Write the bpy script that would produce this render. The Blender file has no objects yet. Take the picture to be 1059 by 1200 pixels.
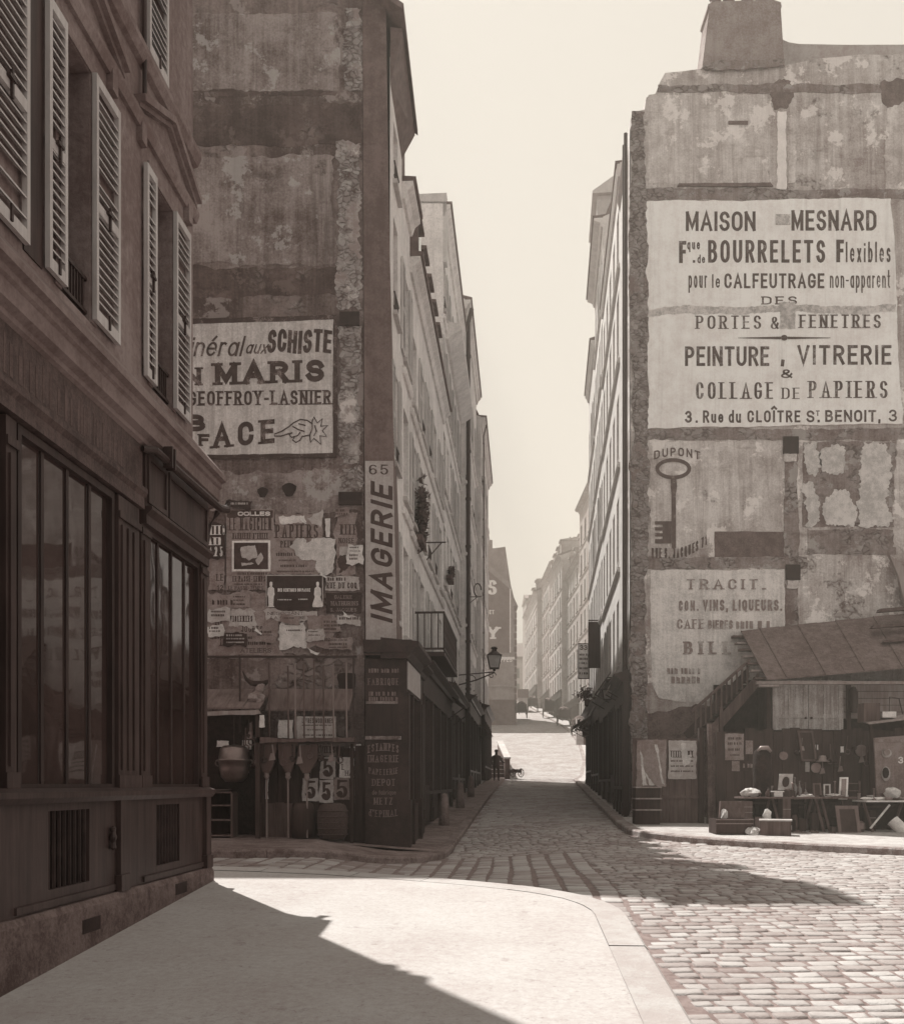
import bpy, bmesh, math, random
from mathutils import Vector, Matrix
from mathutils.geometry import tessellate_polygon
C = bpy.context.scene
COL = C.collection
R_ = math.radians
E = 1.5                       # eye height above the zero level
F_ = 1150.0                   # focal length in pixels of the 1059 px wide photograph
CX, CY = 529.5, 919.0

# ---------------------------------------------------------------- camera, sky, sun, exposure
cam_d = bpy.data.cameras.new('camera'); cam = bpy.data.objects.new('camera', cam_d); COL.objects.link(cam)
cam.location = (0, 0, E); cam.rotation_euler = (R_(90), 0, 0)
cam_d.sensor_fit = 'HORIZONTAL'; cam_d.sensor_width = 36
cam_d.lens = 36 * F_ / 1059.0; cam_d.shift_x = 0.0; cam_d.shift_y = (CY - 600.0) / 1059.0
cam_d.clip_start = 0.05; cam_d.clip_end = 3000
C.camera = cam

SUN_EL, SUN_AZ = 60.0, 33.0   # degrees; azimuth to the left of straight ahead
W = bpy.data.worlds.new('World'); C.world = W; W.use_nodes = True
nt = W.node_tree; nt.nodes.clear()
out = nt.nodes.new('ShaderNodeOutputWorld'); bg = nt.nodes.new('ShaderNodeBackground')
sky = nt.nodes.new('ShaderNodeTexSky'); sky.sky_type = 'NISHITA'; sky.sun_disc = False
sky.sun_elevation = R_(SUN_EL); sky.sun_rotation = R_(-SUN_AZ)
sky.air_density = 1.0; sky.dust_density = 5.0
bw = nt.nodes.new('ShaderNodeRGBToBW'); nt.links.new(sky.outputs[0], bw.inputs[0])
rng = nt.nodes.new('ShaderNodeMapRange'); rng.inputs[1].default_value = 1.0; rng.inputs[2].default_value = 14.0
rng.inputs[3].default_value = 6.6; rng.inputs[4].default_value = 8.2; rng.clamp = True
nt.links.new(bw.outputs[0], rng.inputs[0])
mx = nt.nodes.new('ShaderNodeMix'); mx.data_type = 'RGBA'; mx.blend_type = 'MULTIPLY'; mx.inputs[0].default_value = 1
nt.links.new(rng.outputs[0], mx.inputs[6]); mx.inputs[7].default_value = (1.0, 0.945, 0.86, 1)
nt.links.new(mx.outputs[2], bg.inputs[0]); bg.inputs[1].default_value = 0.0545
nt.links.new(bg.outputs[0], out.inputs[0])

sd = bpy.data.lights.new('sun', 'SUN'); sd.energy = 5.0; sd.angle = R_(0.5); sd.color = (1.0, 0.975, 0.91)
sun = bpy.data.objects.new('sun', sd); COL.objects.link(sun)
sv = Vector((-math.sin(R_(SUN_AZ)) * math.cos(R_(SUN_EL)), math.cos(R_(SUN_AZ)) * math.cos(R_(SUN_EL)), math.sin(R_(SUN_EL))))
sun.rotation_euler = (-sv).to_track_quat('-Z', 'Y').to_euler(); sun.location = (-20, 30, 40)
C.view_settings.view_transform = 'Standard'; C.view_settings.look = 'None'
C.view_settings.exposure = 0.84; C.view_settings.gamma = 1.0; C.view_settings.use_curve_mapping = False
C.cycles.max_bounces = 6; C.cycles.volume_bounces = 0

rnd = random.Random(7)

# ---------------------------------------------------------------- frames: (u along, v above eye level, n outward) -> world
class Frame:
    """a vertical plane; u is metres along it, v metres relative to eye level, n metres in front of it"""
    def __init__(s, x0, y0, ux, uy, nx, ny):
        s.x0, s.y0, s.ux, s.uy, s.nx, s.ny = x0, y0, ux, uy, nx, ny
    def pt(s, u, v, n=0.0):
        return Vector((s.x0 + s.ux * u + s.nx * n, s.y0 + s.uy * u + s.ny * n, v + E))
    def mat(s, u, v, n=0.0):
        y = Vector((s.nx, s.ny, 0)).normalized(); z = Vector((0, 0, 1)); x = y.cross(z)
        m = Matrix((x, y, z)).transposed().to_4x4(); m.translation = s.pt(u, v, n); return m

class Front(Frame):
    """a plane facing the street square at depth d, with helpers that turn photograph measurements into metres on it"""
    def __init__(s, d):
        super().__init__(0, d, 1, 0, 0, -1); s.d = d; s.s = d / F_
    def U(s, px): return (px - CX) * s.s
    def V(s, py): return (CY - py) * s.s

def slant(a, k, side):        # plane X = a + k*Y ; side=+1 faces +X, -1 faces -X
    return Frame(a, 0, k, 1, side, -side * k)

# ---------------------------------------------------------------- mesh builder
class MB:
    def __init__(s): s.v = []; s.f = []
    def add(s, vs, fs):
        b = len(s.v); s.v += [Vector(p) for p in vs]; s.f += [tuple(b + i for i in f) for f in fs]
    def hexa(s, p):           # 8 points: bottom ring 4, top ring 4
        s.add(p, [(0, 3, 2, 1), (4, 5, 6, 7), (0, 1, 5, 4), (1, 2, 6, 5), (2, 3, 7, 6), (3, 0, 4, 7)])
    def box(s, F, u0, u1, v0, v1, n0, n1):
        s.hexa([F.pt(u0, v0, n0), F.pt(u1, v0, n0), F.pt(u1, v1, n0), F.pt(u0, v1, n0),
                F.pt(u0, v0, n1), F.pt(u1, v0, n1), F.pt(u1, v1, n1), F.pt(u0, v1, n1)])
    def wbox(s, x0, x1, y0, y1, z0, z1):
        s.hexa([(x0, y0, z0), (x1, y0, z0), (x1, y1, z0), (x0, y1, z0), (x0, y0, z1), (x1, y0, z1), (x1, y1, z1), (x0, y1, z1)])
    def poly(s, F, pts, n0, n1):     # extruded outline on a frame
        k = len(pts); lo = [F.pt(u, v, n0) for u, v in pts]; hi = [F.pt(u, v, n1) for u, v in pts]
        sides = [(i, (i + 1) % k, k + (i + 1) % k, k + i) for i in range(k)]
        if k <= 5: caps = [tuple(range(k))[::-1], tuple(range(k, 2 * k))]
        else:
            tri = tessellate_polygon([[Vector((u, v, 0)) for u, v in pts]]); caps = [tuple(t) for t in tri] + [tuple(k + i for i in t) for t in tri]
        s.add(lo + hi, caps + sides)
    def prof(s, F, prof, u0, u1):    # profile of (n, v) points swept along u
        k = len(prof); a = [F.pt(u0, v, n) for n, v in prof]; b = [F.pt(u1, v, n) for n, v in prof]
        s.add(a + b, [tuple(range(k))[::-1], tuple(range(k, 2 * k))] + [(i, (i + 1) % k, k + (i + 1) % k, k + i) for i in range(k)])
    def tube(s, pts, r, seg=6):
        pts = [Vector(p) for p in pts]; n = len(pts)
        rs = r if isinstance(r, (list, tuple)) else [r] * n
        rings = []
        for i, p in enumerate(pts):
            t = (pts[min(i + 1, n - 1)] - pts[max(i - 1, 0)]).normalized()
            a = t.cross(Vector((0, 0, 1)) if abs(t.z) < .9 else Vector((1, 0, 0))).normalized(); b = t.cross(a)
            rings.append([p + (a * math.cos(2 * math.pi * j / seg) + b * math.sin(2 * math.pi * j / seg)) * rs[i] for j in range(seg)])
        vs = [q for rg in rings for q in rg]; fs = []
        for i in range(n - 1):
            for j in range(seg):
                fs.append((i * seg + j, i * seg + (j + 1) % seg, (i + 1) * seg + (j + 1) % seg, (i + 1) * seg + j))
        fs += [tuple(range(seg))[::-1], tuple((n - 1) * seg + j for j in range(seg))]
        s.add(vs, fs)
    def lathe(s, M, prof, seg=16):   # profile of (r, z), around local z of M
        vs = []; fs = []; k = len(prof)
        for r, z in prof:
            for j in range(seg):
                a = 2 * math.pi * j / seg; vs.append(M @ Vector((r * math.cos(a), r * math.sin(a), z)))
        for i in range(k - 1):
            for j in range(seg):
                fs.append((i * seg + j, i * seg + (j + 1) % seg, (i + 1) * seg + (j + 1) % seg, (i + 1) * seg + j))
        fs += [tuple(range(seg))[::-1], tuple((k - 1) * seg + j for j in range(seg))]
        s.add(vs, fs)
    def bar(s, a, b, w, h):          # square-section bar between two points
        a, b = Vector(a), Vector(b); t = (b - a).normalized()
        x = t.cross(Vector((0, 0, 1)) if abs(t.z) < .95 else Vector((0, 1, 0))).normalized() * (w / 2); y = t.cross(x).normalized() * (h / 2)
        s.hexa([a - x - y, a + x - y, a + x + y, a - x + y, b - x - y, b + x - y, b + x + y, b - x + y])

MESHES = []
def mesh_of(name, mb, mat, off=(0, 0, 0), smooth=False, fix=True):
    me = bpy.data.meshes.new(name); o = Vector(off)
    me.from_pydata([v - o for v in mb.v], [], mb.f)
    if fix:
        bm = bmesh.new(); bm.from_mesh(me); bmesh.ops.recalc_face_normals(bm, faces=bm.faces); bm.to_mesh(me); bm.free()
    if mat: me.materials.append(mat)
    if smooth: me.polygons.foreach_set('use_smooth', [True] * len(me.polygons))
    me.update(); return me
def obj(name, me, parent=None, mat4=None):
    o = bpy.data.objects.new(name, me); COL.objects.link(o)
    if parent: o.parent = parent
    if mat4 is not None: o.matrix_local = mat4
    return o
BASE = {}
def root(name, label, cat, loc, group=None):
    o = bpy.data.objects.new(name, None); COL.objects.link(o); o.location = loc; o.empty_display_size = .2
    o['label'] = label; o['category'] = cat
    if group: o['group'] = group
    BASE[o] = Vector(loc); return o
def part(rt, name, mb, mat, parent=None, smooth=False, label=None, fix=True):
    """a part of thing rt (or a sub-part when parent is one of its parts); mb is in world coordinates"""
    o = obj(name, mesh_of(name, mb, mat, BASE[rt], smooth, fix), parent or rt)
    if label: o['label'] = label
    return o
def single(name, mb, mat, label, cat, loc, group=None, smooth=False, fix=True):
    o = obj(name, mesh_of(name, mb, mat, loc, smooth, fix)); o.location = loc
    o['label'] = label; o['category'] = cat
    if group: o['group'] = group
    BASE[o] = Vector(loc); return o
def structure(name, mb, mat, smooth=False, kind='structure', fix=True):
    o = obj(name, mesh_of(name, mb, mat, (0, 0, 0), smooth, fix)); o['kind'] = kind; return o

# ---------------------------------------------------------------- materials
def tint(v):
    """a grey of value v in the brown of the old print"""
    t = max(0.0, min(1.0, (v - .02) / .4)) ** .55
    r = 1.52 + (1.03 - 1.52) * t; g = .88 + (.985 - .88) * t; b = .79 + (.968 - .79) * t
    return (min(.95, v * r), min(.95, v * g), min(.95, v * b), 1)
MATS = {}
def nmat(name):
    m = bpy.data.materials.new(name); m.use_nodes = True; n = m.node_tree; n.nodes.clear()
    o = n.nodes.new('ShaderNodeOutputMaterial'); p = n.nodes.new('ShaderNodeBsdfPrincipled'); n.links.new(p.outputs[0], o.inputs[0])
    p.inputs['Specular IOR Level'].default_value = .25
    return m, n, p
def noise(n, scale, detail=4, rough=.6, stretch=None, src=None):
    t = n.nodes.new('ShaderNodeTexNoise'); t.inputs['Scale'].default_value = scale; t.inputs['Detail'].default_value = detail; t.inputs['Roughness'].default_value = rough
    if src is None:
        src = n.nodes.new('ShaderNodeNewGeometry').outputs['Position']
    if stretch:
        mp = n.nodes.new('ShaderNodeMapping'); mp.inputs['Scale'].default_value = stretch; n.links.new(src, mp.inputs[0]); src = mp.outputs[0]
    n.links.new(src, t.inputs['Vector']); return t.outputs['Fac']
def mapr(n, src, a, b, c, d):
    m = n.nodes.new('ShaderNodeMapRange'); m.inputs[1].default_value = a; m.inputs[2].default_value = b; m.inputs[3].default_value = c; m.inputs[4].default_value = d
    n.links.new(src, m.inputs[0]); return m.outputs[0]
def math_(n, op, a, b):
    m = n.nodes.new('ShaderNodeMath'); m.operation = op
    for i, q in enumerate((a, b)):
        if isinstance(q, (int, float)): m.inputs[i].default_value = q
        else: n.links.new(q, m.inputs[i])
    return m.outputs[0]
def mixc(n, fac, a, b):
    m = n.nodes.new('ShaderNodeMix'); m.data_type = 'RGBA'
    if isinstance(fac, (int, float)): m.inputs[0].default_value = fac
    else: n.links.new(fac, m.inputs[0])
    for i, q in ((6, a), (7, b)):
        if isinstance(q, tuple): m.inputs[i].default_value = q
        else: n.links.new(q, m.inputs[i])
    return m.outputs[2]
def bump(n, p, h, dist=.01, strength=1.0):
    b = n.nodes.new('ShaderNodeBump'); b.inputs['Strength'].default_value = strength; b.inputs['Distance'].default_value = dist
    n.links.new(h, b.inputs['Height']); n.links.new(b.outputs[0], p.inputs['Normal'])
def plaster(name, lo, hi, scale=1.0, streak=.5, rough=.85, bmp=.012, spots=.0, mid=.5, fine=.5):
    """weathered plaster or paint: broad blotches, rain streaks, fine grain, worn spots and grime"""
    if name in MATS: return MATS[name]
    m, n, p = nmat(name)
    a = noise(n, .5 * scale, 6, .62); b = noise(n, 2.3 * scale, 8, .68); c = noise(n, 17 * scale, 5, .75)
    s = noise(n, 1.0, 6, .68, (6.5 * scale, 6.5 * scale, .3 * scale))
    x = math_(n, 'ADD', math_(n, 'MULTIPLY', a, .42), math_(n, 'MULTIPLY', b, .58))
    x = math_(n, 'ADD', math_(n, 'MULTIPLY', x, 1 - streak * .45), math_(n, 'MULTIPLY', s, streak * .45))
    x = math_(n, 'ADD', x, math_(n, 'MULTIPLY', math_(n, 'SUBTRACT', c, .5), fine * .9))
    f = mapr(n, x, mid - .08, mid + .08, 0, 1)
    colr = mixc(n, f, tint(lo), tint(hi))
    if streak > .3:
        g = mapr(n, noise(n, 1.0, 5, .7, (3.1 * scale, 3.1 * scale, .16 * scale)), .55, .75, 0, .75 * streak); colr = mixc(n, g, colr, tint(lo * .62))
    if spots:
        sp = mapr(n, noise(n, 3.7 * scale, 8, .78), .585, .64, 0, spots); colr = mixc(n, sp, colr, tint(hi * 1.5))
        dk = mapr(n, noise(n, 2.9 * scale, 8, .78, (1.3, 1, .8)), .40, .33, 0, spots * 1.3); colr = mixc(n, dk, colr, tint(lo * .5))
        gr = mapr(n, noise(n, .9 * scale, 7, .72, (1, 1, 1.7)), .55, .70, 0, min(.8, spots * 1.6)); colr = mixc(n, gr, colr, tint(lo * .7))
    n.links.new(colr, p.inputs['Base Color']); p.inputs['Roughness'].default_value = rough
    bump(n, p, math_(n, 'ADD', c, math_(n, 'MULTIPLY', b, 2.0)), bmp)
    MATS[name] = m; return m
def rubble_wall(name, lo, hi, slo, shi, amount=.5, streak=.7, scale=1.0):
    """old render over rubble: streaked plaster that has fallen off in patches, showing stones in dark joints"""
    if name in MATS: return MATS[name]
    m, n, p = nmat(name)
    pos = n.nodes.new('ShaderNodeNewGeometry').outputs['Position']
    a = noise(n, .45 * scale, 6, .62); b = noise(n, 2.1 * scale, 9, .7); c = noise(n, 22, 5, .75); s = noise(n, 1.0, 6, .7, (6.0, 6.0, .28))
    x = math_(n, 'ADD', math_(n, 'ADD', math_(n, 'MULTIPLY', a, .45), math_(n, 'MULTIPLY', b, .27)), math_(n, 'ADD', math_(n, 'MULTIPLY', s, .28), math_(n, 'MULTIPLY', math_(n, 'SUBTRACT', c, .5), .25)))
    pl = mixc(n, mapr(n, x, .42, .58, 0, 1), tint(lo), tint(hi))
    pl = mixc(n, mapr(n, noise(n, 1.0, 6, .7, (3.0, 3.0, .13)), .54, .72, 0, streak), pl, tint(lo * .55))
    pl = mixc(n, mapr(n, noise(n, 1.0, 7, .72, (1.0, 1.0, 2.6)), .56, .70, 0, .75), pl, tint(lo * .6))
    pl = mixc(n, mapr(n, noise(n, 1.5, 10, .68), .56, .59, 0, .6), pl, tint(min(.9, hi * 1.45)))
    mp = n.nodes.new('ShaderNodeMapping'); mp.inputs['Scale'].default_value = (4.6 * scale, 4.6 * scale, 7.5 * scale)
    ds = n.nodes.new('ShaderNodeTexNoise'); ds.inputs['Scale'].default_value = 3.0; n.links.new(pos, ds.inputs['Vector'])
    ad = n.nodes.new('ShaderNodeMix'); ad.data_type = 'VECTOR'; ad.inputs[0].default_value = .22; n.links.new(pos, ad.inputs[4]); n.links.new(ds.outputs['Color'], ad.inputs[5]); n.links.new(ad.outputs[1], mp.inputs[0])
    v1 = n.nodes.new('ShaderNodeTexVoronoi'); v1.inputs['Scale'].default_value = 1; n.links.new(mp.outputs[0], v1.inputs['Vector'])
    v2 = n.nodes.new('ShaderNodeTexVoronoi'); v2.feature = 'DISTANCE_TO_EDGE'; v2.inputs['Scale'].default_value = 1; n.links.new(mp.outputs[0], v2.inputs['Vector'])
    rb = n.nodes.new('ShaderNodeRGBToBW'); n.links.new(v1.outputs['Color'], rb.inputs[0])
    st = mixc(n, math_(n, 'ADD', math_(n, 'MULTIPLY', rb.outputs[0], .6), math_(n, 'MULTIPLY', b, .5)), tint(slo), tint(shi))
    jt = mapr(n, math_(n, 'ADD', v2.outputs['Distance'], math_(n, 'MULTIPLY', math_(n, 'SUBTRACT', b, .42), .9)), .0, .22, 0, 1); st = mixc(n, jt, tint(slo * .8), st); st = mixc(n, mapr(n, noise(n, 7, 8, .8), .54, .62, 0, .6), st, tint(min(.85, shi * 1.3)))
    mk = mapr(n, math_(n, 'ADD', math_(n, 'MULTIPLY', a, .45), math_(n, 'MULTIPLY', noise(n, 1.3, 9, .75), .55)), .60 - .16 * amount, .64 - .16 * amount, 0, 1)
    n.links.new(mixc(n, mk, pl, st), p.inputs['Base Color']); p.inputs['Roughness'].default_value = .92
    h = math_(n, 'ADD', math_(n, 'MULTIPLY', mk, -.6), math_(n, 'ADD', math_(n, 'MULTIPLY', c, .3), math_(n, 'MULTIPLY', math_(n, 'MULTIPLY', jt, mk), .8)))
    bump(n, p, math_(n, 'ADD', h, b), .03)
    MATS[name] = m; return m
def worn_ink(name, lo, hi, worn, amount=.5):
    """sign writer's paint that has flaked back to the ground colour here and there"""
    if name in MATS: return MATS[name]
    m, n, p = nmat(name); a = noise(n, 5, 8, .75); b = noise(n, 1.4, 6, .7, (1, 1, .35)); c = noise(n, 40, 3, .7)
    x = math_(n, 'ADD', math_(n, 'MULTIPLY', a, .5), math_(n, 'ADD', math_(n, 'MULTIPLY', b, .35), math_(n, 'MULTIPLY', c, .15)))
    col = mixc(n, mapr(n, a, .35, .65, 0, 1), tint(lo), tint(hi))
    n.links.new(mixc(n, mapr(n, x, .60 - .1 * amount, .66 - .1 * amount, 0, .75), col, tint(worn)), p.inputs['Base Color']); p.inputs['Roughness'].default_value = .85
    MATS[name] = m; return m
def flat(name, v, rough=.6, var=.25, scale=6.0, bmp=.002, metal=0, spec=.3, stretch=None):
    if name in MATS: return MATS[name]
    m, n, p = nmat(name); a = noise(n, scale, 6, .7, stretch)
    n.links.new(mixc(n, mapr(n, a, .3, .7, 0, 1), tint(v * (1 - var)), tint(v * (1 + var))), p.inputs['Base Color'])
    p.inputs['Roughness'].default_value = rough; p.inputs['Metallic'].default_value = metal; p.inputs['Specular IOR Level'].default_value = spec
    if bmp: bump(n, p, a, bmp)
    MATS[name] = m; return m
def wood(name, lo, hi, grain=(14, 14, .9), rough=.7):
    if name in MATS: return MATS[name]
    m, n, p = nmat(name); a = noise(n, 1.6, 7, .65, grain); b = noise(n, 1.3, 4, .6)
    x = math_(n, 'ADD', math_(n, 'MULTIPLY', a, .6), math_(n, 'MULTIPLY', b, .4))
    n.links.new(mixc(n, mapr(n, x, .36, .64, 0, 1), tint(lo), tint(hi)), p.inputs['Base Color'])
    p.inputs['Roughness'].default_value = rough; bump(n, p, a, .004); MATS[name] = m; return m
def glass(name, v, rough=.04):
    if name in MATS: return MATS[name]
    m, n, p = nmat(name); a = noise(n, 1.1, 3, .5)
    n.links.new(mixc(n, mapr(n, a, .3, .7, 0, 1), tint(v * .6), tint(v * 1.4)), p.inputs['Base Color'])
    p.inputs['Roughness'].default_value = rough; p.inputs['Specular IOR Level'].default_value = 1.0; p.inputs['IOR'].default_value = 1.6
    bump(n, p, noise(n, 1.7, 2, .4), .004); MATS[name] = m; return m

# ---------------------------------------------------------------- lettering: strokes drawn with a pen
def arc(cx, cy, rx, ry, a0, a1, n=9):
    return [(cx + rx * math.cos(R_(a0 + (a1 - a0) * i / n)), cy + ry * math.sin(R_(a0 + (a1 - a0) * i / n))) for i in range(n + 1)]
def bowl(cx, cy, rx, ry): return arc(cx, cy, rx, ry, 90, 450, 18)
LEFT = [(0, 0), (0, 1)]
STAD = arc(.5, .7, .5, .3, 0, 180) + arc(.5, .3, .5, .3, 180, 360) + [(1, .7)]
G = {
 'A': (1, [[(0, 0), (.5, 1), (1, 0)], [(.2, .34), (.8, .34)]]),
 'B': (.85, [LEFT, [(0, 1), (.45, 1)] + arc(.45, .76, .45, .24, 90, -90) + [(0, .52)], [(0, .52), (.5, .52)] + arc(.5, .26, .5, .26, 90, -90) + [(0, 0)]]),
 'C': (.85, [arc(.5, .7, .5, .3, 0, 180) + arc(.5, .3, .5, .3, 180, 360)]),
 'D': (.9, [LEFT, [(0, 1), (.4, 1)] + arc(.4, .7, .6, .3, 90, 0) + arc(.4, .3, .6, .3, 0, -90) + [(0, 0)]]),
 'E': (.72, [LEFT, [(0, 1), (1, 1)], [(0, .52), (.85, .52)], [(0, 0), (1, 0)]]),
 'F': (.68, [LEFT, [(0, 1), (1, 1)], [(0, .52), (.85, .52)]]),
 'G': (.9, [arc(.5, .7, .5, .3, 8, 180) + arc(.5, .3, .5, .3, 180, 360) + [(1, .46), (.55, .46)]]),
 'H': (.88, [LEFT, [(1, 0), (1, 1)], [(0, .52), (1, .52)]]),
 'I': (.02, [[(.5, 0), (.5, 1)]]),
 'J': (.6, [[(1, 1), (1, .3)] + arc(.5, .3, .5, .3, 0, -170)]),
 'K': (.88, [LEFT, [(1, 1), (.02, .4)], [(.32, .6), (1, 0)]]),
 'L': (.7, [[(0, 1), (0, 0)], [(0, 0), (1, 0)]]),
 'M': (1.1, [[(0, 0), (0, 1)], [(0, 1), (.5, .15), (1, 1)], [(1, 1), (1, 0)]]),
 'N': (.9, [[(0, 0), (0, 1)], [(0, 1), (1, 0)], [(1, 0), (1, 1)]]),
 'O': (.9, [STAD]), 'Q': (.9, [STAD, [(.6, .25), (1, -.1)]]),
 'P': (.8, [LEFT, [(0, 1), (.5, 1)] + arc(.5, .74, .5, .26, 90, -90) + [(0, .48)]]),
 'R': (.85, [LEFT, [(0, 1), (.5, 1)] + arc(.5, .75, .48, .25, 90, -90) + [(0, .5)], [(.5, .5), (1, 0)]]),
 'S': (.82, [arc(.5, .75, .47, .25, 10, 250) + [(.5, .51)] + arc(.5, .25, .5, .25, 70, -170)]),
 'T': (.85, [[(.5, 0), (.5, 1)], [(0, 1), (1, 1)]]),
 'U': (.88, [[(0, 1), (0, .3)] + arc(.5, .3, .5, .3, 180, 360) + [(1, 1)]]),
 'V': (.95, [[(0, 1), (.5, 0), (1, 1)]]),
 'X': (.9, [[(0, 0), (1, 1)], [(0, 1), (1, 0)]]),
 'Y': (.9, [[(0, 1), (.5, .48)], [(1, 1), (.5, .48)], [(.5, .48), (.5, 0)]]),
 'Z': (.85, [[(0, 1), (1, 1), (0, 0), (1, 0)]]),
 '0': (.85, [STAD]), '1': (.4, [[(0, .78), (.6, 1), (.6, 0)]]),
 '2': (.8, [arc(.5, .72, .48, .28, 165, -20) + [(0, 0)], [(0, 0), (1, 0)]]),
 '3': (.78, [arc(.48, .76, .45, .24, 160, -90), arc(.48, .26, .52, .26, 90, -160)]),
 '5': (.8, [[(.95, 1), (.12, 1), (.06, .54)] + arc(.5, .32, .5, .32, 130, -165)]),
 '6': (.8, [[(.9, .9)] + arc(.5, .68, .5, .32, 60, 180) + [(0, .3)] + arc(.5, .3, .5, .3, 180, 540)]),
 '7': (.75, [[(0, 1), (1, 1), (.35, 0)]]),
 '&': (.95, [[(1, 0), (.2, .66)] + arc(.45, .8, .26, .2, 200, -40) + [(.1, .38)] + arc(.42, .22, .4, .22, 160, 340) + [(1, .5)]]),
 ',': (.06, [[(.5, .06), (.0, -.16)]]), '.': (.02, [[(.5, 0), (.5, .02)]]), '-': (.4, [[(0, .4), (1, .4)]]), "'": (.05, [[(.5, .8), (.5, 1)]]),
 'a': (.66, [bowl(.48, .33, .48, .33), [(1, .66), (1, 0)]]), 'b': (.66, [LEFT, bowl(.5, .33, .5, .33)]),
 'd': (.66, [[(1, 0), (1, 1)], bowl(.5, .33, .5, .33)]), 'q': (.66, [[(1, .66), (1, -.3)], bowl(.5, .33, .5, .33)]),
 'p': (.66, [[(0, .66), (0, -.3)], bowl(.5, .33, .5, .33)]), 'o': (.66, [bowl(.5, .33, .5, .33)]),
 'e': (.66, [[(.02, .36), (.97, .36)] + arc(.5, .34, .5, .33, 0, 320, 14)]),
 'i': (.02, [[(.5, 0), (.5, .66)], [(.5, .88), (.5, .92)]]), 'l': (.02, [[(.5, 0), (.5, 1)]]),
 'n': (.6, [[(0, 0), (0, .66)], [(0, .42)] + arc(.5, .42, .5, .24, 150, 0) + [(1, 0)]]),
 'u': (.6, [[(0, .66), (0, .24)] + arc(.5, .24, .5, .24, 180, 360) + [(1, .66)], [(1, .66), (1, 0)]]),
 'r': (.4, [[(0, 0), (0, .66)], [(0, .38)] + arc(.6, .4, .6, .26, 170, 60)]),
 's': (.55, [arc(.5, .5, .45, .17, 20, 250) + [(.5, .34)] + arc(.5, .17, .5, .17, 70, -160)]),
 't': (.36, [[(.4, 1), (.4, .1), (.9, .0)], [(0, .66), (1, .66)]]),
 'x': (.6, [[(0, 0), (1, .66)], [(0, .66), (1, 0)]]),
 'f': (.36, [[(.4, 0), (.4, .8)] + arc(.8, .8, .4, .2, 180, 80), [(0, .62), (.95, .62)]]),
 ' ': (.45, []),
}
G['é'] = (.66, G['e'][1] + [[(.4, .82), (.7, 1.0)]]); G['Î'] = (.02, G['I'][1] + [[(-8, 1.14), (.5, 1.3), (9, 1.14)]])
G['È'] = (.72, G['E'][1] + [[(.3, 1.28), (.6, 1.14)]])
def letters(mb, F, text, u0, u1, v0, v1, wt=.15, thin=None, serif=0, n=.004, slant_=0, warp=None, gap=.10, vert=False, pad=.0):
    """painted lettering filling u0..u1 on frame F; wt is the stem width over the cap height, thin the hairline width, serif the serif thickness"""
    H = v1 - v0; w = wt * H; th = (thin if thin is not None else wt) * H
    span = (u1 - u0); gl = [G[c] for c in text]
    gapm = gap * H + (serif and .10 * H)
    base = sum(0 if c == ' ' else w for c in text) + gapm * (len(text) - 1)
    k = (span - base) / max(.01, sum(g[0] for g in gl)); k = max(k, .02 * H)
    x = u0; nn = n
    def put(q):
        u, v = q
        u += slant_ * (v - v0)
        if warp: u, v = warp(u, v)
        return (u, v)
    for c, (gw, strokes) in zip(text, gl):
        Wg = gw * k
        for st in strokes:
            pts = [Vector((x + w / 2 + px * Wg, v0 + (w if False else th) / 2 + py * (H - th))) for px, py in st]
            if gw < .1 and len(pts) == 3:       # accent
                pts = [Vector((x + w / 2 + px * .02 * H, v0 + py * H)) for px, py in st]
            closed = (pts[0] - pts[-1]).length < 1e-5 and len(pts) > 4
            if closed: pts = pts[:-1]
            q = [pts[0]]
            for p in pts[1:]:
                if (p - q[-1]).length > 1e-5: q.append(p)
            pts = q; m = len(pts)
            if m < 2: continue
            def pen(d):
                return th + (w - th) * abs(d.y) ** 1.3
            ext0 = ext1 = 0
            if not closed:
                d0 = (pts[0] - pts[1]).normalized(); d1 = (pts[-1] - pts[-2]).normalized()
                e0 = (th if abs(d0.y) > .5 else w) / 2; e1 = (th if abs(d1.y) > .5 else w) / 2
                pts[0] = pts[0] + d0 * e0; pts[-1] = pts[-1] + d1 * e1
            lft, rgt = [], []
            for i in range(m):
                if closed: a, b = pts[i - 1], pts[(i + 1) % m]
                else: a, b = pts[max(i - 1, 0)], pts[min(i + 1, m - 1)]
                da = (pts[i] - a).normalized() if (pts[i] - a).length > 0 else (b - pts[i]).normalized()
                db = (b - pts[i]).normalized() if (b - pts[i]).length > 0 else da
                d = (da + db)
                d = d.normalized() if d.length > .05 else da
                nr = Vector((-d.y, d.x)); cosh = max(.42, abs(d.dot(da)))
                hw = .5 * max(pen(da), pen(db)) / cosh if not thin else .5 * pen(d) / max(.6, cosh)
                lft.append(pts[i] + nr * hw); rgt.append(pts[i] - nr * hw)
            vs = [F.pt(*put(p), nn) for p in lft] + [F.pt(*put(p), nn) for p in rgt]
            rg = range(m if closed else m - 1)
            mb.add(vs, [(i, (i + 1) % m, m + (i + 1) % m, m + i) for i in rg]); nn += .0004
            if serif and not closed:
                for p, d in ((pts[0], pts[1] - pts[0]), (pts[-1], pts[-1] - pts[-2])):
                    if abs(d.normalized().y) > .75 and (abs(p.y - v0) < .12 * H or abs(p.y - v1) < .12 * H):
                        sh = serif * H; y0 = v0 if abs(p.y - v0) < .12 * H else v1 - sh; hw = w * .5 + .11 * H
                        mb.add([F.pt(*put(q), nn) for q in ((p.x - hw, y0), (p.x + hw, y0), (p.x + hw, y0 + sh), (p.x - hw, y0 + sh))], [(0, 1, 2, 3)]); nn += .0004
        x += Wg + (0 if c == ' ' else w) + gapm
        if nn > n + .004: nn = n
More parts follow.
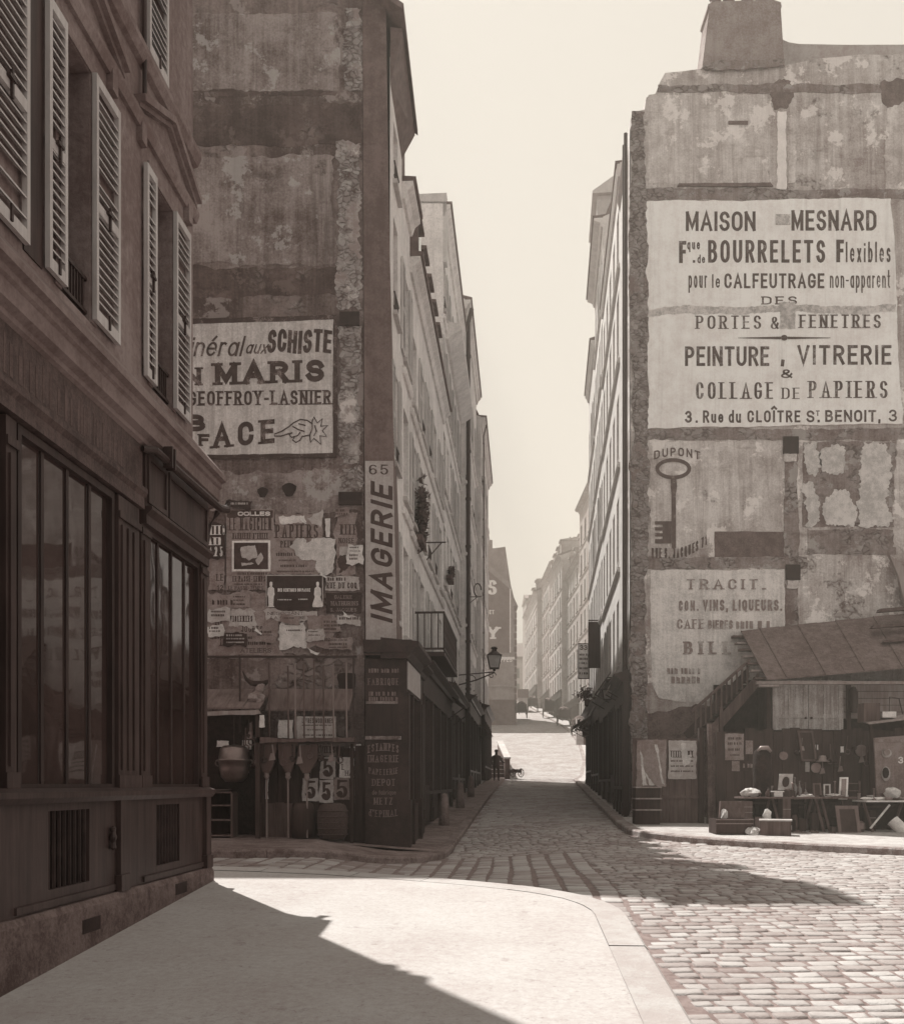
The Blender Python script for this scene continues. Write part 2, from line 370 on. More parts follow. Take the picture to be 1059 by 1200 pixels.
def scribble(mb, F, u0, u1, v0, v1, n=.004, rg=None, word=(.35, 1.1)):
    """a line of print too small to read: a row of little ink blocks"""
    rg = rg or rnd; h = v1 - v0; u = u0
    while u < u1 - h * .2:
        l = h * rg.uniform(.3, .6); e = min(u + l, u1)
        mb.add([F.pt(u, v0, n), F.pt(e, v0, n), F.pt(e, v1 - h * rg.uniform(0, .25), n), F.pt(u, v1, n)], [(0, 1, 2, 3)])
        u = e + h * (.18 if rg.random() < .78 else .6)
def ragged(pts, step, amp, rg=None):
    """an outline broken up at two scales, like the edge of a patch of plaster"""
    rg = rg or rnd; o = []; step = step * .35; w = 0
    for i, (a, b) in enumerate(zip(pts, pts[1:] + pts[:1])):
        L = math.hypot(b[0] - a[0], b[1] - a[1]); k = max(1, int(L / step)); nx, ny = (b[1] - a[1]) / max(L, 1e-6), -(b[0] - a[0]) / max(L, 1e-6)
        for j in range(k):
            t = j / k; w = w * .78 + rg.uniform(-amp, amp) * .75; q = w + rg.uniform(-amp, amp) * .25
            o.append((a[0] + (b[0] - a[0]) * t + nx * q, a[1] + (b[1] - a[1]) * t + ny * q))
    return o
def rect(u0, u1, v0, v1): return [(u0, v0), (u1, v0), (u1, v1), (u0, v1)]
# ================================================================ GROUND
def lerp_tab(tab, x):
    if x <= tab[0][0]: return tab[0][1]
    for (a, b), (c, d) in zip(tab, tab[1:]):
        if x <= c: return b + (d - b) * (x - a) / (c - a)
    return tab[-1][1]
PROF = [(-10, -2.67), (11, -1.2), (19, -1.2), (63, .3), (66, .55), (110, 6.6), (170, 13.9), (260, 20), (700, 20)]
def ss(t): t = max(0, min(1, t)); return t * t * (3 - 2 * t)
def RD(x, y):                 # height of the road relative to eye level
    c = .15 * (1 - ss((x + .5) / 3.5)) * ss((x + 2.4) / 1.6) * ss((y - 11) / 4) * (1 - ss((y - 19) / 25))
    return lerp_tab(PROF, y) - c
def PV(x, y): return -1.84 + .07 * y     # near pavement
LK = lambda y: -.2 + .0775 * (y - 16.7)  # left street kerb
RKT = [(16.4, 7.55), (19.8, 4.66), (20.9, 4.02), (21.7, 3.88), (24, 4.02), (38.3, 5.35), (60, 7.43), (66, 8.6), (75, 10.0), (88, 11.3), (100, 12.0), (170, 12.4)]
RK = lambda y: lerp_tab(RKT, y)

def paving(name, lo, hi):
    m, n, p = nmat(name); a = noise(n, 1.1, 6, .65); c = noise(n, 55, 4, .75); d = noise(n, 5.5, 8, .8)
    col = mixc(n, mapr(n, math_(n, 'ADD', math_(n, 'MULTIPLY', a, .35), math_(n, 'MULTIPLY', noise(n, 18, 6, .8), .65)), .36, .6, 0, 1), tint(lo), tint(hi))
    pos = n.nodes.new('ShaderNodeNewGeometry').outputs['Position']; mp = n.nodes.new('ShaderNodeMapping'); mp.inputs['Scale'].default_value = (.8, .42, 1); mp.inputs['Rotation'].default_value = (0, 0, .5)
    ds = n.nodes.new('ShaderNodeTexNoise'); ds.inputs['Scale'].default_value = 2.5; ds.inputs['Detail'].default_value = 6; n.links.new(pos, ds.inputs['Vector'])
    ad = n.nodes.new('ShaderNodeMix'); ad.data_type = 'VECTOR'; ad.inputs[0].default_value = .12; n.links.new(pos, ad.inputs[4]); n.links.new(ds.outputs['Color'], ad.inputs[5]); n.links.new(ad.outputs[1], mp.inputs[0])
    v = n.nodes.new('ShaderNodeTexVoronoi'); v.feature = 'DISTANCE_TO_EDGE'; v.inputs['Scale'].default_value = 1; n.links.new(mp.outputs[0], v.inputs['Vector'])
    cr = math_(n, 'MULTIPLY', mapr(n, v.outputs['Distance'], .001, .006, 1, 0), mapr(n, noise(n, 1.3, 4, .6), .54, .60, 0, 1))
    col = mixc(n, math_(n, 'MULTIPLY', cr, .06), col, tint(lo * .35))
    col = mixc(n, mapr(n, d, .58, .64, 0, .4), col, tint(lo * .5)); col = mixc(n, mapr(n, noise(n, 21, 4, .8), .60, .68, 0, .5), col, tint(lo * .4)); col = mixc(n, mapr(n, noise(n, .6, 5, .6), .55, .68, 0, .22), col, tint(lo * .7))
    n.links.new(col, p.inputs['Base Color']); p.inputs['Roughness'].default_value = .9
    bump(n, p, math_(n, 'ADD', math_(n, 'MULTIPLY', c, .4), a), .008); return m
M_pave = paving('pavement_asphalt', .31, .43)
M_kerb = plaster('kerb_granite', .33, .40, 2.2, 0, .8, .01)
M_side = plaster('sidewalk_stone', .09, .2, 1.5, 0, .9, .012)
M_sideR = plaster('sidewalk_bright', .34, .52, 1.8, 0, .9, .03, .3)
M_joint = flat('joint_dirt', .15, .95, .4, 9, .01)
M_hill = plaster('road_distant', .28, .46, 1.6, 0, .95, .05, .2)

def setts_mat(name, lo, hi):
    m, n, p = nmat(name)
    g = n.nodes.new('ShaderNodeNewGeometry'); r = g.outputs['Random Per Island']
    a = noise(n, 9, 5, .7); b = noise(n, .5, 3, .5); c = noise(n, 60, 3, .6)
    x = math_(n, 'ADD', math_(n, 'MULTIPLY', r, .3), math_(n, 'ADD', math_(n, 'MULTIPLY', a, .3), math_(n, 'MULTIPLY', b, .5)))
    n.links.new(mixc(n, mapr(n, x, .3, .8, 0, 1), tint(lo), tint(hi)), p.inputs['Base Color'])
    p.inputs['Roughness'].default_value = .75; p.inputs['Specular IOR Level'].default_value = .3
    bump(n, p, math_(n, 'ADD', a, math_(n, 'MULTIPLY', c, .4)), .012); return m
M_sett = setts_mat('road_setts', .15, .42)

mb = MB()                      # one sheet to the horizon
xs = [-400, -120, -40, -20] + [-12, -9, -7, -5, -4] + [-3 + .5 * i for i in range(15)] + [5, 6, 7, 8, 10, 12, 14, 18] + [24, 40, 120, 400]
ys = [-30, -10, -4, 0, 3, 6, 9, 11, 12, 13, 14, 15, 16, 17, 18, 19] + list(range(20, 63, 2)) + [63, 66, 70] + list(range(80, 181, 10)) + [200, 230, 260, 400, 700]
for i in range(len(xs) - 1):
    for j in range(len(ys) - 1):
        q = [(xs[i], ys[j]), (xs[i + 1], ys[j]), (xs[i + 1], ys[j + 1]), (xs[i], ys[j + 1])]
        mb.add([(x, y, RD(x, y) + E - .014) for x, y in q], [(0, 1, 2, 3)])
structure('ground', mb, M_joint, fix=False)
mb = MB()
for (y0, y1) in zip([63.2, 66, 70, 75, 80, 85, 90, 100, 110, 120, 140, 170], [66, 70, 75, 80, 85, 90, 100, 110, 120, 140, 170, 260]):
    mb.add([(-30, y0, RD(0, y0) + E), (45, y0, RD(0, y0) + E), (45, y1, RD(0, y1) + E), (-30, y1, RD(0, y1) + E)], [(0, 1, 2, 3)])
structure('hill_road', mb, M_hill, fix=False)

# near pavement with its kerb stones
curb = [(1.13 + .055 * y, y) for y in (-6, -3, 0, 2, 4, 5, 6, 7, 8, 8.7)] + [(1.635, 9.2), (1.55, 9.65), (1.36, 10.05), (1.05, 10.4), (.62, 10.72), (.1, 11.0), (-.6, 11.32), (-1.4, 11.62), (-2.3, 11.85), (-3.2, 12.0), (-5, 12.2), (-9, 12.5)]
def offset_in(line, w):
    o = []
    for i, p in enumerate(line):
        a = line[max(0, i - 1)]; b = line[min(len(line) - 1, i + 1)]
        d = Vector((b[0] - a[0], b[1] - a[1])).normalized(); o.append((p[0] - d.y * w, p[1] + d.x * w))
    return o
inner = offset_in(curb, .31)
zp = lambda x, y, dz=0: (x, y, PV(x, y) + E + dz)
mb = MB(); ring = inner + [(-9, -6)]
mb.add([zp(*p) for p in ring], [tuple(range(len(ring)))])
structure('near_pavement', mb, M_pave, fix=False)
def kerb_line(line, inn, zf, drop, step, name):
    mb = MB(); tot = []
    # resample to stones
    pts = [Vector(p) for p in line]; qts = [Vector(p) for p in inn]
    L = [0]
    for a, b in zip(pts, pts[1:]): L.append(L[-1] + (b - a).length)
    def at(arr, s):
        for i in range(len(L) - 1):
            if s <= L[i + 1] + 1e-9:
                t = (s - L[i]) / (L[i + 1] - L[i]); return arr[i].lerp(arr[i + 1], t)
        return arr[-1]
    s = 0
    while s < L[-1] - .05:
        ln = step * rnd.uniform(.8, 1.2); e = min(s + ln, L[-1]); k = 4
        dz = rnd.uniform(-.004, .004)
        for i in range(k):
            a = s + (e - s) * i / k + (.003 if i == 0 else 0); b = s + (e - s) * (i + 1) / k - (.003 if i == k - 1 else 0)
            A, B, Cc, D = at(pts, a), at(pts, b), at(qts, b), at(qts, a)
            top = lambda p, z=0: (p.x, p.y, zf(p.x, p.y) + E + .006 + dz + z)
            Ai, Bi = A.lerp(D, .1), B.lerp(Cc, .1)
            mb.add([top(Ai), top(Bi), top(Cc), top(D), top(A, -.03), top(B, -.03), top(A, -drop), top(B, -drop)],
                   [(0, 1, 2, 3), (4, 5, 1, 0), (6, 7, 5, 4)])
        s = e
    structure(name, mb, M_kerb, fix=False)
kerb_line(curb, inner, PV, .24, 1.1, 'near_kerb')

# left street pavement
lp = [(-9, 15.9), (-4, 15.95), (-2.4, 16.1), (-1.3, 16.4), (-.7, 16.7), (-.3, 17.3)] + [(LK(y), y) for y in (18, 20, 24, 30, 36, 42, 48, 54, 60, 63)]
zl = lambda x, y: RD(x, y) + .1 + .13 * ss((-1.5 - x) / 1.5) * ss((y - 15) / 4)
def strip(name, line, far_fn, zf, mat):
    mb = MB()
    for (a, b) in zip(line, line[1:]):
        c, d = far_fn(b), far_fn(a)
        mb.add([(p[0], p[1], zf(*p) + E) for p in (a, b, c, d)], [(0, 1, 2, 3)])
    structure(name, mb, mat, fix=False)
lin = [(p[0], p[1]) for p in offset_in(lp, .2)]
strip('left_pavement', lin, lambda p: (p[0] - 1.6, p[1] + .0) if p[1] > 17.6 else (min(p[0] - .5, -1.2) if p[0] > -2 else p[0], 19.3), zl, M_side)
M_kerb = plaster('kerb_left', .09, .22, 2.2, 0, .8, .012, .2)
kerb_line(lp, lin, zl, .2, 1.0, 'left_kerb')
# right pavement
rp = [(RK(y), y) for y in (168, 140, 120, 110, 100, 88, 75, 70, 66, 63, 60, 52, 44, 38.3, 34, 30, 27, 24, 22.6, 21.7, 20.9, 20.3, 19.8)] + [(5.6, 18.7), (6.6, 17.5), (7.55, 16.4), (9, 14.9), (11, 13), (14, 10.4), (20, 6)]
rp = rp[::-1]
zr = lambda x, y: RD(x, y) + .12
rin = offset_in(rp, -.25)
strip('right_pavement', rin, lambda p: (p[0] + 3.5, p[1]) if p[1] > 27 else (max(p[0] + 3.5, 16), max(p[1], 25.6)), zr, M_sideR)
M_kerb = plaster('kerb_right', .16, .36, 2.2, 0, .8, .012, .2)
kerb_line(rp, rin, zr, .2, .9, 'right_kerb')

def pip(x, y, poly):
    c = False; j = len(poly) - 1
    for i in range(len(poly)):
        xi, yi = poly[i]; xj, yj = poly[j]
        if (yi > y) != (yj > y) and x < (xj - xi) * (y - yi) / (yj - yi) + xi: c = not c
        j = i
    return c
nearp = curb + [(-9, -8), (1, -8)]; leftp = lp + [(-9, 63)]; rightp = rp + [(60, 75), (60, 6)]
def on_road(x, y): return not pip(x, y, nearp) and not pip(x, y, leftp) and not pip(x, y, rightp)
mb = MB()
def stone(cx, cy, ux, uy, l, w, jl, jw):
    """one sett: length l along (ux,uy), width w across, joints jl/jw"""
    z0 = RD(cx, cy) + E; hx, hy = (l - jl) / 2, (w - jw) / 2
    if hx < .02 or hy < .02: return
    dz = rnd.uniform(-.008, .005); ta, tb = rnd.uniform(-.03, .03), rnd.uniform(-.03, .03); vs = []
    for lev, ins in ((-.05, 0), (-.007, .006), (0, .026)):
        for sx, sy in ((-1, -1), (1, -1), (1, 1), (-1, 1)):
            a = sx * (hx - ins + rnd.uniform(-.014, .004)); b = sy * (hy - ins + rnd.uniform(-.012, .004))
            x = cx + ux * a - uy * b; y = cy + uy * a + ux * b
            vs.append((x, y, RD(x, y) + E + lev + (dz + ta * a + tb * b if lev > -.04 else 0)))
    mb.add(vs, [(8, 9, 10, 11)] + [(o + i, o + (i + 1) % 4, o + 4 + (i + 1) % 4, o + 4 + i) for o in (0, 4) for i in range(4)])
zoneX = lambda y: 1.7 + .06 * (y - 10)
# courses running away from the camera, in front of the shops
c = -9.0; k = 0
while c < 2.3:
    wcol = rnd.uniform(.27, .33); y = 9 + rnd.uniform(0, .2)
    while y < 18.6:
        l = rnd.uniform(.2, .3); cx = c + .06 * (y - 12) + .012 * math.sin(y * 1.3 + k); cy = y + l / 2
        if on_road(cx, cy) and cx < zoneX(cy) + .06 and cy < 17.6: stone(cx, cy, .06, 1, l, wcol, .014, .045)
        y += l
    c += wcol; k += 1
# courses running across the street
y = 2.4; k = 0
while y < 63.2:
    w = rnd.uniform(.13, .165); far = y > 24
    x0 = -9 if y < 17.6 else LK(y) - .3
    x = (zoneX(y) + .08 if y < 17.6 else x0) + rnd.uniform(0, .1); x1 = min(RK(max(y, 16.4)) + .2 if y > 16.4 else 14, 14)
    if y < 9.3: x = 1.0 + rnd.uniform(0, .2)
    while x < x1:
        l = rnd.uniform(.16, .27) if not far else rnd.uniform(.3, .5)
        cx = x + l / 2; cy = y + w / 2 + .05 * (cx - 2) + .03 * math.sin(cx * .8 + y * .3)
        if on_road(cx + .03, cy) and (cy >= 17.6 or cx >= zoneX(cy) + .12): stone(cx, cy, 1, .05 + rnd.uniform(-.02, .02), l, w, .010, .013)
        x += l
    y += w; k += 1
structure('cobbled_road', mb, M_sett, smooth=True, fix=False)

# ================================================================ SHARED BUILDERS
M_glass = glass('window_glass', .035)
M_glassd = glass('shop_glass', .028, .03)
M_paint = wood('dark_shop_paint', .012, .034, (9, 9, .7), .5)
M_paint2 = wood('brown_shop_paint', .017, .05, (9, 9, .7), .5)
M_iron = flat('black_iron', .028, .5, .4, 20, .001)
M_sash = flat('window_paint', .42, .6, .2, 9, .001)
M_shut = wood('shutter_paint', .42, .6, (10, 10, 1.2), .65)
M_zinc = flat('zinc', .20, .45, .35, 3, .003, .3)
M_slate = flat('roof_slate', .11, .6, .4, 5, .006)
M_white = plaster('sign_white', .72, .86, 1.5, .35, .8, .004, 0, .5, .35)
M_ink = worn_ink('sign_ink', .03, .075, .42, .6)
M_dark = flat('dark_recess', .02, .9, .5, 5, .004)

def facade(F, u0, u1, v0, v1, ops, n=0.0, rev=.22):
    """a wall with real openings and their reveals; ops = (u0,u1,v0,v1)"""
    mb = MB(); us = sorted({u0, u1, *[o[0] for o in ops], *[o[1] for o in ops]}); vs = sorted({v0, v1, *[o[2] for o in ops], *[o[3] for o in ops]})
    for a, b in zip(us, us[1:]):
        for c, d in zip(vs, vs[1:]):
            m_, k_ = (a + b) / 2, (c + d) / 2
            if any(o[0] < m_ < o[1] and o[2] < k_ < o[3] for o in ops): continue
            mb.add([F.pt(a, c, n), F.pt(b, c, n), F.pt(b, d, n), F.pt(a, d, n)], [(0, 1, 2, 3)])
    for a, b, c, d in ops:
        for (p, q) in (((a, c), (b, c)), ((b, c), (b, d)), ((b, d), (a, d)), ((a, d), (a, c))):
            mb.add([F.pt(p[0], p[1], n), F.pt(q[0], q[1], n), F.pt(q[0], q[1], n - rev), F.pt(p[0], p[1], n - rev)], [(0, 1, 2, 3)])
    return mb
class Local(Frame):
    """local frame for meshes that are placed by matrix: u = local x, v = local z, n = local y"""
    def __init__(s): pass
    def pt(s, u, v, n=0): return Vector((u, n, v))
LOC = Local()
CACHE = {}
def win_meshes(w, h, style):
    key = (round(w, 2), round(h, 2), style)
    if key in CACHE: return CACHE[key]
    a0, a1 = (-.17, -.11) if style != 'flush' else (-.08, -.03); f = MB(); t = .055; fr = M_sash if style != 'far' else M_paint2
    f.box(LOC, -w / 2, -w / 2 + t, 0, h, a0, a1); f.box(LOC, w / 2 - t, w / 2, 0, h, a0, a1)
    f.box(LOC, -w / 2 + t, w / 2 - t, 0, t, a0, a1); f.box(LOC, -w / 2 + t, w / 2 - t, h - t, h, a0, a1); f.box(LOC, -.035, .035, t, h - t, a0 + .005, a1 + .005)
    for i in (1, 2): f.box(LOC, -w / 2 + t, w / 2 - t, h * i / 3 - .015, h * i / 3 + .015, a0 + .01, a1 - .01)
    f.box(LOC, -w / 2 - .08, w / 2 + .08, -.09, -.004, -.1, .02 if style == 'flush' else .09)       # sill
    p = MB(); p.box(LOC, -w / 2 + .01, w / 2 - .01, .01, h - .01, a0 - .015, a0 - .002)
    s = MB(); lw = w / 2; nsl = max(8, int(h / .075)) if style != 'far' else 0
    s.box(LOC, 0, .055, 0, h, 0, .036); s.box(LOC, lw - .055, lw, 0, h, 0, .036); s.box(LOC, .055, lw - .055, 0, .07, 0, .036); s.box(LOC, .055, lw - .055, h - .07, h, 0, .036); s.box(LOC, .055, lw - .055, h * .45, h * .45 + .06, 0, .034)
    for i in range(nsl):
        z = .09 + (h - .18) * i / nsl
        s.hexa([LOC.pt(.055, z, .004), LOC.pt(lw - .055, z, .004), LOC.pt(lw - .055, z + .012, .004), LOC.pt(.055, z + .012, .004),
                LOC.pt(.055, z - .03, .032), LOC.pt(lw - .055, z - .03, .032), LOC.pt(lw - .055, z - .018, .032), LOC.pt(.055, z - .018, .032)])
    if not nsl: s.box(LOC, .055, lw - .055, .07, h - .07, .008, .02)
    r = MB()
    for z in (.1, .38): r.box(LOC, -w / 2, w / 2, z, z + .03, .01, .035)
    for i in range(1, 9): x = -w / 2 + w * i / 9; r.box(LOC, x - .007, x + .007, .13, .38, .015, .03)
    CACHE[key] = (mesh_of('window', f, fr), mesh_of('pane', p, M_glass if style != 'far' else M_dark), mesh_of('shutter', s, M_shut), mesh_of('window_rail', r, M_iron))
    return CACHE[key]
def window(rt, F, u, v, w, h, style='std', shutters=0, rail=False, n=0.0, ang=0.0):
    """a window part with its pane and shutters, set in the opening whose sill centre is (u,v) on frame F"""
    mw, mp, ms, mr = win_meshes(w, h, style)
    M = F.mat(u, v, n); M.translation -= BASE[rt]
    o = obj('window', mw, rt, M); obj('pane', mp, o)
    if shutters:
        for sgn in ((1, -1) if shutters == 2 else (1,)):
            S = Matrix.Translation((sgn * (w / 2 + .01), .015, .0)) @ Matrix.Rotation((0 if sgn > 0 else math.pi), 4, 'Z')
            if sgn < 0: S = Matrix.Translation((-(w / 2 + .01), .051, 0)) @ Matrix.Rotation(math.pi, 4, 'Z')
            S = S @ Matrix.Rotation(sgn * 0 + (ang if sgn > 0 else -ang), 4, 'Z')
            obj('shutter', ms, o, S)
    if rail: obj('window_rail', mr, o)
    return o
def shopfront(rt, F, u0, u1, vb, vt, n, mat, ndoor=1, bays=3, seedv=1):
    """a wooden shopfront standing n metres in front of the facade, from vb at the ground up to the cornice at vt"""
    r = random.Random(seedv); fas = vt - .75
    b = MB(); b.box(F, u0, u1, fas, vt - .2, -.05, n)
    b.prof(F, [(-.02, vt - .2), (n + .06, vt - .2), (n + .1, vt - .12), (n + .25, vt - .04), (n + .25, vt), (-.02, vt + .12)], u0 - .02, u1 + .02)
    w = (u1 - u0) / bays
    for i in range(bays + 1):
        c = min(max(u0 + w * i, u0 + .09), u1 - .09); b.box(F, c - .09, c + .09, vb, fas, -.05, n + .02); b.box(F, c - .11, c + .11, vb, vb + .35, -.05, n + .045)
    sh = part(rt, 'shopfront', b, mat)
    for i in range(bays):
        a, c = max(u0 + w * i, u0 + .02) + .1, min(u0 + w * (i + 1), u1 - .02) - .1
        door = i == ndoor
        g = MB(); g.box(F, a, c, vb + (.75 if not door else .9), fas, -.02, n - .12)
        part(rt, 'shop_pane', g, M_glassd, sh)
        p = MB(); p.box(F, a, c, vb, vb + (.75 if not door else .9), -.02, n - .05)
        k = max(2, int((c - a) / .5))
        for j in range(k + 1):
            x = a + (c - a) * j / k; p.box(F, x - .02, x + .02, vb + .75, fas, n - .119, n - .07)
        p.box(F, a, c, vb + .68, vb + .77, n - .05, n + .02)
        part(rt, 'shop_door' if door else 'stall_riser', p, mat, sh)
    return sh
def house(name, label, F, u0, u1, vb, eave, floors, ncol, mat, depth=9, group=None, win=(1.0, 1.95), shutter_p=.5, roof='slope', cols=None, style='std', shop=True, shopmat=None, seedv=1, vshop=3.7,
          eave_n=.3, wall_top=None, ends=True, trim=None, roofh=2.6, nshop=.16, bays=3):
    r = random.Random(seedv); um = (u0 + u1) / 2; P0 = F.pt(um, vb, 0)
    rt = root(name, label, 'house', P0, group)
    w, h = win; cw = (u1 - u0) / ncol
    us = cols or [u0 + cw * (i + .5) for i in range(ncol)]
    ops = [(u - w / 2, u + w / 2, v, v + (h if v < eave - 3.4 else h * .85)) for v in floors for u in us if v + h * .85 < eave - .25]
    wb = facade(F, u0 + .003, u1 - .003, vb - .4, eave, ops, 0, .22 if style == 'std' else .1)
    for u in (u0 + .003, u1 - .003):
        wb.add([F.pt(u, vb - .4, 0), F.pt(u, eave, 0), F.pt(u, eave + roofh * .9, -depth / 2), F.pt(u, eave, -depth), F.pt(u, vb - .4, -depth)], [(0, 1, 2, 3, 4)])
    wb.add([F.pt(u0, vb, -depth), F.pt(u1, vb, -depth), F.pt(u1, eave, -depth), F.pt(u0, eave, -depth)], [(0, 1, 2, 3)])
    wall = part(rt, 'wall', wb, mat, fix=False)
    for v in floors[1:]:
        if v < eave - 1: tr = MB(); tr.prof(F, [(0, v - .42), (.05, v - .42), (.09, v - .34), (.09, v - .3), (0, v - .26)], u0 + .01, u1 - .01); part(rt, 'string_course', tr, trim or mat)
    tr = MB(); tr.prof(F, [(0, eave - .4), (.06, eave - .4), (.12, eave - .22), (eave_n - .06, eave - .12), (eave_n - .06, eave - .03), (0, eave - .03)], u0 + .01, u1 - .01)
    part(rt, 'cornice', tr, trim or mat)
    rf = MB(); rr = [(eave_n, eave - .02), (eave_n, eave + .06), (-depth / 2, eave + roofh), (-depth - .2, eave + .06), (-depth - .2, eave - .02)]
    if roof == 'mansard': rr = [(eave_n, eave - .02), (eave_n, eave + .06), (-.1, eave + .1), (-.9, eave + roofh), (-depth / 2, eave + roofh + .9), (-depth - .2, eave + .06), (-depth - .2, eave - .02)]
    rf.prof(F, rr, u0 + .01, u1 - .01)
    part(rt, 'roof', rf, M_slate)
    for o in ops:
        window(rt, F, (o[0] + o[1]) / 2, o[2], w, o[3] - o[2], style, 2 if r.random() < shutter_p else 0, r.random() < .35 and style == 'std')
    if shop: shopfront(rt, F, u0 + .05, u1 - .05, vb, vb + vshop, nshop, shopmat or M_paint, r.randint(0, bays - 1), bays, seedv)
    return rt
def chimney(rt, F, u, v, n, w, d, h, mat, pots=3):
    b = MB(); b.box(F, u - w / 2, u + w / 2, v - 1.2, v + h, n - d, n); b.box(F, u - w / 2 - .06, u + w / 2 + .06, v + h, v + h + .12, n - d - .06, n + .06)
    o = part(rt, 'chimney', b, mat)
    for i in range(pots):
        x = u - w / 2 + w * (i + .5) / pots; M = Matrix.Translation(F.pt(x, v + h + .12, n - d / 2))
        p = MB(); p.lathe(M, [(.13, 0), (.10, .35), (.13, .38), (.12, .45)], 10); part(rt, 'chimney_pot', p, M_slate, o)
    return o
# ================================================================ NEAR CORNER HOUSE (left edge of the picture)
FB = slant(-3.43, .066, 1)
M_lbwall = plaster('corner_house_stone', .13, .23, .8, .6, .85, .008, .12, .5, .5)
M_plinth = plaster('plinth_stone', .06, .15, 1.6, .2, .85, .012, .3)
rt = root('corner_house', 'near corner house with louvred shutters above a dark glazed shopfront and heavy cornice', 'house', (-3.4, 6, -.5))
W0 = -.17
ops = [(7.73, 8.26, 3.9, 6.0), (9.66, 10.21, 3.9, 5.97), (5.5, 6.5, 3.9, 6.0), (9.5, 10.1, 7.12, 9.2), (7.4, 8.2, 7.12, 9.2), (3.2, 4.2, 3.9, 6), (3.2, 4.2, 7.12, 9.2), (9.5, 10.1, 10.1, 12.0)]
wb = facade(FB, -3, 10.9, 3.0, 14, ops, W0, .26)
e0, e1 = FB.pt(10.9, 0, W0), FB.pt(-3, 0, W0)
wb.wbox(-14, e1.x - .35, -3.2, 10.9, -1.2, 15.4)
wb.add([FB.pt(10.9, -1.5, W0), FB.pt(10.9, 14, W0), (-5, 10.9, 14 + E), (-5, 10.9, -1.5 + E)], [(0, 1, 2, 3)])
part(rt, 'wall', wb, M_lbwall, fix=False)
tr = MB(); tr.prof(FB, [(W0, 6.86), (W0 + .05, 6.88), (W0 + .09, 6.96), (W0 + .09, 7.02), (W0, 7.05)], -3, 10.93)
part(rt, 'string_course', tr, M_lbwall); tr = MB(); tr.prof(FB, [(W0, 6.24), (W0 + .04, 6.24), (W0 + .07, 6.32), (W0 + .07, 6.36), (W0, 6.37)], -3, 10.92)
part(rt, 'string_course', tr, M_lbwall); tr = MB(); tr.prof(FB, [(W0, 9.9), (W0 + .09, 9.95), (W0 + .09, 10.0), (W0, 10.05)], -3, 10.93)
part(rt, 'string_course', tr, M_lbwall)
for a, b in ((9.28, 10.72), (7.0, 8.72), (4.9, 6.8)):
    pd = MB(); m_ = (a + b) / 2
    pd.poly(FB, [(a, 6.38), (b, 6.38), (m_, 6.7)], W0, W0 + .03)
    for p, q in (((a - .1, 6.4), (m_, 6.74)), ((m_, 6.74), (b + .1, 6.4))):
        pd.poly(FB, [p, q, (q[0], q[1] + .07), (p[0], p[1] + .07)], W0, W0 + .13); pd.poly(FB, [(p[0], p[1] - .05), (q[0], q[1] - .05), q, p], W0, W0 + .08)
    for x in (a + .06, b - .06): pd.box(FB, x - .06, x + .06, 6.1, 6.38, W0, W0 + .06)
    part(rt, 'pediment', pd, M_lbwall)
sur = MB()
for (a, b, c, d) in ops:
    for (x0, x1, y0, y1) in ((a - .11, a - .005, c, d + .11), (b + .005, b + .11, c, d + .11), (a - .005, b + .005, d + .005, d + .11)): sur.box(FB, x0, x1, y0, y1, W0, W0 + .018)
part(rt, 'window_surround', sur, M_lbwall)
for (a, b, c, d) in ops:
    f = MB(); nn = W0 - .24
    f.box(FB, a, a + .06, c, d, nn - .05, nn); f.box(FB, b - .06, b, c, d, nn - .05, nn); f.box(FB, a + .06, b - .06, d - .06, d, nn - .05, nn); f.box(FB, a + .06, b - .06, c, c + .06, nn - .05, nn); f.box(FB, (a + b) / 2 - .03, (a + b) / 2 + .03, c + .06, d - .06, nn - .05, nn)
    w_ = part(rt, 'window', f, M_paint2); g = MB(); g.box(FB, a, b, c, d, nn - .06, nn - .051); part(rt, 'pane', g, M_glassd, w_)
    if c < 4:
        q = MB()
        for z in (.06, .34): q.box(FB, a, b, c + z, c + z + .03, W0 - .05, W0 - .02)
        for i in range(1, 10): x = a + (b - a) * i / 10; q.box(FB, x - .008, x + .008, c + .06, c + .34, W0 - .045, W0 - .03)
        part(rt, 'window_rail', q, M_iron, w_)
M_lbshut = wood('louvre_paint', .36, .52, (10, 10, 1.2), .6)
def louvre(u0, u1, v0, v1, dark=False):
    s = MB(); st = .045; n0 = W0 + .025; n1 = n0 + .04
    s.box(FB, u0, u0 + st, v0, v1, n0, n1); s.box(FB, u1 - st, u1, v0, v1, n0, n1)
    for z in (v0, (v0 * .55 + v1 * .45), v1 - .08): s.box(FB, u0 + st, u1 - st, z, z + .08 if z != v0 else z + .09, n0 + .001, n1 - .001)
    z = v0 + .12; rl_ = random.Random(int(u0 * 100))
    while z < v1 - .1:
        a, b = u0 + st, u1 - st
        if rl_.random() < .03: z += .078; continue
        z += rl_.uniform(-.006, .006)
        s.hexa([FB.pt(a, z, n0 - .01), FB.pt(b, z, n0 - .01), FB.pt(b, z + .014, n0 - .01), FB.pt(a, z + .014, n0 - .01),
                FB.pt(a, z - .034, n1 - .004), FB.pt(b, z - .034, n1 - .004), FB.pt(b, z - .02, n1 - .004), FB.pt(a, z - .02, n1 - .004)]); z += .078
    o = part(rt, 'shutter', s, M_lbshut)
    c = MB(); m_ = (u0 + u1) / 2; zz = v0 + (v1 - v0) * .47
    c.box(FB, m_ - .012, m_ + .012, zz - .1, zz + .1, n1, n1 + .02); c.box(FB, m_ - .06, m_ + .03, zz + .02, zz + .045, n1, n1 + .03); c.box(FB, m_ - .012, m_ + .012, v0 + .02, v0 + .14, n1, n1 + .015)
    part(rt, 'shutter_latch', c, M_iron, o)
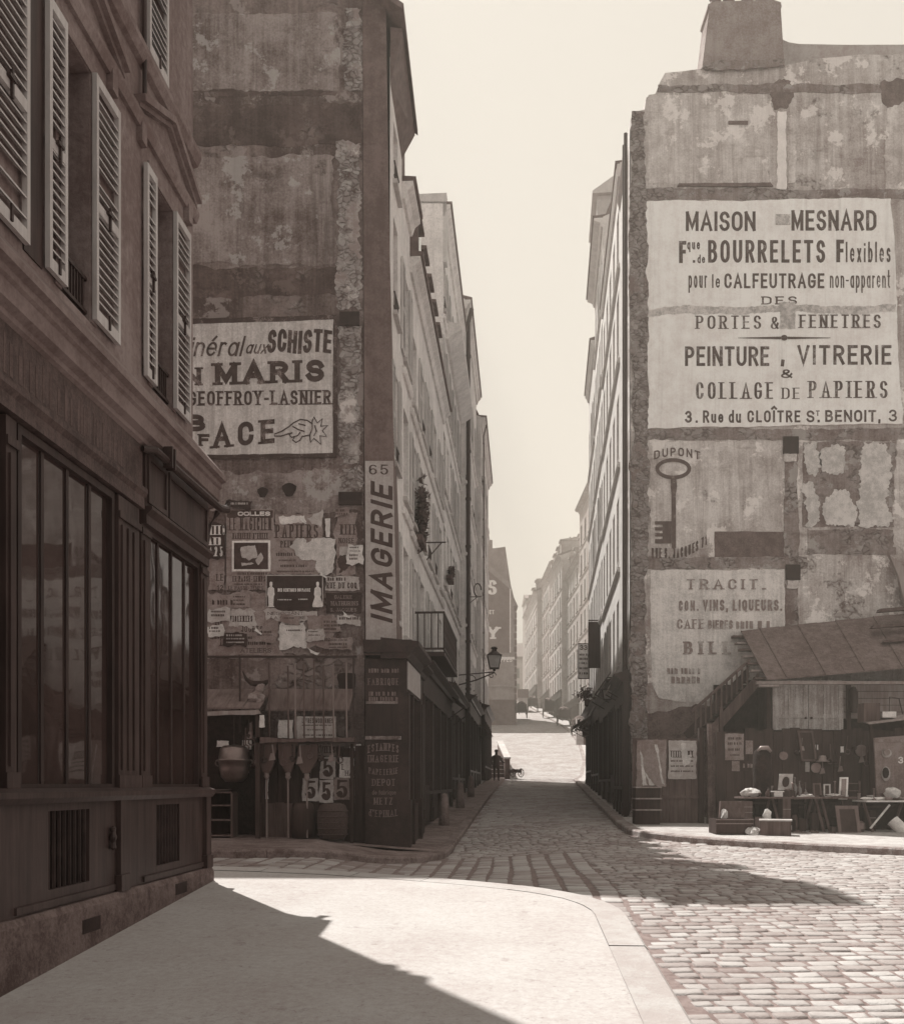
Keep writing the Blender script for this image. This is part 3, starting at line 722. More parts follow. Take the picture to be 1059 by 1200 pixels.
for q in ((6.58, 7.13, 3.92, 6.0), (7.43, 7.73, 3.92, 6.0), (8.26, 8.76, 3.92, 6.0), (9.40, 9.66, 3.92, 5.97), (10.21, 10.66, 3.92, 5.97), (9.46, 9.98, 7.08, 9.2), (4.9, 5.45, 3.92, 6)): louvre(*q)
pp = MB(); pp.tube([FB.pt(9.36, v, W0 + .05) for v in (6.5, 9, 14)], .022, 8); part(rt, 'wall_pipe', pp, M_paint2)
pier = MB(); pier.box(FB, 7.14, 7.42, 3.9, 6.24, W0 - .0, W0 + .012); part(rt, 'dark_pier', pier, M_paint2)
# shop below
M_cornice = plaster('cornice_paint', .10, .17, 1.2, .2, .7, .004)
cb = MB(); cb.prof(FB, [(W0, 3.84), (.15, 3.47), (.16, 3.40), (.11, 3.38), (.11, 3.33), (.085, 3.31), (.085, 3.19), (.03, 3.16), (.03, 3.12), (0, 3.1), (W0, 3.1)], -3, 11.06)
part(rt, 'shop_cornice', cb, M_cornice)
M_fascia = plaster('fascia_paint', .03, .08, 2.2, .8, .6, .004, .25)
fb = MB(); fb.box(FB, -3, 9.0, 2.70, 3.1, W0, 0); fb.prof(FB, [(W0, 2.70), (.05, 2.70), (.05, 2.66), (.02, 2.62), (.02, 2.52), (W0, 2.52)], -3, 9.0)
fas = part(rt, 'fascia', fb, M_fascia)
gh = MB(); rr_ = random.Random(3); u = 5.6
while u < 8.5: gh.box(FB, u, u + rr_.uniform(.02, .05), 2.76, rr_.uniform(2.95, 3.04), .0005, .002); u += rr_.uniform(.05, .13)
part(rt, 'faded_lettering', gh, plaster('faded_letters', .05, .10, 3, .8, .7, .002, .3), fas)
f2 = MB(); f2.box(FB, 9.02, 10.86, 2.56, 3.1, W0, .02); f2.prof(FB, [(W0, 2.56), (.08, 2.56), (.08, 2.53), (.03, 2.48), (.03, 2.4), (W0, 2.4)], 9.02, 10.86)
for a, b in ((9.06, 9.55), (9.6, 10.8)):
    for (x0, x1, y0, y1) in ((a, b, 3.0, 3.05), (a, b, 2.6, 2.65), (a, a + .04, 2.65, 3.0), (b - .04, b, 2.65, 3.0)): f2.box(FB, x0, x1, y0, y1, .02, .04)
part(rt, 'fascia', f2, M_paint2)
rl = MB(); rl.tube([FB.pt(8.95, 3.06, .02), FB.pt(9.05, 3.08, .10), FB.pt(9.5, 3.06, .12), FB.pt(10.9, 3.06, .14), FB.pt(11.08, 3.1, .16), FB.pt(11.12, 3.2, .17)], [.03, .035, .04, .04, .045, .03], 8)
for u in (9.3, 9.38): rl.box(FB, u, u + .03, 3.0, 3.2, .08, .17)
part(rt, 'awning_roller', rl, M_iron)
def pil(u0, u1, n=.03, flutes=3):             # pilasters and frames
    PL = MB()
    PL.box(FB, u0, u1, -.13, 2.5 if u1 < 9 else 2.4, W0, n)
    for i in range(flutes):
        w = (u1 - u0) / (flutes + .5); a = u0 + w * (i + .35); PL.box(FB, a, a + w * .5, .12, 2.25, n, n + .018)
    PL.box(FB, u0 - .02, u1 + .02, -.04, .08, n, n + .02); PL.box(FB, u0 - .01, u1 + .015, 2.3, 2.36, n, n + .02)
    part(rt, 'pilaster', PL, M_paint2)
pil(8.46, 8.92, .0); pil(9.0, 9.2, -.01, 1); pil(10.68, 10.88, .0, 1); pil(6.62, 6.76, -.015, 1); pil(5.3, 5.6)
def shopwin(a, b, t, n, mull):
    f = MB(); f.box(FB, a, b, t - .06, t, -.1, n); f.box(FB, a, b, -.13, .0, -.1, n); f.box(FB, a, a + .05, 0, t - .06, -.12, n); f.box(FB, b - .05, b, 0, t - .06, -.12, n)
    for x in mull: f.box(FB, x - .022, x + .022, 0, t - .06, -.064, -.05)
    o = part(rt, 'shop_window', f, M_paint); edges = [a + .05] + list(mull) + [b - .05]
    for x0, x1 in zip(edges, edges[1:]):
        g = MB(); tw = rnd.uniform(-.004, .004); g.box(FB, x0 - .02, x1 + .02, .0, t - .05, -.075 + tw, -.065 + tw); part(rt, 'pane', g, M_glassd, o)
shopwin(6.79, 8.42, 2.5, -.02, (7.2, 7.6, 8.0)); shopwin(9.2, 10.68, 2.4, -.02, (9.52, 9.9, 10.28)); shopwin(5.62, 6.58, 2.5, -.05, (6.1,)); shopwin(-2, 5.3, 2.5, -.02, (0, 1, 2, 3, 4))
sl = MB(); sl.prof(FB, [(W0, -.14), (.05, -.14), (.08, -.1), (.08, -.06), (.0, -.03), (W0, -.03)], -3, 10.92); part(rt, 'sill', sl, M_paint2)
ops2 = [(7.19, 7.88, -.78, -.2), (9.34, 9.98, -.78, -.2)]
pn = facade(FB, -3, 10.9, -.95, -.14, ops2, 0, .12)
part(rt, 'stall_riser', pn, M_paint2, fix=False)
pm = MB()
for a, b in ((6.7, 8.35), (9.0, 10.7)):
    pm.box(FB, a, b, -.9, -.85, 0, .02)
for c in (8.4, 10.72): pm.box(FB, c, c + .16, -.92, -.14, 0, .045); pm.box(FB, c - .02, c + .18, -.92, -.78, 0, .06)
part(rt, 'panel_moulding', pm, M_paint2)
for a, b, c, d in ops2:
    g = MB(); g.box(FB, a, b, c, d, -.14, -.12)
    for i in range(8): x = a + (b - a) * (i + .5) / 8; g.tube([FB.pt(x, c, -.03), FB.pt(x, d, -.03)], .02, 6)
    part(rt, 'vent_grille', g, M_dark)
kn = MB(); kn.lathe(Matrix.Translation(FB.pt(8.27, -.45, .03)), [(.0, -.11), (.03, -.09), (.02, -.04), (.035, 0), (.02, .05), (.028, .08), (0, .1)], 10); part(rt, 'door_knocker', kn, M_iron)
pl = MB(); pl.prof(FB, [(W0, -2.6), (.07, -2.6), (.06, -.97), (.035, -.92), (W0, -.92)], -3, 10.93); part(rt, 'plinth', pl, M_plinth)
for a, c in ((9.7, -1.03), (7.62, -1.1)):
    g = MB(); g.box(FB, a, a + .32, c - .07, c + .04, .03, .066); part(rt, 'air_brick', g, M_dark)
dp = MB(); dp.tube([FB.pt(11.0, 3.05, .08), FB.pt(10.96, 2.85, -.02), FB.pt(10.93, 2.6, -.05), FB.pt(10.93, -.9, -.05)], .035, 8); part(rt, 'drainpipe', dp, M_iron)

# ================================================================ HOUSE WITH THE PAINTED GABLE (number 65)
FG = Front(19.0); U, V = FG.U, FG.V
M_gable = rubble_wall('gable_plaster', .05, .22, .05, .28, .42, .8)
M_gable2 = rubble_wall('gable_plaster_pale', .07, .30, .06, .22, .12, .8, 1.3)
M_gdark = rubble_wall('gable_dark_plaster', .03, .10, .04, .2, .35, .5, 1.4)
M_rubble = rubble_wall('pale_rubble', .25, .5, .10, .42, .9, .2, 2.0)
M_corner = plaster('corner_render', .085, .15, 1.4, .4, .85, .006, .15)
M_lfac = plaster('left_facade', .6, .8, .9, .5, .85, .01, .2)
LF = slant(-2.53, .07, 1)
rt = root('gable_house', 'tall house whose blind gable carries the framed SCHISTE wall advertisement and the IMAGERIE corner sign', 'house', FG.pt(-3, -1.25, 0))
GH = rt
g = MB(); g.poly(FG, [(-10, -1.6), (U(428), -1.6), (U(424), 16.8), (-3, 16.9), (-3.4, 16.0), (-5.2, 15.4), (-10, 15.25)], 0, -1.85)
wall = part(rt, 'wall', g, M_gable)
g = MB(); pts = [(U(428), V(768)), (U(466.5), V(768)), (U(460), V(480)), (U(455), V(200)), (U(452), V(0)), (U(450.5), 16.8), (U(424.5), 16.8)]
g.poly(FG, pts, -1.85, .035); part(rt, 'corner_pier', g, M_corner)
def patch(name, pts, mat, n0=.0, n1=.015, step=.18, amp=.03, seedv=1):
    n1 *= .45; m = MB(); m.poly(FG, ragged(pts, step, amp, random.Random(seedv)), n0, n1); part(GH, name, m, mat)
def pxr(x0, x1, y0, y1): return rect(U(x0), U(x1), V(y1), V(y0))
patch('plaster_patch', pxr(180, 396, 14, 106), M_gable2, 0, .014, .25, .03, 1)
patch('plaster_patch', pxr(180, 392, 182, 308), M_gable2, 0, .016, .25, .04, 2)
patch('floor_band', pxr(150, 424, 122, 168), M_gdark, 0, .02, .3, .05, 3)
patch('soot_band', pxr(150, 398, 312, 346), M_gdark, .0, .012, .3, .04, 4)
patch('soot_band', pxr(240, 395, 106, 112), M_gdark, .0, .018, .3, .03, 5)
for i, (x0, x1, y0, y1) in enumerate(((404, 424, 10, 105), (396, 423, 166, 362), (398, 424, 384, 545), (398, 424, 548, 575))):
    patch('rubble_strip', pxr(x0, x1, y0, y1), M_rubble, 0, .03, .13, .05, 10 + i)
for x0, x1, y0, y1 in ((398, 421, 366, 382), (397, 424, 577, 592)):
    m = MB(); m.poly(FG, pxr(x0, x1, y0, y1), .0, .045); part(GH, 'beam_end', m, M_dark)
for x, y, r_ in ((339, 574, 8), (308, 577, 6)):
    m = MB(); m.poly(FG, [(U(x) + r_ / 60.5 * math.cos(a) * (1 + .2 * math.sin(3 * a)), V(y) + r_ / 60.5 * math.sin(a)) for a in [i * .52 for i in range(12)]], 0, .02); part(GH, 'putlog_hole', m, M_dark)
m = MB(); m.poly(FG, ragged(pxr(397, 416, 790, 818), .2, .02), 0, .02); part(GH, 'blocked_opening', m, M_dark)
patch('plaster_patch', pxr(246, 424, 552, 600), M_gable2, 0, .012, .2, .05, 21)
patch('plaster_patch', pxr(246, 420, 700, 768), M_gable2, 0, .012, .2, .06, 22)
# the painted advertisement
M_adbase = plaster('advert_paint', .40, .64, 1.6, 1.1, .85, .008, .25)
M_adink = worn_ink('advert_ink', .025, .06, .26, .6)
m = MB(); m.poly(FG, ragged([(U(150), V(537)), (U(391), V(532)), (U(392), V(372)), (U(150), V(378))], .3, .012), 0, .02)
ad = part(GH, 'wall_advertisement', m, M_adbase, label='faded white painted advertisement framed in dark paint')
m = MB()
for pts in ([(U(150), V(383)), (U(395), V(374)), (U(395), V(369)), (U(150), V(376))], [(U(150), V(540)), (U(395), V(536.5)), (U(395), V(531)), (U(150), V(535))], [(U(390), V(531.5)), (U(395), V(531.5)), (U(395.5), V(374)), (U(390.5), V(374))]):
    m.poly(FG, ragged(pts, .3, .008), .021, .026)
part(GH, 'painted_border', m, M_adink, ad)
m = MB(); Lh = lambda *a, **k: letters(m, FG, *a, n=.0225, **k)
Lh('linéral', U(216), U(283), V(418), V(394), wt=.11, slant_=.25)
Lh('aux', U(287), U(312), V(415), V(399), wt=.12, slant_=.35)
Lh('SCHISTE', U(313), U(388), V(414), V(387), wt=.165, slant_=.06, gap=.05, warp=lambda u, v: (u, v + .02 * math.sin(u * 9)))
Lh('N', U(216), U(236), V(452), V(431), wt=.26, serif=.1)
Lh('MARIS', U(252), U(380), V(452), V(426), wt=.25, serif=.13, gap=.16, warp=lambda u, v: (u, v + .035 * (u - U(252))))
Lh('GEOFFROY-LASNIER', U(221), U(388), V(476), V(459), wt=.17, serif=.08, gap=.05, warp=lambda u, v: (u, v + .01 * (u - U(222))))
Lh('B', U(219), U(241), V(506), V(486), wt=.28)
Lh('F', U(233), U(246), V(523), V(509), wt=.26, serif=.12)
Lh('ACE', U(250), U(322), V(526), V(498), wt=.2, serif=.1, gap=.2, warp=lambda u, v: (u, v + .09 * (u - U(249))))
part(GH, 'lettering', m, M_adink, ad, fix=False)
# the pointing hand, drawn in line
m = MB(); hand = [[(322, 509), (330, 506), (338, 501), (344, 496), (352, 492), (360, 493), (366, 497)], [(322, 509), (322, 511.5), (330, 511.5), (337, 509), (343, 507.5)], [(343, 500), (350, 504), (357, 506)],
    [(343, 507.5), (339, 510), (342, 513), (349, 511), (352, 507)], [(345, 513), (343, 516), (347, 519), (352, 516), (355, 511)], [(355, 512), (364, 510)], [(366, 494), (368, 489), (372, 496), (378, 491), (376, 500), (384, 499), (378, 505), (383, 512), (375, 511), (376, 521), (368, 514), (364, 519), (363, 510), (366, 503), (366, 494)], [(369, 499), (371, 506), (368, 511)], [(350, 497), (358, 499)]]
for st in hand:
    q = [FG.pt(U(x), V(y), .024) for x, y in st]; m.tube(q, .012, 5)
part(GH, 'pointing_hand_drawing', m, M_adink, ad, smooth=True)
# IMAGERIE down the corner pier
M_cs = plaster('corner_sign_paint', .32, .46, 1.6, .7, .85, .004, .1)
m = MB(); m.poly(FG, [(U(429), V(752)), (U(465), V(752)), (U(461), V(541)), (U(428), V(541))], .036, .046); cs = part(GH, 'corner_sign', m, M_cs)
m = MB(); letters(m, FG, '65', U(432.5), U(455), V(557), V(545.5), wt=.2, thin=.09, n=.048, gap=.3)
u_of = lambda a, b: (U(448) - (b) , a)
class Turned(Frame):
    def __init__(s): pass
    def pt(s, u, v, n=0): return FG.pt(-v, u, n)       # text runs upwards
TF = Turned()
letters(m, TF, 'IMAGERIE', V(731), V(571), -U(460), -U(434.5), wt=.19, n=.048, slant_=.28, gap=.2)
part(GH, 'lettering', m, worn_ink('corner_ink', .03, .06, .2, .1), cs, fix=False)
# street side of the house
sops = [(19.5, 20.2, v, v + 1.9) for v in (3.3, 6.4, 9.4)] + [(19.5, 20.2, 12.0, 13.2)]
wb = facade(LF, 19.0, 20.9, -1.6, 14.1, sops, .0, .2); part(GH, 'street_wall', wb, M_lfac, fix=False)
for (a, b, c, d) in sops: window(GH, LF, (a + b) / 2, c, b - a, d - c, 'std', 2 if c < 9 else 0, True)
rf = MB(); P = LF.pt
rf.hexa([P(18.7, 14.75, .3), P(20.9, 13.8, .34), P(20.9, 16.2, -2.2), P(18.7, 16.6, -2.2), P(18.7, 14.87, .3), P(20.9, 13.92, .34), P(20.9, 16.35, -2.2), P(18.7, 16.75, -2.2)])
rf.hexa([P(19.04, 13.6, 0), P(20.88, 13.3, 0), P(20.88, 13.8, .28), P(19.04, 14.6, .24), P(19.04, 14.7, 0), P(20.88, 14.0, 0), P(20.88, 13.85, .28), P(19.04, 14.66, .24)])
part(GH, 'roof', rf, M_slate)
# the print shop on the corner: end panel towards the camera, glazing along the street
FS = Front(18.55); us, vs_ = FS.U, FS.V
SF = slant(us(478) - .07 * 18.55, .07, 1)
M_panel = plaster('shop_panel_paint', .015, .035, 2.2, .3, .5, .003)
b = MB(); b.poly(FS, [(us(428), -1.5), (us(477), -1.5), (us(477), vs_(772)), (us(428), vs_(772))], 0, -.44)
b.prof(SF, [(-.5, 2.36), (.0, 2.36), (.04, 2.42), (.08, 2.5), (.22, 2.6), (.22, 2.68), (-.5, 2.76)], 18.4, 20.9)
b.poly(FS, [(us(427), vs_(766)), (us(479), vs_(766)), (us(480), vs_(760)), (us(483), vs_(755)), (us(483), vs_(751)), (us(426), vs_(751))], .0, .16)
b.box(SF, 18.56, 20.9, 1.75, 2.36, -.5, -.02)
for a, c in ((18.56, 18.75), (19.3, 19.42), (20.72, 20.88)): b.box(SF, a, c, -1.35, 1.75, -.5, .02); b.box(SF, a - .01, c + .03, -1.35, -.3, -.5, .05)
sh = part(GH, 'shopfront', b, M_panel)
b = MB(); b.box(SF, 18.75, 19.3, -.4, 1.75, -.4, -.1); b.box(SF, 19.42, 20.72, -.4, 1.75, -.4, -.1); part(GH, 'shop_pane', b, M_glassd, sh)
b = MB(); b.box(SF, 18.75, 19.3, -1.35, -.4, -.4, -.03); b.box(SF, 19.42, 20.72, -1.35, -.4, -.4, -.03); part(GH, 'stall_riser', b, M_paint2, sh)
b = MB(); b.box(SF, 18.57, 20.88, 1.8, 2.32, -.019, .0); part(GH, 'sign_board', b, M_cs, sh)
b = MB(); b.poly(FS, rect(us(430), us(468), vs_(862), vs_(826)), .0, .01); part(GH, 'dark_pane', b, M_paint, sh)
b = MB(); b.box(FS, us(428), us(470), vs_(867), vs_(863), .0, .06); b.box(FS, us(429), us(466), vs_(825), vs_(822), 0, .03); part(GH, 'ledge', b, M_gable2, sh)
M_goldt = plaster('shop_lettering', .10, .2, 4, .3, .6, .001)
m = MB(); cxm = us(449)
def arcw(k): return lambda u, v: (u, v + k * (1 - ((u - cxm) / .3) ** 2))
Ls = lambda *a, **k: letters(m, FS, *a, n=.004, **k)
Ls('ESTAMPES', us(431), us(467), vs_(883), vs_(874), wt=.14, thin=.11, serif=.08, warp=arcw(.05))
Ls('IMAGERIE', us(431), us(467), vs_(893.5), vs_(885), wt=.14, thin=.11, serif=.08)
Ls('PAPETERIE', us(432), us(466), vs_(906), vs_(899), wt=.14, thin=.11, serif=.08, warp=arcw(-.04))
Ls('DÉPOT'.replace('É', 'E'), us(436), us(463), vs_(921), vs_(913), wt=.14, thin=.11, serif=.08)
Ls('de fabrique', us(436), us(464), vs_(931.5), vs_(926), wt=.12)
Ls('METZ', us(438), us(460), vs_(943), vs_(935), wt=.18, thin=.09, serif=.06)
Ls("d'EPINAL", us(432), us(466), vs_(956), vs_(948), wt=.14, thin=.11, serif=.08, warp=arcw(-.03))
for yy in (786, 813, 819): scribble(m, FS, us(432), us(467), vs_(yy + 2.5), vs_(yy - 2.5), .004)
Ls('FABRIQUE', us(431), us(467), vs_(803), vs_(795), wt=.16, thin=.08, serif=.06)
part(GH, 'lettering', m, M_goldt, sh, fix=False)

# ================================================================ LEFT SIDE OF THE STREET
def gv(u, F): p = F.pt(u, 0); return RD(p.x, p.y) + .1
LH = [('narrow house with a slate mansard directly behind the IMAGERIE corner house', 20.92, 22.4, 12.9, [3.2, 6.2, 9.2], 1, .75, 'mansard', .5),
      ('lower house with a row of roof dormers on the shaded left side of the street', 22.42, 31.9, 12.1, [3.2, 6.1, 8.9], 5, .72, 'slope', .5),
      ('tall pale house with a bare upper gable standing above the dormer roof', 31.92, 41.0, 18.9, [3.5, 6.6, 9.7, 12.6, 15.6], 6, .78, 'slope', .6),
      ('tall left house behind the tall drainpipe, fifth up the street', 41.02, 51.5, 20.3, [3.9, 7.0, 10.0, 13.0, 16.0], 5, .68, 'slope', .5),
      ('last house of the left row, beside the steps at the top of the street', 51.52, 63.0, 19.3, [4.2, 7.2, 10.2, 13.2, 16.0], 5, .6, 'mansard', .3)]
LROOT = []
for i, (lab, a, b, ev, fl, nc, al, rf_, sp) in enumerate(LH):
    m_ = plaster('left_facade_%d' % i, al * .8, al * 1.1, 1.0, .6, .85, .012, .25)
    LFi = slant(-2.53 + (0, 0, 0, .2, .45)[i], .07, 1)
    h = house('street_house', lab, LFi, a, b, gv((a + b) / 2, LF), ev, fl, nc, m_, 9, 'houses along the shaded left side of the street', (.95, 1.95), sp, rf_, seedv=20 + i, vshop=3.7 + .2 * i * .3, nshop=.3 if i < 2 else .2, bays=max(2, int((b - a) / 2.2)), roofh=(1.2, 1.6, .25, 1.4, 1.8)[i], shopmat=(M_paint, M_panel, M_paint2)[i % 3])
    LROOT.append(h)
# dormers, the bare gable, chimneys, downpipes
for k in range(5):
    u = 23.4 + k * 1.35; b = MB(); b.box(LF, u - .35, u + .35, 12.1, 13.3, -1.2, .12); b.prof(LF, [(.2, 13.28), (.2, 13.36), (-1.3, 13.5), (-1.3, 13.28)], u - .42, u + .42); d = part(LROOT[1], 'dormer', b, M_slate)
    g = MB(); g.box(LF, u - .26, u + .26, 12.3, 13.2, .12, .13); part(LROOT[1], 'pane', g, M_glass, d)
b = MB(); b.box(LF, 31.93, 32.3, 17.0, 19.25, -4.5, .12); part(LROOT[2], 'gable_parapet', b, plaster('pale_gable', .5, .62, 1, .3, .85, .008))
chimney(LROOT[2], LF, 32.6, 19.0, -1.8, .5, .9, 1.0, M_lfac, 1); chimney(LROOT[1], LF, 22.8, 13.4, -2.0, .5, 1.2, 1.4, M_lfac, 2); chimney(LROOT[3], LF, 46, 21, -1.6, .6, 1.2, 1.4, M_lfac, 2); chimney(LROOT[4], LF, 60, 20.5, -2, .6, 1.5, 1.6, M_lfac, 3)
chimney(LROOT[0], LF, 22.35, 14.4, -.15, .7, .6, 1.2, M_gable, 0); chimney(GH, LF, 20.4, 15.5, -1.2, .5, 1.4, 1.3, M_gable, 2)  # first one: hidden chimney, added for the shadow tip it casts on the road
for rt_, u, v0, v1 in ((LROOT[3], 41.3, 1.5, 20.0), (LROOT[4], 51.9, 3, 19)):
    b = MB(); o_n = .12 + (.2 if u == 41.3 else .45 if u > 50 else 0); b.tube([LF.pt(u, v0, o_n), LF.pt(u, v1 - .6, o_n), LF.pt(u, v1, o_n + .15)], .09 if u == 41.3 else .035, 8)
    for z in range(int(v0) + 1, int(v1), 2): b.lathe(Matrix.Translation(LF.pt(u, z, o_n)), [(.12 if u == 41.3 else .045, -.05), (.12 if u == 41.3 else .045, .05)], 8)
    part(rt_, 'drainpipe', b, M_iron)
b = MB(); b.prof(LF, [(.0, 15.0), (.1, 15.0), (.55, 15.3), (.55, 15.45), (0, 15.6)], 33, 40.9); part(LROOT[2], 'cornice', b, M_lfac)
# iron balcony
M_bal = M_iron
b = MB(); a0, a1 = 23.0, 27.6
b.box(LF, a0, a1, 3.0, 3.1, 0, .75); 
for z in (3.15, 4.0): b.box(LF, a0, a1, z, z + .045, .7, .745); b.box(LF, a0, a0 + .045, z, z + .045, .05, .7)
k = a0
while k < a1:
    b.box(LF, k, k + .022, 3.15, 4.0, .71, .735); c = LF.pt(k + .05, 3.55, .72)
    b.tube([LF.pt(k + .05 + .045 * math.cos(t), 3.6 + .16 * math.sin(t), .722) for t in [j * .785 for j in range(9)]], .014, 4); k += .1
for j in range(4): b.box(LF, a0 + .01, a0 + .03, 3.15, 4.0, .1 + .16 * j, .13 + .16 * j)
part(LROOT[1], 'balcony', b, M_iron)
# ================================================================ HOUSE WITH THE PAINTED GABLE ON THE RIGHT
FR = Front(25.5); U, V = FR.U, FR.V
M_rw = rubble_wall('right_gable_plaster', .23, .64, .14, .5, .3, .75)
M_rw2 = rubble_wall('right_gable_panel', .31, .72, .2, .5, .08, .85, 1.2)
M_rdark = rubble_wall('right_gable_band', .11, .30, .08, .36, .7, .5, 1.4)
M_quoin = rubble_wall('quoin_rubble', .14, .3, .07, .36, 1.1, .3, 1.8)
M_soot = plaster('soot', .08, .16, 2, .3, .95, .02)
M_rsign = plaster('right_sign_white', .76, .97, 1.1, .6, .85, .006, .12, .47, .3)
rt = root('blind_gable_house', 'house on the right whose bare gable is painted with the big white MAISON MESNARD sign', 'house', FR.pt(7.5, -.9, 0)); RH = rt
g = MB()
top = [(755, 128), (757, 114), (768, 109), (773, 96), (779, 85), (800, 83), (822, 80), (905, 78), (920, 76), (940, 72), (960, 68), (985, 66), (1010, 63), (1035, 64), (1060, 62), (1300, 60)]
o = [(U(1300), -1.4), (U(741), -1.4)] + [(U(x), V(y)) for x, y in [(739, 600), (738, 330), (739, 173), (741, 131)]] + [(U(x), V(y)) for x, y in top]
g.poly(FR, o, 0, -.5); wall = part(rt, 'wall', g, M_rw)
g = MB(); g.poly(FR, ragged([(U(739), -1.3), (U(758), -1.3), (U(757), V(560)), (U(759), V(400)), (U(756), V(250)), (U(755), V(131)), (U(741), V(131)), (U(739), V(173))], .3, .05, random.Random(4)), 0, .045); part(rt, 'quoin_strip', g, M_quoin)
def rpatch(name, pts, mat, n1=.02, step=.22, amp=.035, s=1, n0=0, label=None):
    n1 *= .45; n0 *= .45; m = MB(); m.poly(FR, ragged([(U(x), V(y)) for x, y in pts], step, amp, random.Random(s)), n0, n1); return part(RH, name, m, mat, label=label)
pr = lambda x0, x1, y0, y1: [(x0, y1), (x1, y1), (x1, y0), (x0, y0)]
rpatch('floor_band', pr(770, 1110, 99, 108), M_rdark, .03, .3, .03, 1); rpatch('floor_band', pr(757, 1110, 221, 234), M_rdark, .03, .3, .03, 2)
rpatch('plaster_panel', pr(760, 898, 111, 215), M_rw2, .014, .3, .03, 3); rpatch('plaster_panel', pr(935, 1028, 113, 218), M_rw, .014, .3, .03, 4)
rpatch('flue_patch', pr(910, 921, 130, 222), M_white, .03, .2, .02, 5); rpatch('flue_patch', pr(923, 932, 132, 214), M_rw2, .035, .2, .03, 6)
rpatch('soot_stain', [(901, 98), (926, 95), (929, 110), (922, 127), (908, 128), (902, 118)], M_soot, .025, .15, .05, 7); rpatch('soot_stain', [(1031, 97), (1056, 94), (1062, 118), (1040, 126), (1034, 112)], M_soot, .034, .15, .05, 8)
rpatch('floor_band', pr(757, 1110, 502, 516), M_rdark, .03, .3, .03, 9)
rpatch('plaster_panel', pr(763, 917, 517, 642), M_rw2, .016, .3, .03, 10, label='streaked plaster panel behind the painted key')
rpatch('dark_panel', pr(837, 920, 623, 653), M_soot, .022, .5, .008, 11, .0165); rpatch('flue_strip', pr(919, 936, 514, 735), M_rdark, .03, .3, .03, 12)
rpatch('dark_panel', pr(944, 1050, 620, 650), M_rdark, .02, .3, .02, 13)
tp = rpatch('torn_poster_wall', pr(940, 1050, 518, 618), M_rdark, .016, .3, .02, 14)
M_torn = plaster('torn_paper', .42, .68, 2.5, .2, .85, .006)
for s_, pts in enumerate(([(941, 522), (958, 518), (962, 540), (956, 556), (945, 552)], [(962, 528), (975, 520), (988, 524), (987, 552), (974, 556), (963, 553)], [(1011, 519), (1040, 520), (1044, 560), (1037, 592), (1048, 606), (1040, 616), (1008, 616), (1003, 590), (1008, 556)],
        [(940, 570), (950, 566), (961, 590), (960, 614), (946, 616)], [(964, 590), (980, 574), (995, 578), (1004, 600), (1000, 616), (968, 614)])):
    m = MB(); m.poly(FR, ragged([(U(x), V(y)) for x, y in pts], .12, .06, random.Random(40 + s_)), .0165, .022); part(RH, 'torn_paper', m, M_torn, tp)
rpatch('floor_band', pr(757, 945, 653, 666), M_rdark, .024, .3, .03, 15)
rpatch('plaster_panel', [(945, 742), (1070, 742), (1070, 700), (1045, 655), (945, 655)], M_rw, .016, .3, .03, 16)
for x0, x1, y0, y1 in ((917, 935, 512, 532), (920, 937, 662, 680)):
    m = MB(); m.poly(FR, rect(U(x0), U(x1), V(y1), V(y0)), .0, .05); part(RH, 'beam_end', m, M_dark); m = MB(); m.poly(FR, ragged(rect(U(x0 + 1), U(x1 - 2), V(y1 + 9), V(y1)), .2, .02), 0, .038); part(RH, 'plaster_patch', m, M_rw2)
m = MB(); m.poly(FR, ragged([(U(793), V(219)), (U(905), V(219)), (U(902), V(215)), (U(795), V(216))], .3, .01), 0, .05); m.box(FR, U(853), U(876), V(146), V(142), 0, .03); part(RH, 'ledge', m, M_soot)
rpatch('dark_base', [(741, 990), (900, 990), (900, 830), (860, 822), (800, 830), (741, 838)], plaster('dark_base_plaster', .05, .16, 1.2, .4, .9, .02, .2), .014, .3, .05, 17)  # darker plaster over the foot of the gable
# MAISON MESNARD
m = MB(); edge = [(757, 503), (1056, 497), (1051, 400), (1050, 360), (1047, 300), (1043, 233), (756, 237), (758, 280), (756, 330), (760, 372), (757, 400), (760, 450)]
m.poly(FR, ragged([(U(x), V(y)) for x, y in edge], .35, .02, random.Random(8)), .0, .035); sg = part(RH, 'painted_sign', m, M_rsign, label='large white painted sign with MAISON MESNARD lettering')
m = MB(); N_ = .037; seam = [(758, 372), (800, 367), (860, 370), (920, 366), (1000, 369), (1049, 366)]
m.poly(FR, ragged([(U(x), V(y)) for x, y in seam] + [(U(x), V(y - 9)) for x, y in seam[::-1]], .1, .02, random.Random(2)), .0352, .0365)
m.poly(FR, rect(U(908), U(925), V(264), V(252)), .0352, .05); m.poly(FR, ragged(rect(U(913), U(931), V(386), V(355)), .1, .015), .0352, .044); part(RH, 'plaster_seam', m, plaster('seam_plaster', .42, .85, 4, .1, .9, .03, .3), sg)
m = MB(); Lr = lambda *a, **k: letters(m, FR, *a, n=k.pop('n', N_), **k)
Lr('MAISON', U(803), U(884.5), V(271.5), V(248.5), wt=.155); Lr('MESNARD', U(926.5), U(1026), V(271), V(247), wt=.155)
Lr('F', U(795), U(803.5), V(309), V(283), wt=.17); Lr('que', U(804.5), U(819.5), V(293), V(281), wt=.13, gap=.16); Lr('.', U(811), U(814), V(308.5), V(296), wt=.22); Lr('de', U(816.5), U(825.5), V(309), V(299), wt=.14, gap=.14)
Lr('BOURRELETS', U(829), U(966), V(308.5), V(282), wt=.145, gap=.14); Lr('F', U(979), U(988), V(308), V(281.5), wt=.17); Lr('lexibles', U(990), U(1042.5), V(308), V(284), wt=.085, gap=.12)
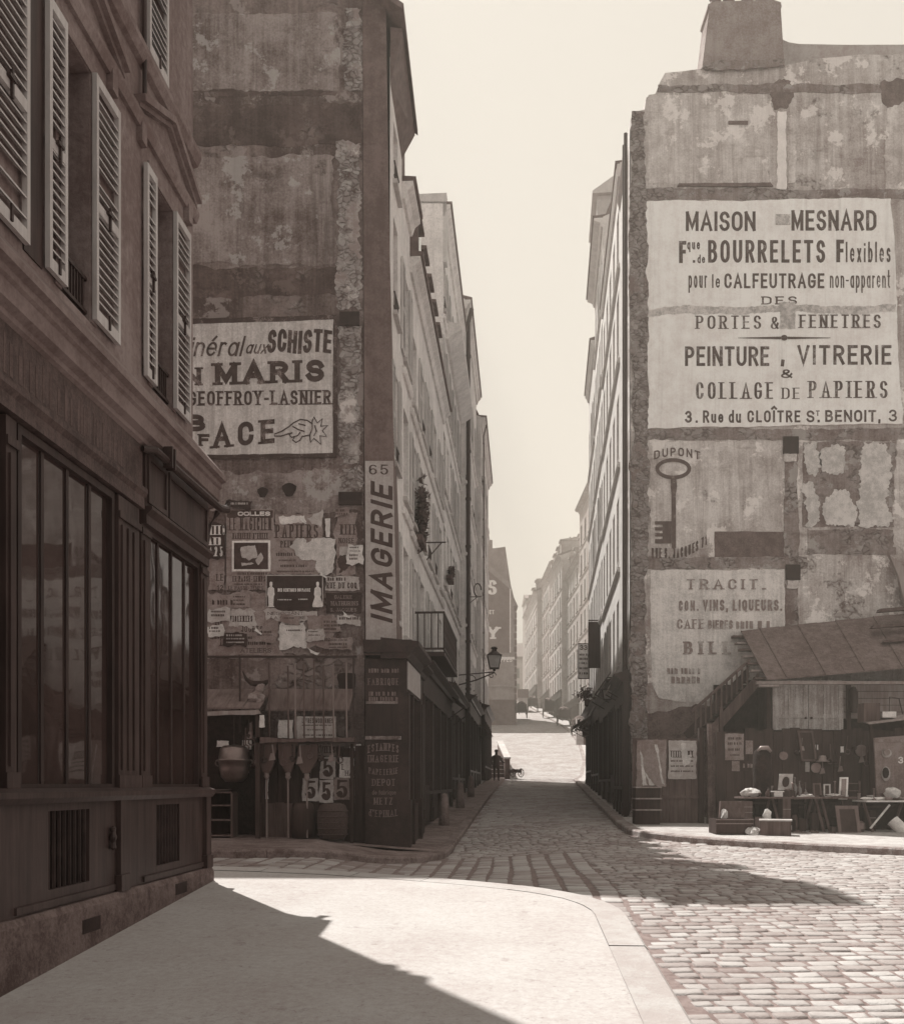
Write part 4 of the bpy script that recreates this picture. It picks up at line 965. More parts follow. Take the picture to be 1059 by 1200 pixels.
Lr('pour', U(806), U(828), V(338), V(317), wt=.08); Lr('le', U(833.5), U(843), V(338), V(322), wt=.11, gap=.15); Lr('CALFEUTRAGE', U(848), U(965), V(338.5), V(321), wt=.155, gap=.13); Lr('non-apparent', U(971.5), U(1042), V(338), V(317), wt=.075, gap=.09)
Lr('DES', U(892), U(933), V(357.5), V(348), wt=.24, thin=.14, serif=.14, gap=.4)
Lr('PORTES', U(815), U(891), V(386), V(370.5), wt=.17, thin=.085, serif=.06, gap=.2); Lr('&', U(902), U(912), V(386), V(372), wt=.18, thin=.06); Lr('FENETRES', U(936), U(1031), V(385), V(369.5), wt=.17, thin=.085, serif=.06, gap=.18, n=.046)
for a, b in ((864, 914), (972, 922)):
    q = [(U(a), V(397)), (U(b), V(398.2)), (U(b), V(395.2)), (U(a), V(396.4))]; m.add([FR.pt(x, y, .0455) for x, y in q], [(0, 1, 2, 3)])
q = [(U(918) + .09 * math.cos(t), V(396.5) + .075 * math.sin(t)) for t in [i * math.pi / 6 for i in range(12)]]; m.add([FR.pt(x, y, .0458) for x, y in q], [tuple(range(12))])
Lr('PEINTURE', U(802), U(900.5), V(429.5), V(406.5), wt=.155); Lr(',', U(914), U(919), V(427), V(405), wt=.18); Lr('VITRERIE', U(933.5), U(1043.5), V(428), V(405), wt=.155, gap=.16)
Lr('&', U(914), U(928), V(443.5), V(433.5), wt=.26, thin=.14)
Lr('COLLAGE', U(815), U(905), V(468), V(448.5), wt=.16, thin=.075, serif=.055, gap=.16); Lr('DE', U(915.5), U(936), V(468), V(455), wt=.17, thin=.06, serif=.05, gap=.2); Lr('PAPIERS', U(947), U(1039), V(467), V(447), wt=.16, thin=.075, serif=.055, gap=.18)
Lr('3.', U(802), U(817), V(496), V(482), wt=.18, gap=.3); Lr('Rue', U(823), U(847), V(496), V(481.5), wt=.16, gap=.16); Lr('du', U(853), U(867.5), V(496), V(481), wt=.15, gap=.15)
Lr('CLOÎTRE', U(875), U(937), V(495.5), V(481.5), wt=.17, gap=.18); Lr('S', U(944), U(953.5), V(495.5), V(481.5), wt=.17); Lr('T', U(955), U(959.5), V(488), V(481.5), wt=.2); Lr('.', U(957), U(959.5), V(495.5), V(481.5), wt=.2)
Lr('BENOIT,', U(966), U(1031), V(495), V(481), wt=.18, gap=.16); Lr('3', U(1040.5), U(1050), V(494.5), V(480.5), wt=.155)
part(RH, 'lettering', m, M_ink, sg, fix=False)
# the key
M_keyp = worn_ink('key_paint', .05, .10, .36, .5)
m = MB(); kn_ = .018
def ringm(cx, cy, rx, ry, t, n=28):
    a = [(U(cx + rx * math.cos(i * 2 * math.pi / n)), V(cy + ry * math.sin(i * 2 * math.pi / n) * (1 + .0))) for i in range(n)]; b = [(U(cx + (rx - t) * math.cos(i * 2 * math.pi / n)), V(cy + (ry - t) * math.sin(i * 2 * math.pi / n))) for i in range(n)]
    m.add([FR.pt(x, y, kn_) for x, y in a + b], [(i, (i + 1) % n, n + (i + 1) % n, n + i) for i in range(n)])
ringm(788.5, 549.5, 21, 12.5, 4.5)
for k, pts in enumerate(([(786, 561), (792, 561), (793, 570), (791.5, 580), (791.8, 642), (789, 644), (786.8, 642), (786.5, 580), (785.3, 570)], [(767, 611), (786.4, 611), (786.4, 637), (767, 637), (767, 632), (776, 632), (776, 629), (767, 629), (767, 625), (776, 625), (776, 622), (767, 622), (767, 618), (776, 618), (776, 615), (767, 615)])):
    m.add([FR.pt(U(x), V(y), kn_ + .0005 * (k + 1)) for x, y in pts], [tuple(range(len(pts)))])
ky = part(RH, 'painted_key', m, M_keyp, fix=False, label='big dark key painted on the plaster')
m = MB(); letters(m, FR, 'DUPONT', U(766), U(820), V(537), V(527), wt=.17, n=kn_, gap=.28, warp=lambda u, v: (u, v + .10 * (1 - ((u - U(792)) / .6) ** 2) - .05))
letters(m, FR, 'RUE S. JACQUES 71', U(763), U(828), V(653.5), V(641.5), wt=.15, n=kn_ + .002, gap=.12, warp=lambda u, v: (u, v - .02 + .75 * max(0, (u - U(788)) / .85) ** 2 * .45))
part(RH, 'lettering', m, M_keyp, ky, fix=False)
# TRACIT
pnl = rpatch('painted_sign', [(772, 818), (766, 806), (763, 790), (762, 668), (919, 667), (921, 770), (890, 800), (850, 822), (790, 822)], plaster('tracit_paint', .5, .78, 1.3, .8, .85, .01, .2), .024, .25, .02, 18, label='pale weathered wall sign with faint TRACIT lettering')
M_faint = worn_ink('faint_ink', .16, .26, .5, .9)
m = MB(); Lt = lambda *a, **k: letters(m, FR, *a, n=.026, **k)
Lt('TRACIT.', U(804), U(896), V(691), V(679), wt=.22, thin=.12, serif=.1, gap=.4); Lt('COM.', U(795), U(818), V(716), V(704), wt=.16, gap=.2); Lt('VINS, LIQUEURS.', U(823), U(916), V(716), V(703), wt=.18, gap=.14)
Lt('CAFE', U(793), U(824), V(737), V(726), wt=.2, thin=.1, serif=.07); Lt('BIERES', U(829), U(858), V(737), V(727), wt=.2); scribble(m, FR, U(862), U(902), V(737), V(728), .026)
Lt('BILL', U(801), U(856), V(767), V(752), wt=.26, thin=.14, serif=.1, gap=.4); scribble(m, FR, U(781), U(822), V(790), V(783), .026); scribble(m, FR, U(786), U(820), V(801), V(793), .026)
part(RH, 'lettering', m, M_faint, pnl, fix=False)
# chimney stack, upper party wall
g = MB(); g.poly(FR, [(U(822), V(80)), (U(918), V(76)), (U(914), V(12)), (U(915), V(9)), (U(914), V(4)), (U(905), V(1)), (U(838), V(3)), (U(829), V(6)), (U(828), V(12)), (U(830), V(14))], -.7, .05)
ch = part(RH, 'chimney', g, plaster('chimney_render', .16, .3, 1.2, .4, .9, .015, .2))
g = MB(); g.poly(FR, ragged([(U(820), V(84)), (U(920), V(80)), (U(919), V(70)), (U(822), V(76))], .2, .03), .05, .09); part(RH, 'chimney_base', g, M_rdark, ch)
for x in (842, 858, 880, 897):
    p = MB(); p.lathe(Matrix.Translation(FR.pt(U(x), V(3), -.3)), [(.17, -.05), (.14, .3), (.17, .36), (.0, .37)], 12); part(RH, 'chimney_pot', p, M_slate, ch)
g = MB(); cv = [(916, 90), (917, 20), (920, 24), (925, 29), (932, 32), (944, 34), (1000, 35), (1300, 34), (1300, 90)]
g.poly(FR, [(U(x), V(y)) for x, y in cv], -.9, -.502); part(RH, 'upper_party_wall', g, plaster('party_wall', .26, .38, .9, .4, .9, .01, .1))

# ================================================================ RIGHT SIDE OF THE STREET
RF = slant(4.64 - .0977 * 25.7, .0977, -1)
g = MB(); wops = [(26.4, 27.3, v, v + 1.95) for v in (3.6, 6.9, 10.2, 13.4)]
wb = facade(RF, 25.52, 29.0, -1.4, 17.3, wops, 0, .1); part(RH, 'street_wall', wb, plaster('right_street_wall', .5, .7, 1, .5), fix=False)
for q in wops: window(RH, RF, 26.85, q[2], .9, 1.95, 'flush', 0, False)
g = MB(); g.prof(RF, [(0, 16.9), (.03, 17.0), (.08, 17.2), (.08, 17.3), (-3, 17.35), (-9, 17.4), (-9, 16.9)], 26.5, 29.0); part(RH, 'roof', g, M_slate)
shopfront(RH, RF, 25.56, 28.95, gv(27, RF), gv(27, RF) + 3.7, .16, M_paint, 1, 3)
for u in (25.62, 26.1): 
    p = MB(); p.tube([RF.pt(u, -.9, .1), RF.pt(u, 17, .1)], .05, 8); part(RH, 'drainpipe', p, M_iron)
RHS = [('sunlit pale house next behind the big white sign, with shutters', 29.02, 38, 18.4, [3.6, 6.7, 9.8, 12.9, 15.7], 5, .62, 'slope'),
       ('tallest sunlit house on the right, with a steep mansard', 38.02, 44.5, 22.0, [3.8, 6.9, 10, 13.1, 16.2, 19.2], 4, .62, 'mansard'),
       ('last house of the right row, carrying the hanging dark signboard', 44.52, 51.0, 20.2, [4.0, 7.0, 10, 13, 16], 4, .56, 'slope')]
RROOT = []
rpatch('light_stone_edge', [(1036, 222), (1062, 222), (1064, 118), (1040, 122)], M_rw2, .024, .2, .05, 21); rpatch('light_stone_edge', [(1046, 640), (1070, 650), (1070, 500), (1050, 508)], M_rw2, .024, .2, .05, 22)
for i, (lab, a, b, ev, fl, nc, al, rf_) in enumerate(RHS):
    RROOT.append(house('street_house', lab, RF, a, b, gv((a + b) / 2, RF), ev, fl, nc, plaster('right_facade_%d' % i, al * .9, al * 1.15, 1, .4, .85, .006, .1), 9, 'houses along the sunlit right side of the street', (.95, 1.95), .12, rf_, style='flush', seedv=50 + i, bays=3, nshop=.15, roofh=(.3, 2.0, 1.4)[i], eave_n=(.14, .4, .25)[i]))
g = MB(); g.box(RF, 40.5, 43.8, 22.1, 24.3, -1.4, .1); g.prof(RF, [(.3, 24.3), (.3, 24.4), (-.6, 25), (-1.5, 25.1), (-1.5, 24.3)], 40.3, 44); part(RROOT[1], 'dormer', g, plaster('dormer_plaster', .5, .62, 1, .3))
chimney(RROOT[0], RF, 36.5, 18.7, -1.0, .6, 1.2, 1.2, M_lfac, 3); chimney(RROOT[2], RF, 50, 20.4, -1.2, .6, 1.4, 1.6, M_lfac, 3)

# ================================================================ FAR HOUSES UP THE HILL
M_board0 = flat('far_shop_paint', .06, .7, .4, 2, 0)
M_far = plaster('far_plaster', .22, .38, .5, .5); M_far2 = plaster('far_plaster_pale', .28, .46, .5, .5)
HF = lambda o: slant(13.5 + o, 0.0, -1)
FHS = [('first sunlit hill house, tallest, half hidden by the hanging dark signboard', 80, 104, 29.0, 8, M_far, 0), ('hill house with a lower cornice, second up the slope', 104.1, 118, 24.6, 5, M_far2, .3), ('hill house with dormer roof and tall chimneys, third up the slope', 118.1, 133, 27.6, 5, M_far2, -.3), ('hill house with a notched roofline, fourth up the slope', 133.1, 150, 30.2, 6, M_far, .2), ('hazy hill house, the farthest facing the road', 150.1, 175, 29.6, 7, M_far2, -.5)]
FROOT = []
for i, (lab, a, b, ev, nc, m_, of) in enumerate(FHS):
    F2 = HF(of); vb = RD(0, a) - .3; fl = [vb + 4.2 + 3.1 * k for k in range(int((ev - vb - 5) / 3.1) + 1)]
    FROOT.append(house('hill_house', lab, F2, a, b, vb, ev, fl, nc, m_, 12, 'far houses up the hill', (1.15, 2.1), .35, ('slope', 'mansard')[i % 2], style='far', seedv=70 + i, vshop=4.0, bays=4, roofh=2.4, eave_n=.5, shopmat=(M_paint2, M_board0)[i % 2]))
for i, u, v, w, h in ((0, 84, 30.5, 2.5, 2.6), (0, 102, 30, 1.6, 3), (1, 112, 26, 2.2, 3), (2, 121, 29, 3, 2.6), (2, 130, 29, 2, 3.4), (3, 140, 32, 3, 2.4), (4, 153, 31, 3, 3.4), (4, 168, 31, 4, 2.6)): chimney(FROOT[i], HF(0), u, v, -2.5, w, 1.4, h, M_far, 4)
for i, k, v in ((1, 3, 24.7), (2, 4, 27.7), (4, 4, 29.7)):
    for j in range(k):
        lab, a, b = FHS[i][:3]; u = a + (b - a) * (j + .5) / k; F2 = HF(FHS[i][6]); m = MB(); m.box(F2, u - .7, u + .7, v, v + 1.9, -2, -.1); m.prof(F2, [(.1, v + 1.9), (.1, v + 2.05), (-2, v + 2.3), (-2, v + 1.9)], u - .85, u + .85); d = part(FROOT[i], 'dormer', m, M_far); g = MB(); g.box(F2, u - .4, u + .4, v + .3, v + 1.7, -.1, -.07); part(FROOT[i], 'pane', g, M_glass, d)
FX = Front(185)
rt = root('closing_house', 'faint hazy house closing the view at the top of the road', 'house', FX.pt(16, 15, 0), 'far houses up the hill')
ops = [(x, x + 1.1, v, v + 2.0) for v in (20, 23.2, 26.4, 29.6) for x in (14.7, 16.6, 18.6)]
wb = facade(FX, 14, 23, 12, 35, ops); wb.box(FX, 14, 23, 12, 34.9, -9, -.25); part(rt, 'wall', wb, M_far, fix=False)
for q in ops: window(rt, FX, (q[0] + q[1]) / 2, q[2], 1.1, 2.0, 'far')
g = MB(); g.box(FX, 16, 19, 35, 39, -3, -1); part(rt, 'chimney', g, M_far)
g = MB(); g.prof(FX, [(.5, 34.6), (.5, 35), (-4, 36.5), (-9, 35)], 13.8, 23.2); part(rt, 'roof', g, M_slate)
rt = root('closing_house', 'pale distant house seen low behind the S Y gable', 'house', FX.pt(9, 15, -20), 'far houses up the hill')
ops = [(x, x + 1.1, v, v + 2.0) for v in (19, 22.2) for x in (9.5, 11.5, 13)]
FX2 = Front(205); wb = facade(FX2, 4, 16, 13, 26.5, ops); wb.box(FX2, 4, 16, 13, 26.4, -9, -.25); part(rt, 'wall', wb, M_far, fix=False)
for q in ops: window(rt, FX2, (q[0] + q[1]) / 2, q[2], 1.1, 2.0, 'far')
g = MB(); g.prof(FX2, [(.5, 26), (.5, 26.6), (-4, 30), (-9, 26.5)], 3.8, 16.2); part(rt, 'roof', g, M_slate)
# the S Y gable
FY = Front(110); U, V = FY.U, FY.V
rt = root('lettered_gable_house', 'hazy house up the hill with white S and Y letters on its grey gable', 'house', FY.pt(3, 6.4, 0)); SY = rt
g = MB(); g.poly(FY, [(-8, 4), (U(605), 4), (U(605), V(712)), (U(598), V(684)), (U(571), V(660)), (-4, V(648)), (-8, V(648))], 0, -14); part(rt, 'wall', g, plaster('sy_wall', .22, .34, .6, .4))
g = MB(); g.poly(FY, [(-3.6, V(632)), (U(577), V(632)), (U(577), V(642)), (U(592), V(640)), (U(600), V(695)), (U(607), V(710)), (U(606), V(714)), (U(598), V(684)), (U(571), V(659)), (-4, V(646))], -.3, -14.3); part(rt, 'roof', g, plaster('sy_roof', .2, .3, .7, .3))
g = MB(); g.poly(FY, [(-7, V(765)), (U(597), V(765)), (U(597), V(690)), (U(571), V(668)), (-7, V(660))], 0, .06); pn_ = part(rt, 'painted_sign', g, plaster('sy_sign', .12, .17, .8, .3))
m = MB()
for (x0, x1, y0, y1) in ((560, 603, 770, 773), (597, 598.3, 690, 765)): m.box(FY, U(x0), U(x1), V(y1), V(y0), .0605, .07)
letters(m, FY, 'S', U(571), U(582), V(697), V(680), wt=.26, n=.075, thin=.12); letters(m, FY, 'Y', U(571), U(584), V(749), V(735), wt=.3, n=.075, serif=.14); letters(m, FY, 'ET', U(573), U(579), V(720), V(715), wt=.2, n=.075); letters(m, FY, 'ETOFFES', U(575), U(600), V(776), V(771), wt=.2, n=.075)
part(rt, 'lettering', m, M_white, pn_, fix=False)
g = MB()
for k in range(16): g.box(FY, U(602 + (k % 2) * .8), U(605.4), V(716 + k * 8), V(710 + k * 8), 0, .05)
part(rt, 'quoin', g, plaster('sy_quoin', .1, .16, 1, .2))
g = MB(); g.box(FY, -8, U(604.8), 5, V(820), 0, .05); part(rt, 'base_course', g, plaster('sy_base', .1, .16, 1, .2))
g = MB(); g.box(FY, -8, U(600), V(805), V(803), 0, .2); part(rt, 'string_course', g, M_far)
# ================================================================ SHARED MATERIALS OF THE STALLS
M_board = wood('old_boards', .04, .13, (9, 9, .8), .8)
M_boardd = wood('dark_boards', .015, .05, (9, 9, .8), .8)
M_boardp = wood('pale_boards', .16, .34, (8, 8, .7), .8)
M_paper = plaster('poster_paper', .32, .5, 3, .3, .85, .004, .2)
M_paperw = plaster('white_paper', .55, .8, 3, .2, .85, .004)
M_paperg = plaster('grey_paper', .16, .29, 3, .3, .85, .004, .25)
M_paperd = plaster('dark_poster', .02, .04, 3, .2, .7, .002)
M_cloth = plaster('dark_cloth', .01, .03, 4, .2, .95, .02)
M_rag = plaster('white_rag', .55, .8, 5, .1, .95, .02)
M_copper = flat('dull_copper', .16, .35, .35, 4, .002, .8)
M_print = plaster('print_ink', .03, .06, 5, .1, .85, .001)
M_wicker = flat('wicker', .045, .8, .6, 40, .01)
M_straw = wood('broom_twigs', .03, .09, (40, 40, 1), .95)
M_pole = wood('pale_pole', .12, .26, (20, 20, .8), .7)
M_lglass = flat('lantern_glass', .5, .15, .2, 4, 0, 0, .5)
def lump(M, rx, ry, rz, seed=1, seg=12, amp=.25):
    r = random.Random(seed); mb = MB(); k = 7; vs = []
    for i in range(k):
        a = math.pi * i / (k - 1)
        for j in range(seg):
            t = 2 * math.pi * j / seg; q = 1 + r.uniform(-amp, amp)
            vs.append(M @ Vector((rx * math.sin(a) * math.cos(t) * q, ry * math.sin(a) * math.sin(t) * q, rz * -math.cos(a) * (1 + r.uniform(-amp, amp) * .4))))
    fs = [(i * seg + j, i * seg + (j + 1) % seg, (i + 1) * seg + (j + 1) % seg, (i + 1) * seg + j) for i in range(k - 1) for j in range(seg)]
    mb.add(vs, fs); return mb
T = lambda v: Matrix.Translation(v)
# ================================================================ BILLS PASTED ON THE LEFT GABLE
U, V = FG.U, FG.V
def bill(F, x0, x1, y0, y1, mat, label, lines=(), n0=.022, th=.006, rag=.008, seedv=1, extra=None, ink=None, group=None, name='poster', outline=None):
    """a pasted bill; lines = (text or None, x0, x1, y0, y1, options) in photograph measurements on frame F"""
    U, V = F.U, F.V; m = MB(); base = outline and [(U(a), V(b)) for a, b in outline] or rect(U(x0), U(x1), V(y1), V(y0))
    m.poly(F, ragged(base, .12, rag, random.Random(seedv)), n0, n0 + th)
    b = single(name, m, mat, label, 'poster', F.pt((U(x0) + U(x1)) / 2, V(y1), n0), group)
    if lines:
        t = MB(); rg = random.Random(seedv + 5)
        for L in lines:
            if L[0] is None: scribble(t, F, U(L[1]), U(L[2]), V(L[4]), V(L[3]), n0 + th + .001, rg)
            else: letters(t, F, L[0], U(L[1]), U(L[2]), V(L[4]), V(L[3]), n=n0 + th + .001, **(L[5] if len(L) > 5 else {}))
        part(b, 'lettering', t, ink or M_print, fix=False)
    if extra:
        for nm, mb, mt in extra(F, n0 + th): part(b, nm, mb, mt)
    return b
fat = dict(wt=.15, thin=.115, serif=.09, gap=.08)
def mag_picture(F, n):
    U, V = F.U, F.V; a = MB(); a.poly(F, ragged(rect(U(272), U(317), V(670), V(634)), .2, .006), n, n + .003)
    b = MB(); b.poly(F, rect(U(274.5), U(314.5), V(667.5), V(636.5)), n + .003, n + .004)
    c = MB(); c.poly(F, ragged([(U(283), V(642)), (U(300), V(639)), (U(302), V(653)), (U(292), V(657)), (U(284), V(654))], .1, .015), n + .004, n + .005)
    c.poly(F, ragged([(U(283), V(660)), (U(296), V(659)), (U(298), V(662)), (U(284), V(664))], .1, .01), n + .004, n + .005); c.poly(F, ragged([(U(300), V(657)), (U(306), V(648)), (U(309), V(654)), (U(303), V(663))], .1, .012), n + .0042, n + .0052)
    t = MB(); letters(t, F, 'COLLES', U(279), U(317), V(605), V(600), wt=.26, n=n + .002)
    h = MB(); h.poly(F, rect(U(266), U(320), V(606.5), V(598.5)), n, n + .001)
    return [('picture_border', a, M_paperw), ('picture', b, M_print), ('picture_highlight', c, M_paper), ('heading_band', h, M_print), ('heading', t, M_paperw)]
bill(FG, 265, 322, 597, 692, M_paperg, 'tall bill headed LE MAGICIEN with a framed dark picture', [('LE MAGICIEN', 269, 318, 606.5, 622, dict(wt=.085, thin=.075, serif=.06, gap=.04)), ("BARRIERE", 273, 294, 625, 632, fat), ("D'ENFER", 297, 314, 625, 632, fat),
     (None, 279, 313, 671, 674), ('LE PASSE-TEMPS', 273, 311, 675.5, 682, fat), (None, 275, 309, 684, 686), ('LE PASSE-TEMPS', 268, 309, 687, 691.5, fat)], extra=mag_picture, seedv=2)
bill(FG, 322.5, 378, 603, 674, M_paperg, 'grey bill headed PAPIERS PEINTS, torn open at its middle', [('PAPIERS', 323, 373, 615, 631, dict(wt=.13, thin=.07, serif=.06, gap=.07)), ('PEINTS', 329, 352, 634, 642, fat), (None, 324, 346, 648, 652), (None, 327, 347, 656, 658), (None, 329, 360, 662, 665), (None, 325, 368, 669, 671)], seedv=3)
bill(FG, 322, 361, 603, 616, M_paperw, 'blank white strip of paper pasted over the top of the PAPIERS bill', n0=.030, rag=.03, seedv=4, outline=[(327, 607), (358, 604), (360, 613), (352, 616), (328, 614)])
bill(FG, 360, 380, 597, 617, M_paper, 'creased pale scrap right of the blank white strip', n0=.029, rag=.03, seedv=5, outline=[(360, 608), (370, 601), (379, 597), (378, 612), (376, 617), (366, 614)])
bill(FG, 380, 388, 607, 631, M_paperw, 'narrow upright white strip right of the word PAPIERS', n0=.031, rag=.012, seedv=6, outline=[(381, 608), (387, 608), (386.5, 630), (382, 630)])
bill(FG, 340, 394, 632, 674, M_torn, 'large blank pale sheet with torn edges in the middle of the bills', n0=.033, rag=.03, seedv=7, outline=[(340, 642), (347, 634), (358, 634), (360, 638), (366, 632), (393, 632), (393, 662), (390, 672), (383, 674), (373, 668), (371, 656), (358, 656), (348, 652)])
bill(FG, 394, 419, 600, 676, M_paperg, 'ragged bill with a dark flower picture at the right end of the bills', [('RITE', 399, 417, 615, 627, dict(wt=.13, thin=.08, serif=.08)), ('NOISE', 397, 415, 631, 637, fat)], n0=.024, seedv=8, rag=.03,
     extra=lambda F, n: [('picture', (lambda m: (m.poly(F, ragged([(F.U(x), F.V(y)) for x, y in ((396, 656), (403, 650), (410, 648), (413, 660), (407, 671), (397, 672))], .06, .03, random.Random(3)), n, n + .002), m)[1])(MB()), M_print), ('white_card', (lambda m: (m.poly(F, rect(F.U(398), F.U(415), F.V(652), F.V(641)), n, n + .001), m)[1])(MB()), M_paper)])
def statues(F, n):
    U, V = F.U, F.V; m = MB()
    for x, dress in ((318, 0), (372.5, 1)):
        w = [(0, 682), (1.6, 683), (1.7, 686), (1.1, 688), (3.6, 690), (4.2, 697), (3.2, 700), (3.0 + 2.2 * dress, 706), (2.8 + 3.4 * dress, 710), (4.2 + 1.4 * dress, 712)]
        pts = [(U(x + a), V(b)) for a, b in w] + [(U(x - a), V(b)) for a, b in w[::-1][:-1]]; m.poly(F, pts, n, n + .002)
        if not dress: pass
    fr = MB(); 
    for q in ((312, 379, 674, 675.3), (377.8, 379, 675.3, 711), (312, 313, 675.3, 712)): fr.poly(F, rect(U(q[0]), U(q[1]), V(q[3]), V(q[2])), n, n + .0015)
    t = MB(); letters(t, F, 'DIX CENTIMES DU PASSE', U(326), U(364), V(694), V(690), wt=.2, n=n + .001, gap=.1); scribble(t, F, U(326), U(342), V(704), V(702.5), n + .001); scribble(t, F, U(350), U(361), V(703.5), V(702), n + .001)
    return [('statue_figures', m, M_paperw), ('poster_edge', fr, M_paper), ('lettering', t, M_paperw)]
bill(FG, 312, 379, 674, 717, M_paperd, 'dark landscape poster with two white statue figures', n0=.034, seedv=9, rag=.02, extra=statues, outline=[(312, 674), (379, 674), (379, 712), (368, 716), (350, 715), (330, 717), (320, 712), (312, 711)])
bill(FG, 381, 421, 676, 692, M_paper, 'small torn bill above the dark MATHURINS board', [(None, 384, 405, 677, 681), ('RUE DU COQ', 383, 418, 683, 690, fat)], seedv=10, rag=.02)
bill(FG, 382, 424, 695, 719, M_paperd, 'dark board with pale GALERIE MATHURINS lettering', [('GALERIE', 392, 413, 698, 702, fat), ('MATHURINS', 388, 420, 705, 710, fat), ('S. JACQUES', 387, 418, 713, 717, fat)], seedv=11, ink=M_paperg, rag=.004)
bill(FG, 244, 264, 655, 692, M_paperg, 'half hidden bill with a white 12 beside the LE MAGICIEN bill', [('LE', 254, 262, 673, 681, fat), ('12', 255, 262, 686, 692, dict(wt=.18))], seedv=12, rag=.015)
def low(i, x0, x1, y0, y1, mat, lab, lines): bill(FG, x0, x1, y0, y1, mat, lab, lines, n0=.018 + .004 * i, seedv=20 + i, rag=.04)
low(0, 242, 330, 694, 770, M_paperg, 'broad patch of old layered bills under the LE MAGICIEN bill', [(None, 249, 280, 703, 709), ('10', 252, 260, 726, 733, fat), ('JOUETS', 283, 308, 734, 741, fat), (None, 247, 310, 746, 749), (None, 282, 318, 752, 756), ('101', 258, 268, 748, 757, fat), ('ATELIERS', 282, 318, 760, 765, fat)])
low(1, 268, 300, 716, 735, M_paper, 'tilted torn bill on the layered old bills', [('VIOLENTES', 270, 296, 722, 729, fat)])
low(2, 312, 372, 716, 726, M_paper, 'strip of print just under the dark statue poster', [('NEGOCIANT', 314, 356, 717.5, 721, fat), ('LA CARRIERE', 318, 358, 722.5, 726, fat)])
low(3, 328, 358, 728, 760, M_torn, 'plain pale sheet below the dark statue poster', [(None, 334, 352, 731, 733), (None, 336, 354, 738, 740)])
low(4, 360, 392, 722, 760, M_paperg, 'grey torn sheet left of the bare plaster', [(None, 366, 388, 748, 752)])
bill(FG, 358, 378, 756, 770, M_paperw, 'white folded corner of paper hanging at the foot of the bills', n0=.04, seedv=33, rag=.02, outline=[(359, 758), (376, 766), (372, 769), (364, 766)])
# more old paper, layer over layer
rq = random.Random(77)
SPOT = ['below the LE MAGICIEN bill', 'beside the VIOLENTES scrap', 'under the words NEGOCIANT', 'low on the gable, near the corner drainpipe', 'over the iron rack, left of its middle', 'over the iron rack, near the print shop', 'right of the plain pale sheet', 'at the foot of the grey torn sheet', 'left of the LE MAGICIEN bill', 'over the COLLES heading', 'above the ragged flower bill', 'just under the MATHURINS board', 'between the two lowest bills', 'on the edge of the corner pier']
for i, (x0, x1, y0, y1) in enumerate(((272, 292, 697, 713), (246, 268, 714, 728), (330, 352, 722, 729), (244, 262, 733, 747), (264, 290, 742, 757), (378, 402, 726, 744), (360, 380, 738, 752), (384, 412, 748, 764), (247, 262, 640, 655), (268, 296, 588, 597), (392, 410, 596, 608), (396, 424, 722, 732), (300, 326, 738, 752), (408, 426, 640, 662))):
    c = (M_paperg, M_paper, M_paperg, M_torn, M_paperd)[i % 5]; a_ = rq.uniform(-3, 3)
    bill(FG, x0, x1, y0, y1, c, '%s bill with lines of small print, %s' % (('narrow grey', 'cream', 'faded grey', 'whitish', 'dark')[i % 5], SPOT[i]), [(None, x0 + 2, x1 - 2 - rq.random() * 5, y0 + 2 + k * 4.2, y0 + 3.4 + rq.random() * 1.6 + k * 4.2) for k in range(int((y1 - y0 - 2) / 4.3))], n0=.043 + .003 * i, seedv=100 + i, rag=.03,
         ink=M_paper if c == M_paperd else None, outline=[(x0, y0 + a_ * .5), (x1, y0 - a_ * .5), (x1 + a_ * .4, y1 - a_), (x0 + a_ * .4, y1)])
for i, (x, y, w, lab) in enumerate(((352, 604, 7, 'curling flap of torn paper over the PAPIERS bill'), (376, 668, 6, 'curling flap of torn paper at the corner of the large blank sheet'), (300, 733, 7, 'curling flap of paper under the LE MAGICIEN bill'), (404, 716, 5, 'curling flap of paper below the MATHURINS board'))):
    m = MB(); k = 7; vs = []
    for j in range(k):
        t = j / (k - 1) * 2.3; r_ = w / 60.5 * .55; vs += [FG.pt(U(x) + r_ * math.sin(t) - .05, V(y) - .02 * j, .05 + r_ * (1 - math.cos(t))), FG.pt(U(x) + r_ * math.sin(t) + .07, V(y + w * 1.2) - .01 * j, .05 + r_ * .7 * (1 - math.cos(t)))]
    m.add(vs, [(2 * j, 2 * j + 1, 2 * j + 3, 2 * j + 2) for j in range(k - 1)]); single('paper_flap', m, M_torn, lab, 'paper', FG.pt(U(x), V(y), .05), fix=False)
# dark lobed tin sign
m = MB(); m.poly(FG, [(U(x), V(y)) for x, y in ((244, 614), (254, 613), (266, 618), (264, 632), (265, 650), (256, 657), (244, 654))], .05, .08)
b = single('tin_sign', m, M_paperd, 'dark shaped tin sign with white lettering ending in 125, beside the corner drainpipe', 'sign', FG.pt(U(250), V(657), .05))
t = MB()
for tx, x0, x1, y0, y1 in (('BLES', 247, 264, 617, 628), ('AND', 246, 260, 631, 640), ('125', 247, 262, 642, 653)): letters(t, FG, tx, U(x0), U(x1), V(y1), V(y0), wt=.2, thin=.1, serif=.07, n=.082, gap=.14)
part(b, 'lettering', t, M_paperw, fix=False)

